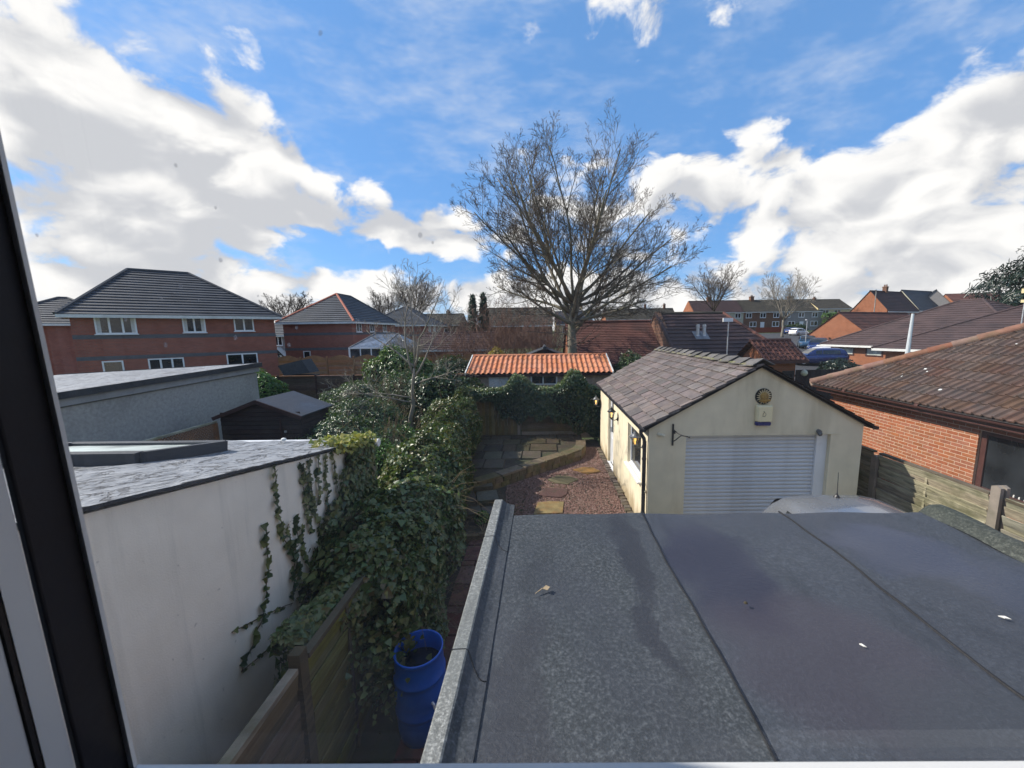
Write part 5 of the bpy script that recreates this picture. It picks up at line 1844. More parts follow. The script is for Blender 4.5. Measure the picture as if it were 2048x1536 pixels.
for i in range(28):
    for k in range(4):
        f0 = k / 4
        jog = random.gauss(0, .006)
        y0_ = TY0 - .06 + (SL + .06) * math.cos(slp) * f0
        z0_ = 2.385 + (SL + .06) * math.sin(slp) * f0 + .016
        piece('pantile', pan_me, ts, (TX0 + i * TW + random.gauss(0, .003), y0_, z0_ + (.10 / 6) * (i / 28)), (slp - .028 + random.gauss(0, .004), jog, 0), (1, (SL + .06) / 4 + .05, 1))
m = MB()
m.prism([(TX0, TY0 - .05, 2.36), (TX0, TY1, 2.965), (TX0, TY1 + .8, 2.60), (TX0, TY1 + .8, 2.56), (TX0, TY1, 2.92), (TX0, TY0 - .05, 2.31)], (TX1 - TX0, 0, 0))
m.build('roof_deck', 'brown_timber', ts)
rm = MB()
rm.loft([[(x_, .10 * math.cos(t), .085 * math.sin(t)) for t in [i * math.pi / 8 for i in range(9)]] for x_ in (0, 1)], closed=False)
rt_me = rm.mesh('ridge_tile', 'pantile_piece')
for i in range(20):
    piece('ridge_tile', rt_me, ts, (TX0 + i * (TX1 - TX0) / 20, TY1 + .02, 3.0), (0, random.gauss(0, .012), 0), ((TX1 - TX0) / 20 + .015, 1, 1))
for x in (TX0 - .05, TX1 + .005):
    m = MB()
    m.obox((x + .02, TY0 - .10, 2.40), (x + .02, TY1 + .02, 3.03), .045, .10)
    m.build('bargeboard', 'white_paint', ts)
m = MB()
m.box(TX0, TY0 - .085, 2.28, TX1, TY0 - .055, 2.36)
m.build('fascia', 'brown_timber', ts)

# ------------------------------------------------------------------ vehicles
def car(label, loc, rz, paint, L=4.1, W=1.75, Hh=1.48, antenna=False, group=None, cat='car'):
    """hatchback, nose towards local +y; lofted body, glasshouse, roof panel, wheels, lamps"""
    t = thing('parked_car', label, cat, loc, rz, group, local=True)
    hl = L / 2
    def sect(y, zb, zt, w, tum=.86):
        hw = w / 2
        return [(-hw * .92, y, zb), (-hw, y, zb + .12), (-hw, y, zb + (zt - zb) * .62), (-hw * .965, y, zt - .05), (-hw * tum, y, zt), (0, y, zt + .025),
                (hw * tum, y, zt), (hw * .965, y, zt - .05), (hw, y, zb + (zt - zb) * .62), (hw, y, zb + .12), (hw * .92, y, zb)]
    belt = Hh * .62
    m = MB()
    m.loft([sect(-hl, .38, belt * .80, W * .84), sect(-hl + .10, .24, belt * .97, W * .94), sect(-hl + .45, .20, belt, W), sect(0, .20, belt * .99, W), sect(hl - 1.25, .20, belt * .97, W),
            sect(hl - .85, .20, belt * .90, W), sect(hl - .30, .20, belt * .80, W * .95), sect(hl - .06, .26, belt * .70, W * .86), sect(hl, .34, belt * .58, W * .78)])
    m.build('body', paint, t, smooth=True)
    # upper shell: one pressed skin from waistline over the roof, glass set into it
    yb0, yf0 = -hl + .10, hl - 1.00
    yb1, yf1 = -hl + .48, hl - 1.80
    zt = Hh
    PN = [(1.0, 0), (.975, .22), (.945, .45), (.905, .66), (.855, .81), (.775, .905), (.62, .962), (.36, .992), (0, 1.0)]
    ST = [(yb0, .02), (yb0 + .09, .34), (yb0 + .20, .66), (yb1 - .05, .88), (yb1 + .14, .965), (yb1 + .5, .995), ((yb1 + yf1) / 2, 1.0), (yf1 - .4, .985), (yf1, .93), (yf1 + .28, .72), (yf1 + .56, .38), (yf0, .02)]
    def top_at(y):
        for (ya_, ha_), (yb_, hb_) in zip(ST[:-1], ST[1:]):
            if ya_ <= y <= yb_:
                return ha_ + (hb_ - ha_) * (y - ya_) / (yb_ - ya_)
        return .02
    def skin(y, k, out=0.0):
        """point on the right-hand half of the shell at station y, profile position k in 0..8"""
        hh_ = top_at(y)
        i = min(int(k), 7)
        xn = PN[i][0] + (PN[i + 1][0] - PN[i][0]) * (k - i)
        zn = PN[i][1] + (PN[i + 1][1] - PN[i][1]) * (k - i)
        x = W * .475 * (1 - (1 - xn) * (min(1, hh_ * 1.05) if xn > 0 else 1))
        return Vector((x + out * (1 - zn), y, belt - .02 + (zt - belt + .02) * hh_ * zn + out * zn))
    ysd = []
    for (ya_, _), (yb_, _) in zip(ST[:-1], ST[1:]):
        ysd += [ya_ + (yb_ - ya_) * q / 3 for q in range(3)]
    ysd.append(ST[-1][0])
    m = MB()
    rings = []
    for y in ysd:
        r_ = [skin(y, k) for k in range(9)]
        rings.append([(-q.x, q.y, q.z) for q in r_[:-1]] + [tuple(q) for q in r_[::-1]])
    m.loft(rings, closed=False)
    rf_ = m.build('roof', paint, t, smooth=True)
    for s in (-1, 1):
        for y0_, y1_ in ((yb1 + .22, -.12), (-.04, yf1 + .12)):
            m = MB()
            m.grid(lambda u, v: (lambda q: (s * q.x, q.y, q.z))(skin(y0_ + (y1_ - y0_) * u, .55 + 2.75 * v, .006)), 8, 4)
            m.build('side_window', 'car_glass', t, smooth=True)
    for nm, ya_, yb_ in (('rear_window', yb0 + .08, yb1 - .14), ('windscreen', yf0 - .10, yf1 + .02)):
        m = MB()
        def scr(u, v):
            y = ya_ + (yb_ - ya_) * v
            c = skin(y, 8)
            e = skin(y, 4.2)
            return ((u - .5) * 2 * e.x * .93, y + (-.012 if nm == 'rear_window' else .012), c.z - (c.z - skin(y, 6.5).z) * abs((u - .5) * 2) ** 2 + .006)
        m.grid(scr, 8, 6)
        m.build(nm, 'car_glass', t, smooth=True)
    for s in (-1, 1):
        for y in (-hl + .72, hl - .78):
            m = MB()
            m.lathe([(.16, -.10), (.30, -.10), (.315, -.06), (.315, .06), (.30, .10), (.16, .10)], (s * (W / 2 - .085), y, .315), 18, axis='X')
            wh = m.build('wheel', 'tyre', t, smooth=False)
            m = MB()
            m.lathe([(.02, 0), (.19, .0), (.20, .02), (.02, .035)], (s * (W / 2 + .012) - (.0 if s > 0 else .035), y, .315), 14, axis='X')
            m.build('rim', 'alloy', wh)
        m = MB()
        m.box(s * W * .40 - .13, hl - .16, belt * .60, s * W * .40 + .13, hl - .03, belt * .74)
        m.build('headlight', 'alloy', t, bevel=.03)
        m = MB()
        m.box(s * W * .42 - .07, -hl + .01, belt * .70, s * W * .42 + .07, -hl + .09, belt * .96)
        m.build('tail_light', 'red_fence', t, bevel=.02)
    m = MB()
    m.box(-.26, -hl - .004, belt * .66, .26, -hl + .01, belt * .77)
    m.build('number_plate', 'alarm_cream', t)
    if antenna:
        m = MB()
        y = yb1 + .16
        z = skin(y, 8).z
        m.lathe([(.045, -.005), (.035, .015), (.016, .04), (.012, .055)], (0, y, z), 10)
        m.tube([(0, y, z + .05), (-.015, y - .02, z + .12), (-.045, y - .07, z + .36)], [.008, .006, .004], 6)
        m.build('antenna', 'black_plastic', rf_)
    return t


car('silver car with a stubby roof antenna parked before the roller door', (4.36, 4.22, 0), math.pi, 'silver_paint', 3.75, 1.80, 1.60, True)

# ------------------------------------------------------------------ fence along the driveway, right
fr = thing('driveway_fence', 'lichened yellow-green waney board fence along the brick bungalow', 'fence', (6.6, 7.0, 0))
zt = 1.62
for (pa, pb) in ((3.6, 5.22), (5.42, 7.28), (7.42, 9.2), (9.32, 11.1)):
    n = 13
    for i in range(n):
        z = .12 + i * (zt - .16) / n
        wav = random.gauss(0, .004)
        piece('board', ME_B['fence_board'], fr, (6.60 + .012 * (i % 2) + random.gauss(0, .003), pa, z + random.gauss(0, .006)), (random.gauss(0, .009), -.26 + random.gauss(0, .05), wav), (.013, pb - pa, (zt - .16) / n + .035))
    MB().box(6.56, pa, zt - .01, 6.65, pb, zt + .025).build('capping', 'fence_board_dark', fr)
    for q in (.5,):
        MB().box(6.575, pa + (pb - pa) * q - .02, .1, 6.597, pa + (pb - pa) * q + .02, zt - .012).build('batten', 'fence_board', fr)
    MB().box(6.57, pa, .0, 6.65, pb, .118).build('gravel_board', 'concrete_post', fr)
for y in (5.32, 7.35, 9.26):
    h_ = 1.80 if y < 6 else 1.58
    m = MB()
    for a, b_ in ((6.53, 6.58), (6.62, 6.67)):
        m.prism([(a, y - .06, 0), (a, y + .06, 0), (a, y + .06, h_ - .03), (a, y, h_), (a, y - .06, h_ - .03)], (b_ - a, 0, 0))
    m.box(6.58, y - .025, 0, 6.62, y + .025, h_ - .05)
    m.build('post', 'concrete_post', fr)

# ------------------------------------------------------------------ brick bungalow on the right
bb = thing('brick_bungalow', 'orange brick bungalow with ribbed brown tiled hip roof, right', 'bungalow', (12.0, 7.0, 0))
BX, BY1 = 8.38, 10.95
m = MB()
m.box(BX - .002, 1.0, 0, BX + .25, 5.85, 2.36)
m.box(BX - .002, 5.85, 0, BX + .25, 7.22, .92)
m.box(BX - .002, 5.85, 2.10, BX + .25, 7.22, 2.36)
m.box(BX - .002, 7.22, 0, BX + .25, BY1, 2.36)
m.box(BX + .25, BY1 - .25, 0, 16.0, BY1, 2.36)
m.build('wall', 'mortar', bb)
bk = MB().box(-.006, 0, 0, .02, .211, .061)
brick_me = bk.mesh('brick', 'brick_piece')
hb = MB().box(-.006, 0, 0, .02, .1025, .065)
half_me = hb.mesh('brick', 'brick_piece')
cnt = 0
rest = MB()
cells = []
for c_ in range(31):
    z = .012 + c_ * .075
    y = 3.2 - (.1125 if c_ % 2 else 0)
    while y < BY1 - .1:
        inwin = (y + .215 > 5.85 and y < 7.22 and z + .06 > .92 and z < 2.10)
        if not inwin:
            cells.append((y, z))
        elif y < 5.85 or y + .215 > 7.22:
            cells.append((y, z))
        y += .225
# the bricks that show above the fence and nearest the camera come first
vis = sorted(cells, key=lambda q: (0 if (q[1] > .82 and 6.4 < q[0] < 10.2) else 1, q[0] if q[1] > .82 else 50 + q[0]))
for i, (y, z) in enumerate(vis):
    yy0, yy1 = y, y + .215
    if 5.85 < yy1 and y < 5.85 and .86 < z < 2.10:
        yy1 = 5.85
    if y < 7.22 < yy1 and .86 < z < 2.10:
        yy0 = 7.22
    if i < 300:
        piece('brick', brick_me, bb, (BX + random.gauss(0, .0012), yy0, z), (0, 0, random.gauss(0, .002)), (1, (yy1 - yy0) / .215, 1))
    else:
        rest.box(BX - .005, yy0, z, BX + .02, yy1, z + .065)
mat('brick_rest', (0.300, 0.112, 0.058), .9, .2, 9, .35, 90, isl=.15)
rest.build('brickwork', 'brick_rest', bb, kind='stuff')
w_ = MB()
for a, b_, c_, d_ in ((5.85, 7.22, .92, 1.0), (5.85, 7.22, 2.02, 2.10), (5.85, 5.93, 1.0, 2.02), (7.12, 7.22, 1.0, 2.02)):
    w_.box(BX + .05, a, c_, BX + .12, b_, d_)
wn = w_.build('window', 'brown_plastic', bb)
MB().box(BX + .08, 5.93, 1.0, BX + .09, 7.12, 2.02).build('pane', 'pane_dark', wn)
MB().prism([(BX - .06, 5.8, .86), (BX - .06, 5.8, .90), (BX + .05, 5.8, .918), (BX + .05, 5.8, .86)], (0, 1.47, 0)).build('sill', 'brown_plastic', wn)
m = MB()
for i in range(7):
    yv = 6.45 + i * .08
    m.lathe([(.005, 1.0), (.013, 1.01), (.010, 1.03 + .012 * (i % 3)), (.003, 1.05)], (BX + .074, yv, 0), 6)
m.v = [(min(a, BX + .0795), b, c) for a, b, c in m.v]
m.build('sill_ornaments', 'white_paint', wn)
m = MB()
m.box(8.10, 1.0, 2.26, BX - .002, BY1 + .28, 2.30)
m.box(8.07, 1.0, 2.26, 8.098, BY1 + .28, 2.42)
m.box(8.07, BY1 + .282, 2.26, 16.0, BY1 + .31, 2.42)
m.build('soffit', 'brown_plastic', bb)
m = MB()
ring = []
for y in (1.0, BY1 + .34):
    ring.append([(8.015 + .055 * math.cos(t), y, 2.40 + .055 * math.sin(t)) for t in [math.pi + i * math.pi / 8 for i in range(9)]] +
                [(8.015 + .046 * math.cos(t), y, 2.40 + .046 * math.sin(t)) for t in [2 * math.pi - i * math.pi / 8 for i in range(9)]])
m.loft(ring)
for y in (4.1, 6.1, 8.1, 10.1):
    m.lathe([(.062, -.04), (.064, 0), (.062, .04)], (8.015, y, 2.40), 12, axis='Y')
m.build('gutter', 'brown_plastic', bb)
# tiles
pit = R(30)
E0 = Vector((7.985, 0, 2.435))
HY = BY1 + .36
TWd, GA = .33, .335
tl_ = MB()
def tp(u):
    s = u / TWd
    w1 = max(0, math.cos((s - .25) * 2 * math.pi * 2.6)) if abs(s - .25) < .1 else 0
    w2 = max(0, math.cos((s - .75) * 2 * math.pi * 2.6)) if abs(s - .75) < .1 else 0
    return .042 * max(w1, w2)
us = [0, .045, .058, .072, .085, .098, .112, .125, .21, .223, .236, .2475, .26, .273, .286, .328]
top = [(u, tp(u)) for u in us]
a_ = [(0, u, z + .034) for u, z in top]
b_ = [(GA + .06, u, z + .002) for u, z in top]
c_ = [(0, u, z + .004) for u, z in top]
tl_.loft([c_, a_, b_], closed=False)
tile_me = tl_.mesh('roof_tile', 'roof_tile_piece')
upd = Vector((math.cos(pit), 0, math.sin(pit)))
restt = MB()
for r_ in range(20):
    v = r_ * GA
    px = E0.x + math.cos(pit) * v
    pz = E0.z + math.sin(pit) * v
    ylim = HY - math.cos(pit) * v - .02
    y = 1.0 + (.0)
    while y < ylim:
        full = y + TWd < ylim + .22
        if full:
            if y > 5.0 and r_ < 13:
                o = piece('roof_tile', tile_me, bb, (px, y, pz), (random.gauss(0, .006), -pit + random.gauss(0, .004), random.gauss(0, .005)))
            else:
                M = Matrix.Translation((px, y, pz)) @ Matrix.Rotation(-pit, 4, 'Y')
                restt.add([M @ Vector(q) for q in tl_.v], tl_.f)
        y += TWd
restt.build('tiling', 'roof_tile_brown', bb, kind='stuff')
# roof body under the tiles: left slope, far hip slope
ridge_x = 13.0
rv = (ridge_x - E0.x)
rzt = E0.z + rv * math.tan(pit)
m = MB()
m.add([(E0.x, 1.0, E0.z - .02), (E0.x, HY, E0.z - .02), (ridge_x, HY - rv, rzt - .02), (ridge_x, 1.0, rzt - .02)], [(0, 1, 2, 3)])
m.build('roof_deck', 'slate_bed', bb)
m = MB()
for i in range(14):
    a, b_ = i / 14, (i + 1) / 14
    def hp(f, s):
        # hip slope facing +y; left edge on the hip, right edge mirrored
        return Vector((E0.x + rv * f if s == 0 else 18.0 - rv * f, HY - rv * f, E0.z + (rzt - E0.z) * f))
    nn = Vector((0, math.sin(pit), math.cos(pit)))
    q = [hp(a, 0) + nn * .03, hp(a, 1) + nn * .03, hp(b_, 1) + nn * .008, hp(b_, 0) + nn * .008, hp(a, 0), hp(a, 1)]
    m.add(q, [(0, 1, 2, 3), (4, 5, 1, 0)])
m.add([(ridge_x, 1.0, rzt), (ridge_x, HY - rv, rzt), (18, HY, E0.z), (18, 1.0, E0.z)], [(0, 1, 2, 3)])
m.build('hip_slope', 'roof_tile_red', bb)
# hip tiles, bedded end to end up the hip
h0, h1 = Vector((E0.x - .02, HY + .02, E0.z + .05)), Vector((ridge_x, HY - rv, rzt + .05))
hd = (h1 - h0)
hL = hd.length
ht = MB()
ht.loft([[(x_, r_ * math.cos(t), r_ * .8 * math.sin(t)) for t in [-.25 + i * (math.pi + .5) / 10 for i in range(11)]] for x_, r_ in ((0, .128), (.03, .132), (1, .112))], closed=False)
hip_me = ht.mesh('hip_tile', 'hip_tile_piece')
nh = int(hL / .42)
qd = hd.to_track_quat('X', 'Z').to_euler()
for i in range(nh):
    p = h0 + hd * (i / nh)
    piece('hip_tile', hip_me, bb, p, qd, (hL / nh + .03, 1, 1))
m = MB()
m.tube([h0 + Vector((0, 0, -.05)), h1 + Vector((0, 0, -.05))], .10, 8)
m.build('hip_mortar', 'mortar', bb)
# lichen spots on the tiles
m = MB()
rs = random.Random(8)
for _ in range(16):
    v, y = rs.uniform(.3, 3.2), rs.uniform(6.0, 9.5)
    if y > HY - math.cos(pit) * v - .3:
        continue
    cpt = E0 + upd * v + Vector((0, y, 0)) + Vector((-math.sin(pit), 0, math.cos(pit))) * .026
    e2 = Vector((0, 1, 0))
    r_ = rs.uniform(.014, .034)
    poly = [cpt + upd * (r_ * rs.uniform(.7, 1.1) * math.cos(a)) + e2 * (r_ * rs.uniform(.9, 1.6) * math.sin(a)) for a in [k * math.pi / 4 for k in range(8)]]
    m.prism(poly, Vector((-math.sin(pit), 0, math.cos(pit))) * .005)
m.build('lichen_spots', 'white_paint', bb, kind='stuff')

# ------------------------------------------------------------------ houses
def slope(mb, e0, e1, r1, r0, n, step):
    """tile courses as real steps between eave e0-e1 and ridge r0-r1 (r0 above e0)"""
    e0, e1, r0, r1 = Vector(e0), Vector(e1), Vector(r0), Vector(r1)
    nn = (e1 - e0).cross((r0 + r1) / 2 - e0)
    nn.normalize()
    if nn.z < 0:
        nn = -nn
    for i in range(n):
        a, b = i / n, (i + 1) / n
        q = [e0.lerp(r0, a), e1.lerp(r1, a), e1.lerp(r1, b), e0.lerp(r0, b)]
        mb.add([q[0] + nn * step, q[1] + nn * step, q[2] + nn * .004, q[3] + nn * .004, q[0], q[1]], [(0, 1, 2, 3), (4, 5, 1, 0)])
        mb.add([q[0], q[0] + nn * step, q[3], q[1], q[2], q[1] + nn * step], [(0, 1, 2), (3, 4, 5)])


def win(parent, face, w, d, u, z, ww, hh, mull=(), frame='white_plastic', glass='pane_dark', ft=.07, depth=.05, sill=True, curtain=False):
    """window on a face of a box-shaped house: 'F' y=0, 'R' x=w, 'L' x=0; u runs along the face"""
    def T(a, n_, z_):
        if face == 'F':
            return (a, -n_, z_)
        if face == 'R':
            return (w + n_, a, z_)
        return (-n_, a, z_)
    def bx(mb, a0, a1, n0, n1, z0, z1):
        p, q = T(a0, n0, z0), T(a1, n1, z1)
        mb.box(min(p[0], q[0]), min(p[1], q[1]), z0, max(p[0], q[0]), max(p[1], q[1]), z1)
    m = MB()
    bx(m, u, u + ww, .002, depth, z, z + ft)
    bx(m, u, u + ww, .002, depth, z + hh - ft, z + hh)
    bx(m, u, u + ft, .002, depth, z + ft, z + hh - ft)
    bx(m, u + ww - ft, u + ww, .002, depth, z + ft, z + hh - ft)
    for q in mull:
        bx(m, u + ww * q - ft * .6, u + ww * q + ft * .6, .002, depth, z + ft, z + hh - ft)
    o = m.build('window', frame, parent)
    edges = [0] + list(mull) + [1]
    for a, b in zip(edges[:-1], edges[1:]):
        m = MB()
        a_, b_ = u + ww * a + ft * (1 if a == 0 else .6), u + ww * b - ft * (1 if b == 1 else .6)
        bx(m, a_, b_, .003, .018, z + ft, z + hh - ft)
        m.build('pane', glass, o)
        if curtain and (a == 0 or b == 1):
            m = MB()
            c0 = a_ if a == 0 else b_ - (b_ - a_) * .35
            bx(m, c0, c0 + (b_ - a_) * .35, .0185, .020, z + ft, z + hh - ft)
            m.build('curtain', 'curtain', o)
    if sill:
        m = MB()
        bx(m, u - .05, u + ww + .05, .002, depth + .05, z - .05, z - .002)
        m.build('sill', frame, o)
    return o


def house(name, label, cat, loc, rz, w, d, eave, rise, wall, roof, kind='hip', ov=.35, courses=16, step=.03, ridge=None, group=None, fascia='white_paint', hip_tiles=None, base=-.6):
    """front face on y=0 looking to -y, x from 0 to w, y from 0 to d, wall top at eave"""
    t = thing(name, label, cat, loc, rz, group, local=True)
    m = MB()
    m.box(0, 0, base, w, d, eave)
    if kind == 'gable_x':        # ridge runs along x: gables on the sides
        m.prism([(0.001, 0.001, eave), (.001, d - .001, eave), (.001, d / 2, eave + rise)], (w - .002, 0, 0))
    if kind == 'gable_y':
        m.prism([(.001, .001, eave), (w - .001, .001, eave), (w / 2, .001, eave + rise)], (0, d - .002, 0))
    m.build('wall', wall, t)
    m = MB()
    zl = eave - rise * ov / (d / 2 if kind != 'gable_y' else w / 2) * (1 if kind != 'hip' else .8) + .02
    if kind == 'hip':
        a, b = ridge or ((min(w, d) / 2, d / 2), (w - min(w, d) / 2, d / 2))
        z1 = eave + rise
        c = [(-ov, -ov, zl), (w + ov, -ov, zl), (w + ov, d + ov, zl), (-ov, d + ov, zl)]
        if abs(a[1] - b[1]) < 1e-6:
            A, B = (a[0], a[1], z1), (b[0], b[1], z1)
            slope(m, c[0], c[1], B, A, courses, step)
            slope(m, c[2], c[3], A, B, courses, step)
            slope(m, c[1], c[2], B, B, courses, step)
            slope(m, c[3], c[0], A, A, courses, step)
            hips = [(c[0], A), (c[1], B), (c[2], B), (c[3], A), (A, B)]
        else:
            A, B = (a[0], a[1], z1), (b[0], b[1], z1)
            slope(m, c[0], c[1], A, A, courses, step)
            slope(m, c[1], c[2], B, A, courses, step)
            slope(m, c[2], c[3], B, B, courses, step)
            slope(m, c[3], c[0], A, B, courses, step)
            hips = [(c[0], A), (c[1], A), (c[2], B), (c[3], B), (A, B)]
    elif kind == 'gable_x':
        z1 = eave + rise + .03
        g_ = .12
        slope(m, (-g_, -ov, zl), (w + g_, -ov, zl), (w + g_, d / 2, z1), (-g_, d / 2, z1), courses, step)
        slope(m, (w + g_, d + ov, zl), (-g_, d + ov, zl), (-g_, d / 2, z1), (w + g_, d / 2, z1), courses, step)
        hips = [((-g_, d / 2, z1), (w + g_, d / 2, z1))]
    else:
        z1 = eave + rise + .03
        g_ = .12
        slope(m, (-ov, d + g_, zl), (-ov, -g_, zl), (w / 2, -g_, z1), (w / 2, d + g_, z1), courses, step)
        slope(m, (w + ov, -g_, zl), (w + ov, d + g_, zl), (w / 2, d + g_, z1), (w / 2, -g_, z1), courses, step)
        hips = [((w / 2, -g_, z1), (w / 2, d + g_, z1))]
    ro = m.build('roof', roof, t)
    for i, (p, q) in enumerate(hips):
        mm = MB()
        mm.tube([Vector(p) + Vector((0, 0, .02)), Vector(q) + Vector((0, 0, .02))], .10, 6)
        mm.build('ridge_tiles', (hip_tiles or {}).get(i, roof), ro)
    m = MB()
    if kind in ('hip', 'gable_x'):
        m.box(-ov * (kind == 'hip') , -ov - .02, zl - .17, w + ov * (kind == 'hip'), -ov + .02, zl + .0)
        m.box(-ov * (kind == 'hip'), d + ov - .02, zl - .17, w + ov * (kind == 'hip'), d + ov + .02, zl)
    if kind in ('hip', 'gable_y'):
        m.box(-ov - .02, -ov + .021, zl - .168, -ov + .018, d + ov - .021, zl - .002)
        m.box(w + ov - .018, -ov + .021, zl - .168, w + ov + .02, d + ov - .021, zl - .002)
    m.build('fascia', fascia, t)
    if kind == 'hip':
        m = MB()
        m.box(-ov + .03, -ov + .03, zl - .13, w + ov - .03, d + ov - .03, zl - .10)
        m.build('soffit', fascia, t)
    return t, ro


def band(t, w, d, z, h=.22):
    MB().box(-.012, -.012, z, w + .012, d + .012, z + h).build('brick_band', 'band_brick', t)


def chimney(ro, x, y, z0, h, w_=.6, pots=2, material='brick_brown'):
    m = MB()
    m.box(x - w_ / 2, y - w_ / 2, z0, x + w_ / 2, y + w_ / 2, z0 + h)
    m.box(x - w_ / 2 - .05, y - w_ / 2 - .05, z0 + h - .18, x + w_ / 2 + .05, y + w_ / 2 + .05, z0 + h - .02)
    for i in range(pots):
        m.lathe([(.12, z0 + h), (.10, z0 + h + .3), (.13, z0 + h + .34)], (x + (i - (pots - 1) / 2) * .3, y, 0), 8)
    m.build('chimney', material, ro)


# big brick house on the left, set at an angle
hA, rA = house('brick_house', 'wide two storey brick house with dark hipped roof, far left', 'house', (-24.6, 20.0, 0), R(42.7), 8.85, 8.0, 5.48, 2.75, 'brick_red', 'roof_slate_grey',
               courses=17, step=.05, ridge=((2.1, 4.0), (4.9, 4.0)), ov=.38)
band(hA, 8.85, 8.0, 4.00, .22)
band(hA, 8.85, 8.0, 2.86, .20)
win(hA, 'F', 8.85, 8, .83, 4.26, 1.56, 1.08, (.34, .66), curtain=True)
win(hA, 'F', 8.85, 8, 4.29, 4.30, 1.04, 1.08, (.5,), curtain=True)
win(hA, 'F', 8.85, 8, 6.70, 4.36, 1.02, 1.08, (.5,))
win(hA, 'F', 8.85, 8, .86, 1.85, .80, .95, ())
win(hA, 'F', 8.85, 8, 2.62, 1.75, 1.52, 1.08, (.34, .66))
win(hA, 'F', 8.85, 8, 6.13, 1.85, 1.60, 1.08, (.5,))
m = MB()
m.tube([(-.06, 6.6, -.3), (-.06, 6.6, 5.2)], .04, 6)
m.build('downpipe', 'white_plastic', hA)
# neighbour of the same kind whose roof shows just behind its left end
house('brick_house', 'brick house mostly hidden, its dark roof peeping out far left', 'house', (-39.5, 26.5, 0), R(42.7), 7.5, 7.0, 5.3, 2.0, 'brick_red', 'roof_slate_grey', courses=12, step=.05)

# second brick house with the salmon hip tiles
hB, rB = house('brick_house', 'two storey brick house with salmon hip tiles on its dark roof', 'house', (-22.25, 33.0, .3), 0.0, 5.95, 9.6, 4.95, 2.55, 'brick_red', 'roof_slate_grey',
               courses=15, step=.05, ridge=((2.95, 3.6), (2.95, 6.2)), hip_tiles={0: 'ridge_clay', 1: 'ridge_clay'}, ov=.35)
band(hB, 5.95, 9.6, 3.70, .22)
band(hB, 5.95, 9.6, 2.42, .22)
for y in (.7, 3.3, 6.3):
    win(hB, 'R', 5.95, 9.6, y, 3.93, .95, .95, (.5,))
win(hB, 'F', 5.95, 9.6, 1.55, 1.75, .62, .62, ())
# conservatory on its right side
cv_ = thing('conservatory', 'grey glazed conservatory roof beside the salmon-tiled brick house', 'conservatory', (-13.0, 30.5, 0))
m = MB()
cb = [(-15.6, 31.2), (-15.0, 29.6), (-12.2, 29.0), (-10.4, 29.8), (-10.2, 33.0), (-15.8, 33.0)]
apex0, apex1 = (-13.7, 31.6, 4.08), (-11.9, 31.6, 4.05)
def ce(i):
    return (cb[i][0], cb[i][1], 3.02)
m.add([ce(0), ce(1), ce(2), ce(3), ce(4), ce(5), apex0, apex1], [(0, 1, 6), (1, 2, 7, 6), (2, 3, 7), (3, 4, 7), (4, 5, 6, 7), (5, 0, 6)])
cr = m.build('roof', 'conserv_roof', cv_)
m = MB()
for a, b in ((0, apex0), (1, apex0), (2, apex1), (3, apex1)):
    m.obox(Vector(ce(a)) + Vector((0, 0, .02)), Vector(b) + Vector((0, 0, .03)), .06, .05)
m.obox(Vector(apex0) + Vector((0, 0, .03)), Vector(apex1) + Vector((0, 0, .03)), .08, .06)
m.build('glazing_bars', 'lead', cr)
for i in range(5):
    a, b = cb[i], cb[(i + 1) % 6]
    m = MB()
    m.obox((a[0], a[1], 2.98), (b[0], b[1], 2.98), .08, .08)
    m.obox((a[0], a[1], 1.0), (b[0], b[1], 1.0), .08, .08)
    for f in (0.02, .35, .68, .98):
        p = Vector((a[0] + (b[0] - a[0]) * f, a[1] + (b[1] - a[1]) * f, 0))
        m.box(p.x - .04, p.y - .04, 1.04, p.x + .04, p.y + .04, 2.94)
    m.build('window_frame', 'white_plastic', cv_)
    m = MB()
    m.obox((a[0], a[1], 1.98), (b[0], b[1], 1.98), .015, 1.86)
    m.build('pane', 'pane_mid', cv_)
    m = MB()
    m.obox((a[0], a[1], .45), (b[0], b[1], .45), .12, 1.0)
    m.build('dwarf_wall', 'brick_red', cv_)

# house with the black and white porch gable between the two
hE, rE = house('brick_house', 'small house with black and white porch gable between two brick houses', 'house', (-33.5, 46.0, .6), 0.0, 7.5, 8, 3.6, 2.2, 'grey_wall', 'roof_slate_grey', 'gable_x', courses=12, step=.05)
win(hE, 'F', 7.5, 8, 1.25, 2.2, 1.0, 1.1, (.5,))
pg = MB()
pg.prism([(.9, -1.2, .9), (3.0, -1.2, .9), (1.95, -1.2, 2.0)], (0, 1.2, 0))
pgo = pg.build('porch', 'white_paint', hE)
m = MB()
for p, q in (((.8, -1.24, .85), (1.95, -1.24, 2.1)), ((3.1, -1.24, .85), (1.95, -1.24, 2.1)), ((1.95, -1.23, .9), (1.95, -1.23, 1.9)), ((1.4, -1.23, .9), (1.55, -1.23, 1.5)), ((2.5, -1.23, .9), (2.35, -1.23, 1.5)), ((1.1, -1.23, 1.2), (2.8, -1.23, 1.2))):
    m.obox(p, q, .06, .14)
m.build('porch_timbers', 'black_plastic', pgo)
win(hE, 'F', 7.5, 8, 4.5, 1.2, 1.3, 1.2, (.5,))

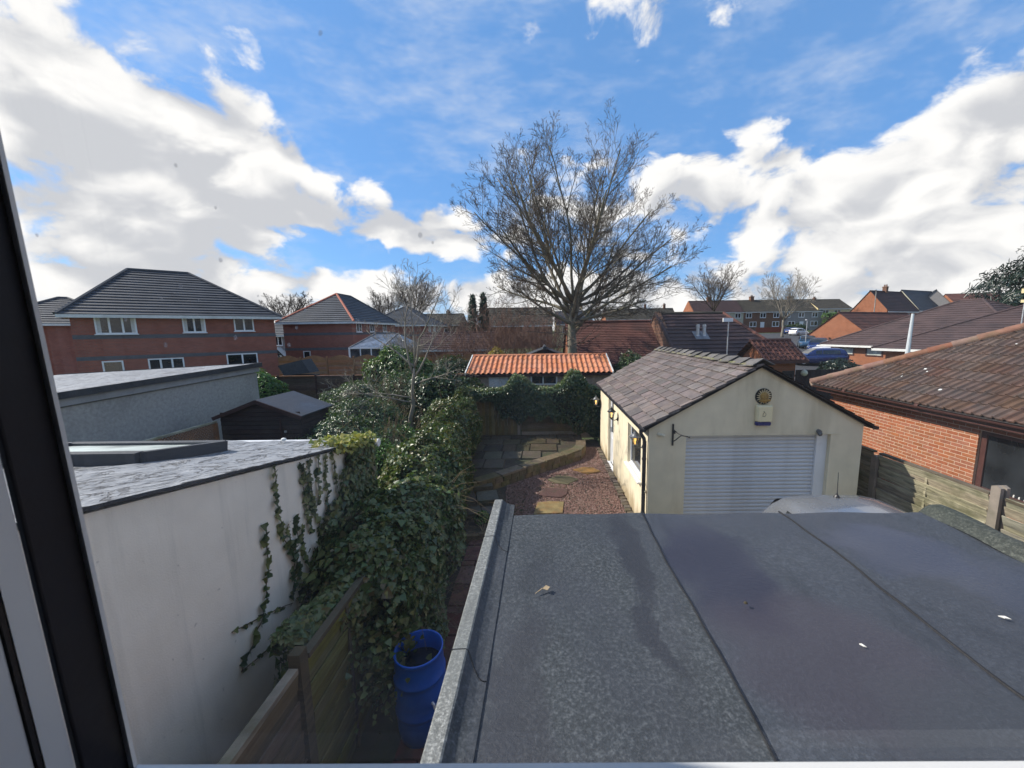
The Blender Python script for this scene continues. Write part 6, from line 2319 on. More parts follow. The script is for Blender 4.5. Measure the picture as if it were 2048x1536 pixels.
# third brick house and dark roofed house behind it
hC, rC = house('brick_house', 'brick house with dark hipped roof behind the conservatory', 'house', (-22.0, 48.0, .8), 0.0, 7.6, 8.6, 4.4, 2.3, 'brick_red', 'roof_slate_grey', courses=14, step=.05, ridge=((3.8, 3.4), (3.8, 5.2)))
for y in (.6, 2.8, 5.0):
    win(hC, 'R', 7.6, 8.6, y, 3.2, 1.0, 1.0, (.5,))
band(hC, 7.6, 8.6, 2.9, .2)
hD, rD = house('house', 'long dark roofed house with one chimney left of the big tree', 'house', (-27.0, 72.0, 2.0), 0.0, 11.5, 8, 3.6, 2.0, 'brick_brown', 'roof_tile_olive', 'gable_x', courses=12, step=.05)
chimney(rD, 8.6, 4.0, 5.2, 1.0)
win(hD, 'F', 11.5, 8, 8.0, 1.6, 1.4, 1.2, (.5,))
# low brick building in front of them
hF, rF = house('bungalow', 'low brick building with dark ribbed roof behind the orange fence', 'bungalow', (-10.6, 31.5, .2), 0.0, 6.4, 5, 2.65, 1.15, 'brick_orange', 'roof_tile_maroon', 'gable_x', courses=9, step=.05, fascia='white_paint')
win(hF, 'F', 6.4, 5, 3.0, 1.2, 1.0, 1.0, (.5,))
win(hF, 'F', 6.4, 5, 5.0, 1.2, .9, 1.0, (.5,))

# orange fence with arched panels
af = thing('arched_fence', 'new orange timber fence with arched panel tops below the brick houses', 'fence', (-11.7, 26.0, 0))
x = -18.4
i = 0
while x < -5.2:
    m = MB()
    pts = [(x + .06 + 1.70 * k / 12, 26.0, 2.42 + .24 * math.sin(math.pi * k / 12)) for k in range(13)]
    m.prism([(x + .06, 26.0, 2.30)] + pts + [(x + 1.76, 26.0, 2.30)], (0, .04, 0))
    m.build('arched_panel', 'wood_orange', af)
    for j in range(12):
        piece('board', ME_B['fence_board_orange'], af, (x + .06, 25.995 + .012 * (j % 2), .5 + j * .15), (0.05, 0, 0), (1.70, .02, .17))
    MB().box(x - .05, 25.95, 0, x + .05, 26.06, 2.58).build('post', 'wood_orange', af)
    x += 1.82
# dark brown fence in front, behind the shed
df = thing('brown_fence', 'dark brown horizontal board fence behind the shed and shrubs', 'fence', (-9.0, 18.6, 0))
x = -14.9
while x < -3.4:
    for j in range(13):
        piece('board', ME_B['fence_board_brown'], df, (x + .05, 18.6 - .012 * (j % 2), .15 + j * .145), (.05, 0, 0), (1.76, .02, .165))
    MB().box(x - .05, 18.57, 0, x + .045, 18.66, 2.12).build('post', 'brown_timber', df)
    MB().box(x + .05, 18.57, 2.05, x + 1.80, 18.64, 2.09).build('capping', 'fence_board_orange', df)
    x += 1.86
# compost bin / dark store left of the arched fence
cp = MB()
cp.prism([(-13.9, 20.3, 1.9), (-12.5, 20.3, 2.05), (-12.9, 20.3, 2.75), (-14.2, 20.3, 2.45)], (0, .9, 0))
cp.box(-14.1, 20.3, 0, -12.5, 21.2, 1.9)
cp.build('garden_store', 'dark_felt', label='black garden store with tilted lid before the arched fence', cat='storage box')
# dark pitched shed roof behind the pantile building
sr, srr = house('garden_shed', 'dark felted shed roof just behind the orange pantiles', 'shed', (-1.9, 20.6, 0), 0.0, 4.0, 2.6, 2.4, .75, 'brown_timber', 'dark_felt', 'gable_y', courses=3, step=.01, ov=.2)

# ------------------------------------------------------------------ bungalows behind the garage
bg_, rg_ = house('bungalow', 'bungalow with dark plum tiled roof, two silver flues and brick verge', 'bungalow', (6.95, 18.9, 0), 0.0, 4.9, 7.2, 2.72, 2.25, 'brick_orange', 'roof_tile_maroon', 'hip', ov=.38, courses=13, step=.045,
                 ridge=((-.38, 3.6), (3.45, 3.6)), fascia='brown_plastic', hip_tiles={1: 'roof_tile_red', 4: 'roof_tile_olive'})
m = MB()
m.prism([(-.42, -.45, 2.3), (-.42, 3.6, 5.12), (-.42, 7.6, 2.3)], (.28, 0, 0))
m.build('verge_wall', 'brick_brown', bg_)
for x in (1.24, 1.58):
    m = MB()
    m.lathe([(.13, 3.62), (.11, 3.75), (.085, 3.78), (.085, 4.20), (.11, 4.21), (.11, 4.25), (.085, 4.26), (.085, 4.34)], (x, 1.55, 0), 12)
    fo = m.build('flue', 'galvanised', bg_)
    m = MB()
    m.add([(x - .2, 1.20, 3.57), (x + .2, 1.20, 3.57), (x + .2, 1.85, 3.97), (x - .2, 1.85, 3.97)], [(0, 1, 2, 3)])
    m.build('flashing', 'lead', fo)
b2, r2 = house('bungalow', 'low bungalow with fine ribbed red-brown roof behind the big tree', 'bungalow', (1.5, 20.6, 0), 0.0, 5.1, 6.0, 2.55, 2.0, 'brick_orange', 'roof_tile_red', 'gable_x', ov=.38, courses=24, step=.03, fascia='brown_plastic')
# porch
po = thing('brick_porch', 'small brick porch with red-brown tiled roof right of the garage ridge', 'porch', (10.45, 16.7, 0.08), 0, None, local=True)
m = MB()
m.box(-.75, 0, 0, .55, 1.9, 2.72)
m.prism([(.551, .001, 2.72), (.551, 1.9, 2.72), (.551, .95, 3.34)], (-1.30, 0, 0))
m.build('wall', 'brick_orange', po)
m = MB()
slope(m, (-1.0, -.3, 2.62), (.85, -.3, 2.62), (.85, .95, 3.42), (-1.0, .95, 3.42), 6, .04)
slope(m, (.85, 2.2, 2.62), (-1.0, 2.2, 2.62), (-1.0, .95, 3.42), (.85, .95, 3.42), 6, .04)
prf = m.build('roof', 'roof_tile_red', po)
for k in range(9):
    MB().tube([(-.95 + k * .21, -.3, 2.68), (-.95 + k * .21, .93, 3.46)], .035, 5).build('tile_rib', 'roof_tile_red', prf)
MB().tube([(-1.0, .95, 3.46), (.85, .95, 3.46)], .08, 6).build('ridge_tiles', 'roof_tile_red', prf)
MB().obox((-1.0, -.34, 2.56), (.85, -.34, 2.56), .05, .12).build('fascia', 'brown_plastic', po)
MB().obox((.87, -.34, 2.56), (.87, .95, 3.38), .05, .12).build('bargeboard', 'brown_plastic', po)
MB().obox((.87, 2.24, 2.56), (.87, .95, 3.38), .05, .12).build('bargeboard', 'brown_plastic', po)
m = MB()
m.box(.0, -.03, .05, .5, -.002, 2.15)
dpo = m.build('door', 'black_plastic', po)
MB().box(.10, -.04, 1.2, .40, -.031, 2.0).build('pane', 'pane_dark', dpo)
MB().box(.56, .2, .1, .62, 1.7, 2.2).build('dark_opening', 'black_plastic', po)
m = MB()
m.lathe([(.01, -.14), (.10, -.10), (.14, 0), (.10, .10), (.01, .14)], (11.42, 16.72, 2.12), 14)
m.build('globe_lamp', 'globe', label='pale round globe lamp on the brick porch', cat='lamp', smooth=True)
tp_ = MB()
tp_.lathe([(.02, -.22), (.16, -.18), (.25, -.06), (.26, .05), (.18, .18), (.05, .25)], (10.62, 16.35, 1.42), 14)
tp_.tube([(10.62, 16.35, 0), (10.62, 16.35, 1.22)], .03, 6)
tp_.build('topiary_ball', 'topiary', label='clipped green topiary ball by the porch door', cat='plant')
dg = thing('dark_gate', 'dark board gate between the porch and the low brick building', 'gate', (14.4, 19.5, 0))
for k in range(12):
    MB().box(12.9 + k * .25, 19.5, .05, 13.14 + k * .25, 19.54, 1.95).build('board', 'shed_board', dg)
MB().box(12.9, 19.545, 1.6, 15.9, 19.6, 1.7).build('rail', 'brown_timber', dg)
for k, lab in ((0, 'white slatted garden bench end behind the dark gate'),):
    m = MB()
    for z in (.4, .6, .8, 1.0):
        m.box(16.4, 21.2, 1.2 + z * .3, 18.0, 21.25, 1.26 + z * .3)
    m.box(16.4, 21.2, 0, 16.46, 21.26, 1.6)
    m.box(17.94, 21.2, 0, 18.0, 21.26, 1.6)
    m.build('garden_bench', 'white_paint', label=lab, cat='bench')

# aerial pole with box on the bungalow
ae = thing('aerial_pole', 'thin pole with a small pale aerial box above the garage ridge', 'pole', (7.66, 16.0, 2.6))
MB().tube([(7.66, 16.0, 0), (7.66, 16.0, 4.36)], .022, 6).build('pole', 'galvanised', ae)
MB().box(7.42, 15.95, 4.37, 7.82, 16.02, 4.52).build('aerial', 'white_plastic', ae)

# ------------------------------------------------------------------ low building with big brown roofs, right
bl, rl = house('low_building', 'long low brick building with sweeping dark brown roof and high windows', 'building', (27.3, 36.6, .2), R(-74), 12.5, 13.0, 2.50, 3.4, 'brick_orange', 'roof_tile_brown', 'hip', ov=.6, courses=20, step=.04, ridge=((5.6, 6.5), (7.0, 6.5)))
win(bl, 'F', 12.5, 13, .9, 1.35, 1.25, .72, (), frame='brown_plastic', glass='pane_frost', ft=.10, sill=False)
win(bl, 'F', 12.5, 13, 3.1, 1.35, 1.35, .72, (), frame='brown_plastic', glass='pane_frost', ft=.10, sill=False)
win(bl, 'F', 12.5, 13, 8.2, 1.05, 2.4, .72, (), frame='brown_plastic', glass='pane_frost', ft=.10, sill=False)
bl2, rl2 = house('low_building', 'nearer wing of the low building, its brown roof rising at right', 'building', (24.9, 28.0, .2), R(-68), 11.0, 14.0, 2.50, 2.9, 'brick_orange', 'roof_tile_brown', 'hip', ov=.6, courses=20, step=.04, ridge=((4.8, 7.0), (6.2, 7.0)))
# white lamp post standing by it
lp = thing('lamp_post', 'pale blue-grey tapering post before the low brown roof', 'post', (18.9, 20.0, 0))
MB().tube([(18.9, 20.0, 0), (18.9, 20.0, 2.3), (18.95, 20.0, 4.72)], [.12, .11, .06], 10).build('pole', 'lamp_post', lp)
# orange brick hall with gable
bh, rh = house('brick_hall', 'orange brick gable building with red-brown roof beside the car park', 'building', (32.0, 46.8, .8), R(-66), 6.4, 14.0, 2.35, 2.5, 'brick_orange', 'roof_tile_red', 'gable_y', ov=.3, courses=16, step=.04)
# pair of semis on the rise
hs2, rs2 = house('brick_house', 'orange brick gabled house with maroon roof on the rise, right', 'house', (56.0, 71.0, 2.0), R(-66), 5.4, 10.0, 4.9, 3.3, 'brick_orange', 'roof_tile_maroon', 'gable_y', ov=.3, courses=14, step=.05)
chimney(rs2, 2.7, 4.6, 8.0, 1.1)
win(hs2, 'R', 5.4, 10, 1.0, 3.0, 1.2, 1.2, (.5,))
win(hs2, 'R', 5.4, 10, 6.0, 3.0, 1.2, 1.2, (.5,))
hs4, rs4 = house('slate_house', 'slate roofed house joined on behind the maroon roofed one', 'house', (65.15, 75.07, 2.2), R(-66), 5.4, 10.5, 4.9, 3.5, 'pale_wall', 'roof_slate_grey', 'gable_y', ov=.3, courses=14, step=.05)
win(hs4, 'R', 5.4, 10.5, 1.0, 3.0, 1.4, 1.2, (.5,))
hs3, rs3 = house('grey_house', 'grey rendered gable facing out at the end of the slate roof', 'house', (72.0, 76.0, 2.4), R(-40), 5.6, 7.0, 4.9, 3.4, 'grey_wall', 'roof_slate_grey', 'gable_y', ov=.3, courses=14, step=.05)
# further roofs at the right edge
house('far_house', 'brown roofed house peeping over the long brown roof, right', 'house', (88.0, 92.0, 4.0), R(-10), 7.0, 8, 4.6, 2.4, 'brick_brown', 'roof_tile_brown', 'gable_x', courses=10, step=.05)
house('far_house', 'red roofed house next to the dark conifer, far right', 'house', (95.5, 90.0, 4.0), R(-10), 11.0, 8, 4.4, 3.0, 'brick_orange', 'roof_tile_red', 'gable_x', courses=10, step=.05)
hcr, rcr = house('cream_house', 'cream walled house with tawny roof beyond the terrace end', 'house', (70.5, 100.0, 3.6), R(4), 9.0, 8, 5.3, 2.4, 'cream_wall', 'roof_tile_olive', 'gable_x', courses=10, step=.05)
for u in (1.2, 4.4):
    win(hcr, 'F', 9, 8, u, 3.4, 1.7, 1.4, (.5,))
chimney(rcr, 2.0, 4.0, 7.4, .8)

# ------------------------------------------------------------------ the terrace along the far street
walls = [('pale_wall', 'pale rendered house, left of the terrace under dark roof'), ('brick_brown', 'brown brick house in the middle of the far terrace'), ('grey_wall', 'grey rendered house at the right end of the far terrace')]
x0 = 39.0
for i, (wm, lb) in enumerate(walls):
    ww = (12.6, 9.8, 10.2)[i]
    kd = 'gable_x'
    h_, r_ = house('terrace_house', lb, 'house', (x0, 100.0, 3.5), 0.0, ww, 8.0, 4.85, 3.0, wm, 'roof_tile_olive' if i else 'roof_tile_maroon', kd, ov=.3, courses=12, step=.05)
    if i == 0:
        m = MB()
        m.prism([(-.30, -.3, 4.6), (-.30, 8.3, 4.6), (-.30, 4.0, 7.85)], (.25, 0, 0))
        m.box(-.30, 0, -.5, -.05, 8, 4.6)
        m.build('end_gable', 'brick_orange', h_)
    for u in ((4.0, 7.4, 10.4) if i == 0 else (.6, 4.2, 7.6)):
        win(h_, 'F', ww, 8, u, 3.15, 1.5, 1.25, (.5,), ft=.12)
    for u in ((5.6, 10.0) if i == 0 else (1.6, 7.4)):
        win(h_, 'F', ww, 8, u, .9, 1.8, 1.3, (.5,), ft=.12)
    MB().box(ww * .45, -.05, .0, ww * .45 + 1.0, -.003, 2.1).build('door', 'white_plastic', h_)
    chimney(r_, 5.2 if i == 0 else ww * .5 - 1.0, 4.0, 7.4, 1.5, .9, 2)
    x0 += ww + .02
# houses further left along the skyline
ht_, rt_ = house('terrace_house', 'distant dark roofed terrace with two chimneys right of the big tree', 'house', (18.0, 110.0, 3.8), 0.0, 20.0, 8, 3.4, 2.9, 'brick_orange', 'roof_tile_olive', 'gable_x', courses=12, step=.05)
chimney(rt_, 12.0, 4.0, 6.2, 1.3)
chimney(rt_, 17.6, 4.0, 6.2, 1.3)
hw_, rw_ = house('cream_house', 'small cream house seen through the lower branches of the big tree', 'house', (2.2, 62.0, 1.7), 0.0, 5.8, 6, 3.6, 1.9, 'cream_wall', 'roof_slate_grey', 'gable_x', courses=10, step=.05)
win(hw_, 'F', 5.8, 6, 3.4, 2.1, 1.5, 1.1, (.5,))
win(hw_, 'F', 5.8, 6, 1.0, 2.1, 1.5, 1.1, (.5,))
house('house', 'dark roofed house half hidden behind bare shrubs left of the trunk', 'house', (-9.0, 60.0, 1.6), 0.0, 10.5, 7, 3.6, 2.6, 'brick_brown', 'roof_tile_olive', 'gable_x', courses=10, step=.05)
# red front-garden fence of the terrace
rf_ = thing('red_fence', 'low red timber fence in front of the brown brick terrace house', 'fence', (54, 92, 3.0))
for k in range(20):
    MB().box(50.6 + k * .36, 92, 2.9, 50.94 + k * .36, 92.05, 4.2).build('board', 'red_fence', rf_)
sg = thing('street_lamp', 'slim street lamp against the maroon roof', 'street lamp', (50.9, 60, 1.6))
MB().tube([(50.9, 60, 1.5), (50.9, 60, 9.5)], [.09, .06], 6).build('pole', 'concrete', sg)
MB().obox((50.9, 60, 9.5), (50.4, 59.6, 9.6), .18, .12).build('lamp_head', 'galvanised', sg)
sg = thing('street_lamp', 'thin grey street lamp at the corner of the orange brick gable', 'street lamp', (30.6, 45, .9))
MB().tube([(30.6, 45, .9), (30.6, 45, 4.9)], [.06, .045], 6).build('pole', 'galvanised', sg)
MB().obox((30.6, 45, 4.9), (30.3, 44.8, 4.95), .14, .10).build('lamp_head', 'galvanised', sg)
# mast with yellow boxes at the right edge
MX = 25.75
ms = thing('mast', 'thin mast with two pale yellow boxes at the right edge', 'mast', (MX, 21.0, 0))
MB().tube([(MX, 21.0, 0), (MX, 21.0, 6.4)], .03, 6).build('pole', 'galvanised', ms)
MB().box(MX - .14, 20.9, 5.75, MX + .14, 21.1, 5.98).build('box', 'cream_wall', ms)
MB().box(MX - .10, 20.9, 5.25, MX + .10, 21.1, 5.40).build('box', 'cream_wall', ms)

# parked cars
grp = 'cars in the car park and street behind'
car('white hatchback parked in the street before the terrace', (52.8, 80.0, gz(0, 80)), R(-65), 'white_car_paint', 4.1, 1.75, 1.5, group=grp)
car('dark blue car half hidden behind the white hatchback', (54.6, 84.5, gz(0, 84.5)), R(-70), 'navy_paint', 4.2, 1.75, 1.45, group=grp)
car('teal blue car at the back of the car park', (31.6, 46.2, park_z(46.2)), R(150), 'teal_paint', 4.1, 1.75, 1.48, group=grp)
car('navy blue car facing out in the middle of the car park', (29.5, 41.3, park_z(41)), R(140), 'navy_paint', 4.2, 1.78, 1.55, group=grp)
car('white car nosing out from behind the low building', (29.4, 39.4, park_z(39)), R(110), 'white_car_paint', 4.0, 1.75, 1.48, group=grp)
car('navy car nearest the porch in the car park', (24.4, 34.2, park_z(34.2)), R(75), 'navy_paint', 4.2, 1.78, 1.5, group=grp)

# ------------------------------------------------------------------ bare trees
class Tree:
    def __init__(self, seed, rmin):
        self.r = random.Random(seed)
        self.rmin = rmin
        self.limbs = MB()
        self.twigs = MB()

    def path(self, p, d, length, nseg, trop, wig):
        pts = [p.copy()]
        d = d.normalized()
        st = length / nseg
        for i in range(nseg):
            d = (d + Vector((self.r.gauss(0, wig), self.r.gauss(0, wig), self.r.gauss(0, wig))) + Vector((0, 0, trop))).normalized()
            p = p + d * st
            pts.append(p.copy())
        return pts

    def grow(self, p, d, length, r0, lev, spec):
        nch, ratio, ang, trop, wig, nseg, tstart = spec[lev]
        pts = self.path(p, d, length, nseg, trop, wig)
        r1 = max(self.rmin, r0 * (.30 if lev < len(spec) - 1 else .6))
        rad = [r0 + (r1 - r0) * (i / nseg) ** .8 for i in range(nseg + 1)]
        sides = 7 if lev == 0 else 5 if lev == 1 else 3
        (self.limbs if lev < 2 else self.twigs).tube(pts, rad, sides, lev < 1)
        if lev + 1 >= len(spec):
            return
        az0 = self.r.uniform(0, 6.28)
        for k in range(nch):
            t = tstart + (1 - tstart) * (k + self.r.uniform(.1, .9)) / nch
            i = min(int(t * nseg), nseg - 1)
            f = t * nseg - i
            q = pts[i].lerp(pts[i + 1], f)
            ax = (pts[i + 1] - pts[i]).normalized()
            az0 += 2.4 + self.r.gauss(0, .5)
            s = ax.orthogonal().normalized()
            s2 = ax.cross(s)
            out = s * math.cos(az0) + s2 * math.sin(az0)
            an = R(ang + self.r.gauss(0, 9))
            dd = ax * math.cos(an) + out * math.sin(an)
            ln = length * ratio * (1.12 - .62 * t) * self.r.uniform(.7, 1.25)
            rr_ = max(self.rmin, rad[i] * self.r.uniform(.42, .6))
            self.grow(q, dd, ln, rr_, lev + 1, spec)


def bare_tree(name, label, base, fork, limbs, spec, r_trunk, r_limb, seed, rmin, bark='bark_ash', twig=None, group=None, cat='tree', extra=None, drop=0.0):
    """base point, fork point, limbs = list of (direction, length)"""
    t = thing(name, label, cat, base, 0, group)
    T = Tree(seed, rmin)
    b, f = Vector(base), Vector(fork)
    tr_ = MB()
    n = 8
    pts = [b.lerp(f, i / n) + Vector((T.r.gauss(0, .03), T.r.gauss(0, .03), 0)) * (i > 0) for i in range(n + 1)]
    tr_.tube(pts, [r_trunk * (1.35 if i == 0 else 1.0 - (.12 if drop == 0 else .62) * (i / n) ** 2) for i in range(n + 1)], 12)
    tr_.build('trunk', bark, t, smooth=True)
    for li, (d, ln) in enumerate(limbs):
        dr_ = 0 if li == 0 else T.r.uniform(0, 1) * max(drop, .9 * min(1.0, r_trunk * 3))
        st = f + (b - f).normalized() * dr_
        T.grow(st, Vector(d), ln, r_limb * T.r.uniform(.75, 1.15), 0, spec)
    if extra:
        extra(T)
    T.limbs.build('limbs', bark, t, smooth=True)
    T.twigs.build('crown', twig or bark, t)
    return t


ra = random.Random(21)
L0 = []
for i in range(16):
    a = i * 2.4 + ra.gauss(0, .2)
    tilt = (10, 34, 50, 42, 24)[i % 5] + ra.gauss(0, 4)
    d = (math.sin(R(tilt)) * math.cos(a) * 1.15, math.sin(R(tilt)) * math.sin(a) * .9, math.cos(R(tilt)))
    L0.append((d, (7.5 if tilt < 28 else 7.0 if tilt < 40 else 6.5) * ra.uniform(.92, 1.05)))
for sx in (-1, 1):
    for sy in (-.4, .5):
        L0.append(((sx * 1.0, sy, .62), ra.uniform(5.0, 5.6)))
        L0.append(((sx * 1.0, sy - .3, .22), ra.uniform(3.4, 4.2)))
ash_spec = [(12, .47, 38, .028, .06, 10, .20), (8, .45, 36, .05, .08, 6, .2), (5, .52, 34, .07, .11, 4, .2), (3, .6, 32, .10, .13, 3, .3), (0, 0, 0, .12, .15, 2, 0)]
def droop_twigs(T):
    # epicormic shoots hanging round the fork
    for _ in range(46):
        p = Vector((1.5 + T.r.gauss(0, .25), 20 + T.r.gauss(0, .25), T.r.uniform(3.2, 5.6)))
        a = T.r.uniform(0, 6.28)
        T.grow(p, Vector((math.cos(a), math.sin(a), T.r.uniform(-.2, .5))), T.r.uniform(.8, 2.6), .022, 3, ash_spec)
bare_tree('ash_tree', 'tall bare spreading ash tree rising behind the orange pantiles', (1.42, 20.0, 0), (1.56, 20.0, 5.7), L0, ash_spec, .30, .10, 5, .0052, 'bark_ash', 'twig_ash', extra=droop_twigs, drop=1.9)

# garden sapling in the neighbour's shrubs
sp_spec = [(6, .55, 42, .03, .10, 8, .25), (5, .5, 40, .05, .12, 5, .2), (3, .55, 38, .06, .15, 3, .2), (0, 0, 0, .08, .15, 2, 0)]
bare_tree('young_tree', 'thin leaning bare young tree amid the dark shrubs', (-4.05, 11.0, 0), (-3.72, 11.0, 3.2),
          [((.0, 0, 1), 2.6), ((-.25, 0, 1), 2.9), ((.75, .1, .9), 2.7), ((.55, -.2, 1.0), 2.4), ((-.9, .1, .55), 2.0), ((-1, -.2, .15), 2.1), ((.9, -.2, .25), 1.8), ((-.6, -.5, .0), 1.9)],
          sp_spec, .075, .030, 9, .004, 'bark_grey', drop=1.6)

far_spec = [(9, .5, 36, .04, .07, 7, .2), (7, .5, 36, .05, .1, 5, .2), (5, .55, 34, .07, .13, 3, .2), (0, 0, 0, .09, .14, 2, 0)]
def fan(n, tilt, ln, seed):
    q = random.Random(seed)
    return [((math.sin(R(tilt * q.uniform(.2, 1))) * math.cos(i * 2.4), math.sin(R(tilt * q.uniform(.2, 1))) * math.sin(i * 2.4), 1.0), ln * q.uniform(.85, 1.1)) for i in range(n)]
bare_tree('street_tree', 'dark bare tree behind the roof of the far terrace', (42.4, 96.5, 3.2), (42.4, 96.5, 8.6), fan(11, 62, 9.6, 1), far_spec, .36, .15, 31, .017, 'bark_dark')
bare_tree('street_tree', 'pale bare open crowned tree in the street before the terrace', (46.4, 75.0, 2.2), (46.4, 75.0, 5.6), fan(8, 62, 8.2, 2), far_spec, .24, .11, 32, .014, 'bark_grey')
bare_tree('bare_tree', 'low bare tree in the gap right of the big brick house', (-37.0, 56.0, 1.2), (-37.0, 56.0, 5.4), fan(9, 85, 4.6, 3), far_spec, .22, .10, 33, .013, 'bark_dark')
bare_tree('bare_tree', 'bare round crowned tree behind the third brick house', (-20.6, 62.0, 1.6), (-20.6, 62.0, 6.0), fan(12, 70, 6.4, 4), far_spec, .26, .11, 34, .013, 'bark_dark')
bare_tree('bare_tree', 'smaller bare tree left of the round crowned one', (-25.2, 62.0, 1.6), (-25.2, 62.0, 5.6), fan(9, 70, 4.6, 14), far_spec, .20, .09, 35, .012, 'bark_dark')
for (x, y, h_, lb) in ((6.5, 90, 6.2, 'distant bare treetop over the roofs just right of the trunk'), (13.5, 95, 6.4, 'distant bare treetop left of the far two-chimney terrace')):
    bare_tree('bare_tree', lb, (x, y, 2.8), (x, y, 6.0), fan(9, 75, h_ * .75, int(x)), far_spec, .22, .10, 40 + int(x), .02, 'bark_dark')


def bare_bush(name, label, c, n, ln, spread, seed, bark, rmin=.006, r=.022):
    t = thing(name, label, 'shrub', c)
    T = Tree(seed, rmin)
    sp = [(5, .5, 32, .03, .08, 6, .25), (4, .5, 32, .04, .12, 4, .2), (3, .5, 32, .05, .14, 2, .2), (0, 0, 0, .06, .15, 2, 0)]
    for i in range(n):
        a = T.r.uniform(0, 6.28)
        s = T.r.uniform(0, 1) ** .7 * spread
        T.grow(Vector((c[0] + math.cos(a) * s * .35, c[1] + math.sin(a) * s * .35, c[2])), Vector((math.cos(a) * s * .5, math.sin(a) * s * .5, ln * .6)), ln * T.r.uniform(.7, 1.1), r, 0, sp)
    T.limbs.build('stems', bark, t)
    T.twigs.build('crown', bark, t)
    return t


bare_bush('bare_shrub', 'tall reddish bare shrub left of the ash trunk', (-2.7, 25.5, .2), 44, 5.0, 2.0, 51, 'twig_red')
bare_bush('bare_shrub', 'second reddish bare shrub close behind the ash trunk', (.0, 27.0, .2), 36, 4.8, 1.8, 52, 'twig_red')
bare_bush('bare_shrub', 'grey-brown bare thicket beside the conifer pair', (-7.3, 36, .4), 40, 4.6, 2.2, 53, 'bark_dark', .009, .03)
bare_bush('bare_shrub', 'tangle of bare stems over the low building roof left', (-9.6, 26.8, .1), 26, 3.8, 1.6, 54, 'bark_grey')
bare_bush('bare_shrub', 'brown bare bushes in front of the low building, left of centre', (-6.0, 28.5, .2), 40, 4.0, 2.4, 57, 'twig_red')
bare_bush('bare_shrub', 'sprawling bare twigs over the shrubs by the brown fence', (-5.6, 12.4, .6), 10, 2.3, 1.8, 55, 'stem', .003, .011)
bare_bush('bare_shrub', 'sprawling bare bramble stems low in front of the shed', (-4.2, 9.0, .6), 6, 1.7, 1.5, 56, 'stem', .003, .010)

# ------------------------------------------------------------------ shrubs
shrub('evergreen_shrub', 'large dark glossy evergreen shrub right of the shed', 'shrub', [((-5.1, 9.6, .9), (1.35, 1.2, 1.05)), ((-3.9, 8.9, .8), (1.0, 1.1, 1.0)), ((-5.4, 11.2, 1.0), (1.3, 1.2, 1.1))], 24000, .05, .10, 'shrub_leaf', 'oval', twigs=60)
shrub('evergreen_shrub', 'broad mid green shrub spilling over the brown fence', 'shrub', [((-7.0, 15.4, 1.0), (1.7, 1.5, 1.25)), ((-5.0, 14.6, 1.2), (1.7, 1.4, 1.35)), ((-8.6, 16.4, .9), (1.3, 1.1, 1.0))], 20000, .07, .13, 'shrub_leaf', 'oval', twigs=90)
shrub('evergreen_shrub', 'dark ivy-clad bush left of the pantile building', 'shrub', [((-3.9, 13.8, 1.2), (1.1, 1.0, 1.45)), ((-3.1, 14.9, 1.1), (.9, .8, 1.2))], 12000, .06, .11, 'ivy_leaf_dark', 'ivy', twigs=40)
shrub('green_shrub', 'fresh bright green shrub low beside the young tree', 'shrub', [((-3.85, 8.3, .95), (.55, .6, .75)), ((-3.5, 9.3, 1.0), (.5, .6, .7))], 5200, .05, .09, 'bright_leaf', 'oval')
shrub('laurel', 'pale green laurel standing over the shrubs before the conservatory', 'shrub', [((-6.6, 16.9, 2.2), (1.25, .9, 1.25)), ((-5.6, 17.2, 1.9), (.9, .8, 1.1))], 7000, .10, .20, 'laurel_leaf', 'oval')
shrub('evergreen_shrub', 'rounded dark green bush right of the pantile roof', 'shrub', [((4.0, 17.0, 1.7), (.95, .9, 1.35)), ((3.2, 16.6, 1.4), (.6, .6, .95))], 6500, .07, .14, 'shrub_leaf', 'oval')
shrub('green_shrub', 'small leafy shrub behind the grey outbuilding corner', 'shrub', [((-12.9, 17.2, 1.4), (1.0, .8, 1.0))], 4200, .08, .14, 'bright_leaf', 'oval')
shrub('forsythia', 'yellow flowering shrub behind the left end of the pantile roof', 'shrub', [((-2.75, 22.4, 2.4), (.6, .5, .75))], 1500, .06, .12, 'yellow_leaf', 'oval', core='bark_dark', twigs=20)
shrub('green_shrub', 'yellow-green willowy shrub left of the ash trunk base', 'shrub', [((-.3, 23.8, 2.0), (.75, .6, .95))], 1100, .06, .12, 'yellow_leaf', 'oval', core='twig_red', twigs=60)
shrub('evergreen_shrub', 'dark hedge mass behind the pantile building', 'hedge', [((-5.2, 21.5, 1.3), (1.4, 1.0, 1.5)), ((-3.4, 21.8, 1.0), (1.2, .9, 1.2)), ((.9, 22.5, 1.2), (1.6, .9, 1.2))], 8000, .09, .16, 'ivy_leaf_dark', 'oval')
shrub('evergreen_shrub', 'dark round bush by the low brick building', 'shrub', [((17.4, 22.6, 1.1), (1.1, 1.0, 1.15))], 3500, .10, .18, 'conifer_leaf', 'oval')
shrub('evergreen_shrub', 'small green hedge before the terrace, beside the red fence', 'hedge', [((60.5, 93, 3.9), (3.0, 1.0, .9))], 1200, .25, .5, 'shrub_leaf', 'oval')
shrub('evergreen_shrub', 'green garden hedge under the cream house windows', 'hedge', [((74.0, 98.5, 7.0), (3.4, 1.0, .8)), ((74.0, 98.5, 5.0), (3.0, 1.0, 1.6))], 1200, .25, .5, 'bright_leaf', 'oval')
shrub('garden_plant', 'low green plant in the bed by the edging stones', 'plant', [((-1.35, 7.75, .12), (.16, .16, .16))], 260, .04, .08, 'bright_leaf', 'oval', lump=.1)
m = MB()
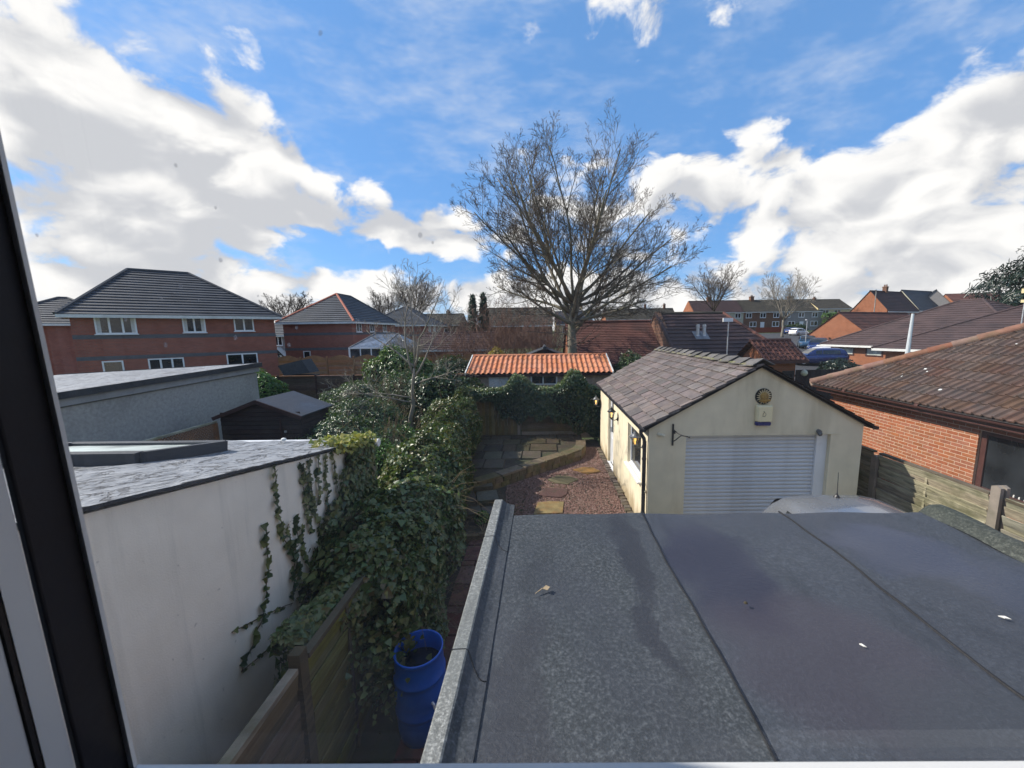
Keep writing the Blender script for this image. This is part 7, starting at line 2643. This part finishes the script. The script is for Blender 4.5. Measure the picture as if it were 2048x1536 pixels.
for k in range(7):
    a = k * .9
    m.tube([(-1.28, 7.35, 0), (-1.28 + .05 * math.cos(a), 7.35 + .05 * math.sin(a), .16), (-1.28 + .13 * math.cos(a), 7.35 + .13 * math.sin(a), .24)], [.005, .005, .002], 4)
m.build('grass_tuft', 'stem_pale', label='pale thin grass tuft in the bed by the path', cat='grass')

# conifers
def conifer(name, label, base, height, rad, n, lmin, lmax, seed, zlow=.0, power=.8, material='conifer_leaf'):
    t = thing(name, label, 'tree', base)
    q = np.random.default_rng(seed)
    h = q.uniform(0, 1, n) ** 1.15
    a = q.uniform(0, 6.283, n)
    prof = rad * (1 - h) ** power + .05
    wobl = 1 + .22 * np.sin(a * 3 + h * 19) + .16 * np.sin(a * 7 - h * 31)
    rr_ = prof * wobl * (1 - np.abs(q.normal(0, .16, n)))
    P = np.stack([base[0] + rr_ * np.cos(a), base[1] + rr_ * np.sin(a), base[2] + zlow + h * (height - zlow)], 1)
    N = np.stack([np.cos(a), np.sin(a), np.full(n, .5)], 1)
    leaves('crown', P, N, lmin, lmax, material, t, 'needle', .5, -.15)
    m = MB()
    m.lathe([(rad * .74 * (1 - k / 10) ** power + .02, base[2] + zlow + k * (height - zlow) * .93 / 10) for k in range(11)], (base[0], base[1], 0), 12)
    m.build('inner_blocker', 'conifer_core', t, smooth=True)  # added dark cone, keeps the crown from showing through
    MB().tube([base, (base[0], base[1], base[2] + height * .9)], [.2, .05], 7).build('trunk', 'bark_dark', t)
    # branch sprays standing out of the outline
    ii = q.integers(0, n, 260)
    m = MB()
    V, D = P[ii], N[ii]
    pts, nn = [], []
    for p, d in zip(V, D):
        L_ = rad * q.uniform(.06, .18)
        for s in np.linspace(0, 1, 16):
            pts.append(p + d * L_ * s * np.array((1, 1, .3)) + q.normal(0, .05 * rad * .3, 3))
            nn.append(d)
    leaves('sprays', np.array(pts), np.array(nn), lmin * .8, lmax * .8, material, t, 'needle', .6, 0)
    return t


conifer('conifer', 'left one of two slim dark conifers beyond the fences', (-6.25, 35, .4), 6.9, .9, 2600, .18, .38, 61, material='conifer_leaf_pale')
conifer('conifer', 'right one of two slim dark conifers beyond the fences', (-5.35, 35.4, .4), 7.1, .85, 2600, .18, .38, 62, material='conifer_leaf_pale')
conifer('conifer', 'big dark cypress leaning in at the right edge', (58.6, 40.0, .5), 21.0, 11.0, 52000, .40, .80, 63, zlow=1.0, power=.75)

# fallen leaves on patio, path and gravel edges
n = 2600
X = np.concatenate([rng.uniform(-2.6, 1.3, n // 2), rng.uniform(-2.0, -.5, n // 2)])
Y = np.concatenate([13.8 - np.abs(rng.normal(0, .7, n // 2)), rng.uniform(5.0, 9.6, n // 2)])
Z = np.array([.315 if inside(x, y, .12) else .055 for x, y in zip(X, Y)])
lf = leaves('leaf_litter', np.stack([X, Y, Z + rng.uniform(0, .012, n)], 1), np.tile((0, 0, 1.0), (n, 1)), .02, .055, 'litter_leaf', None, 'oval', .25, 0, kind='stuff')
tag(lf, 'brown fallen leaves strewn over patio and path', 'leaves')
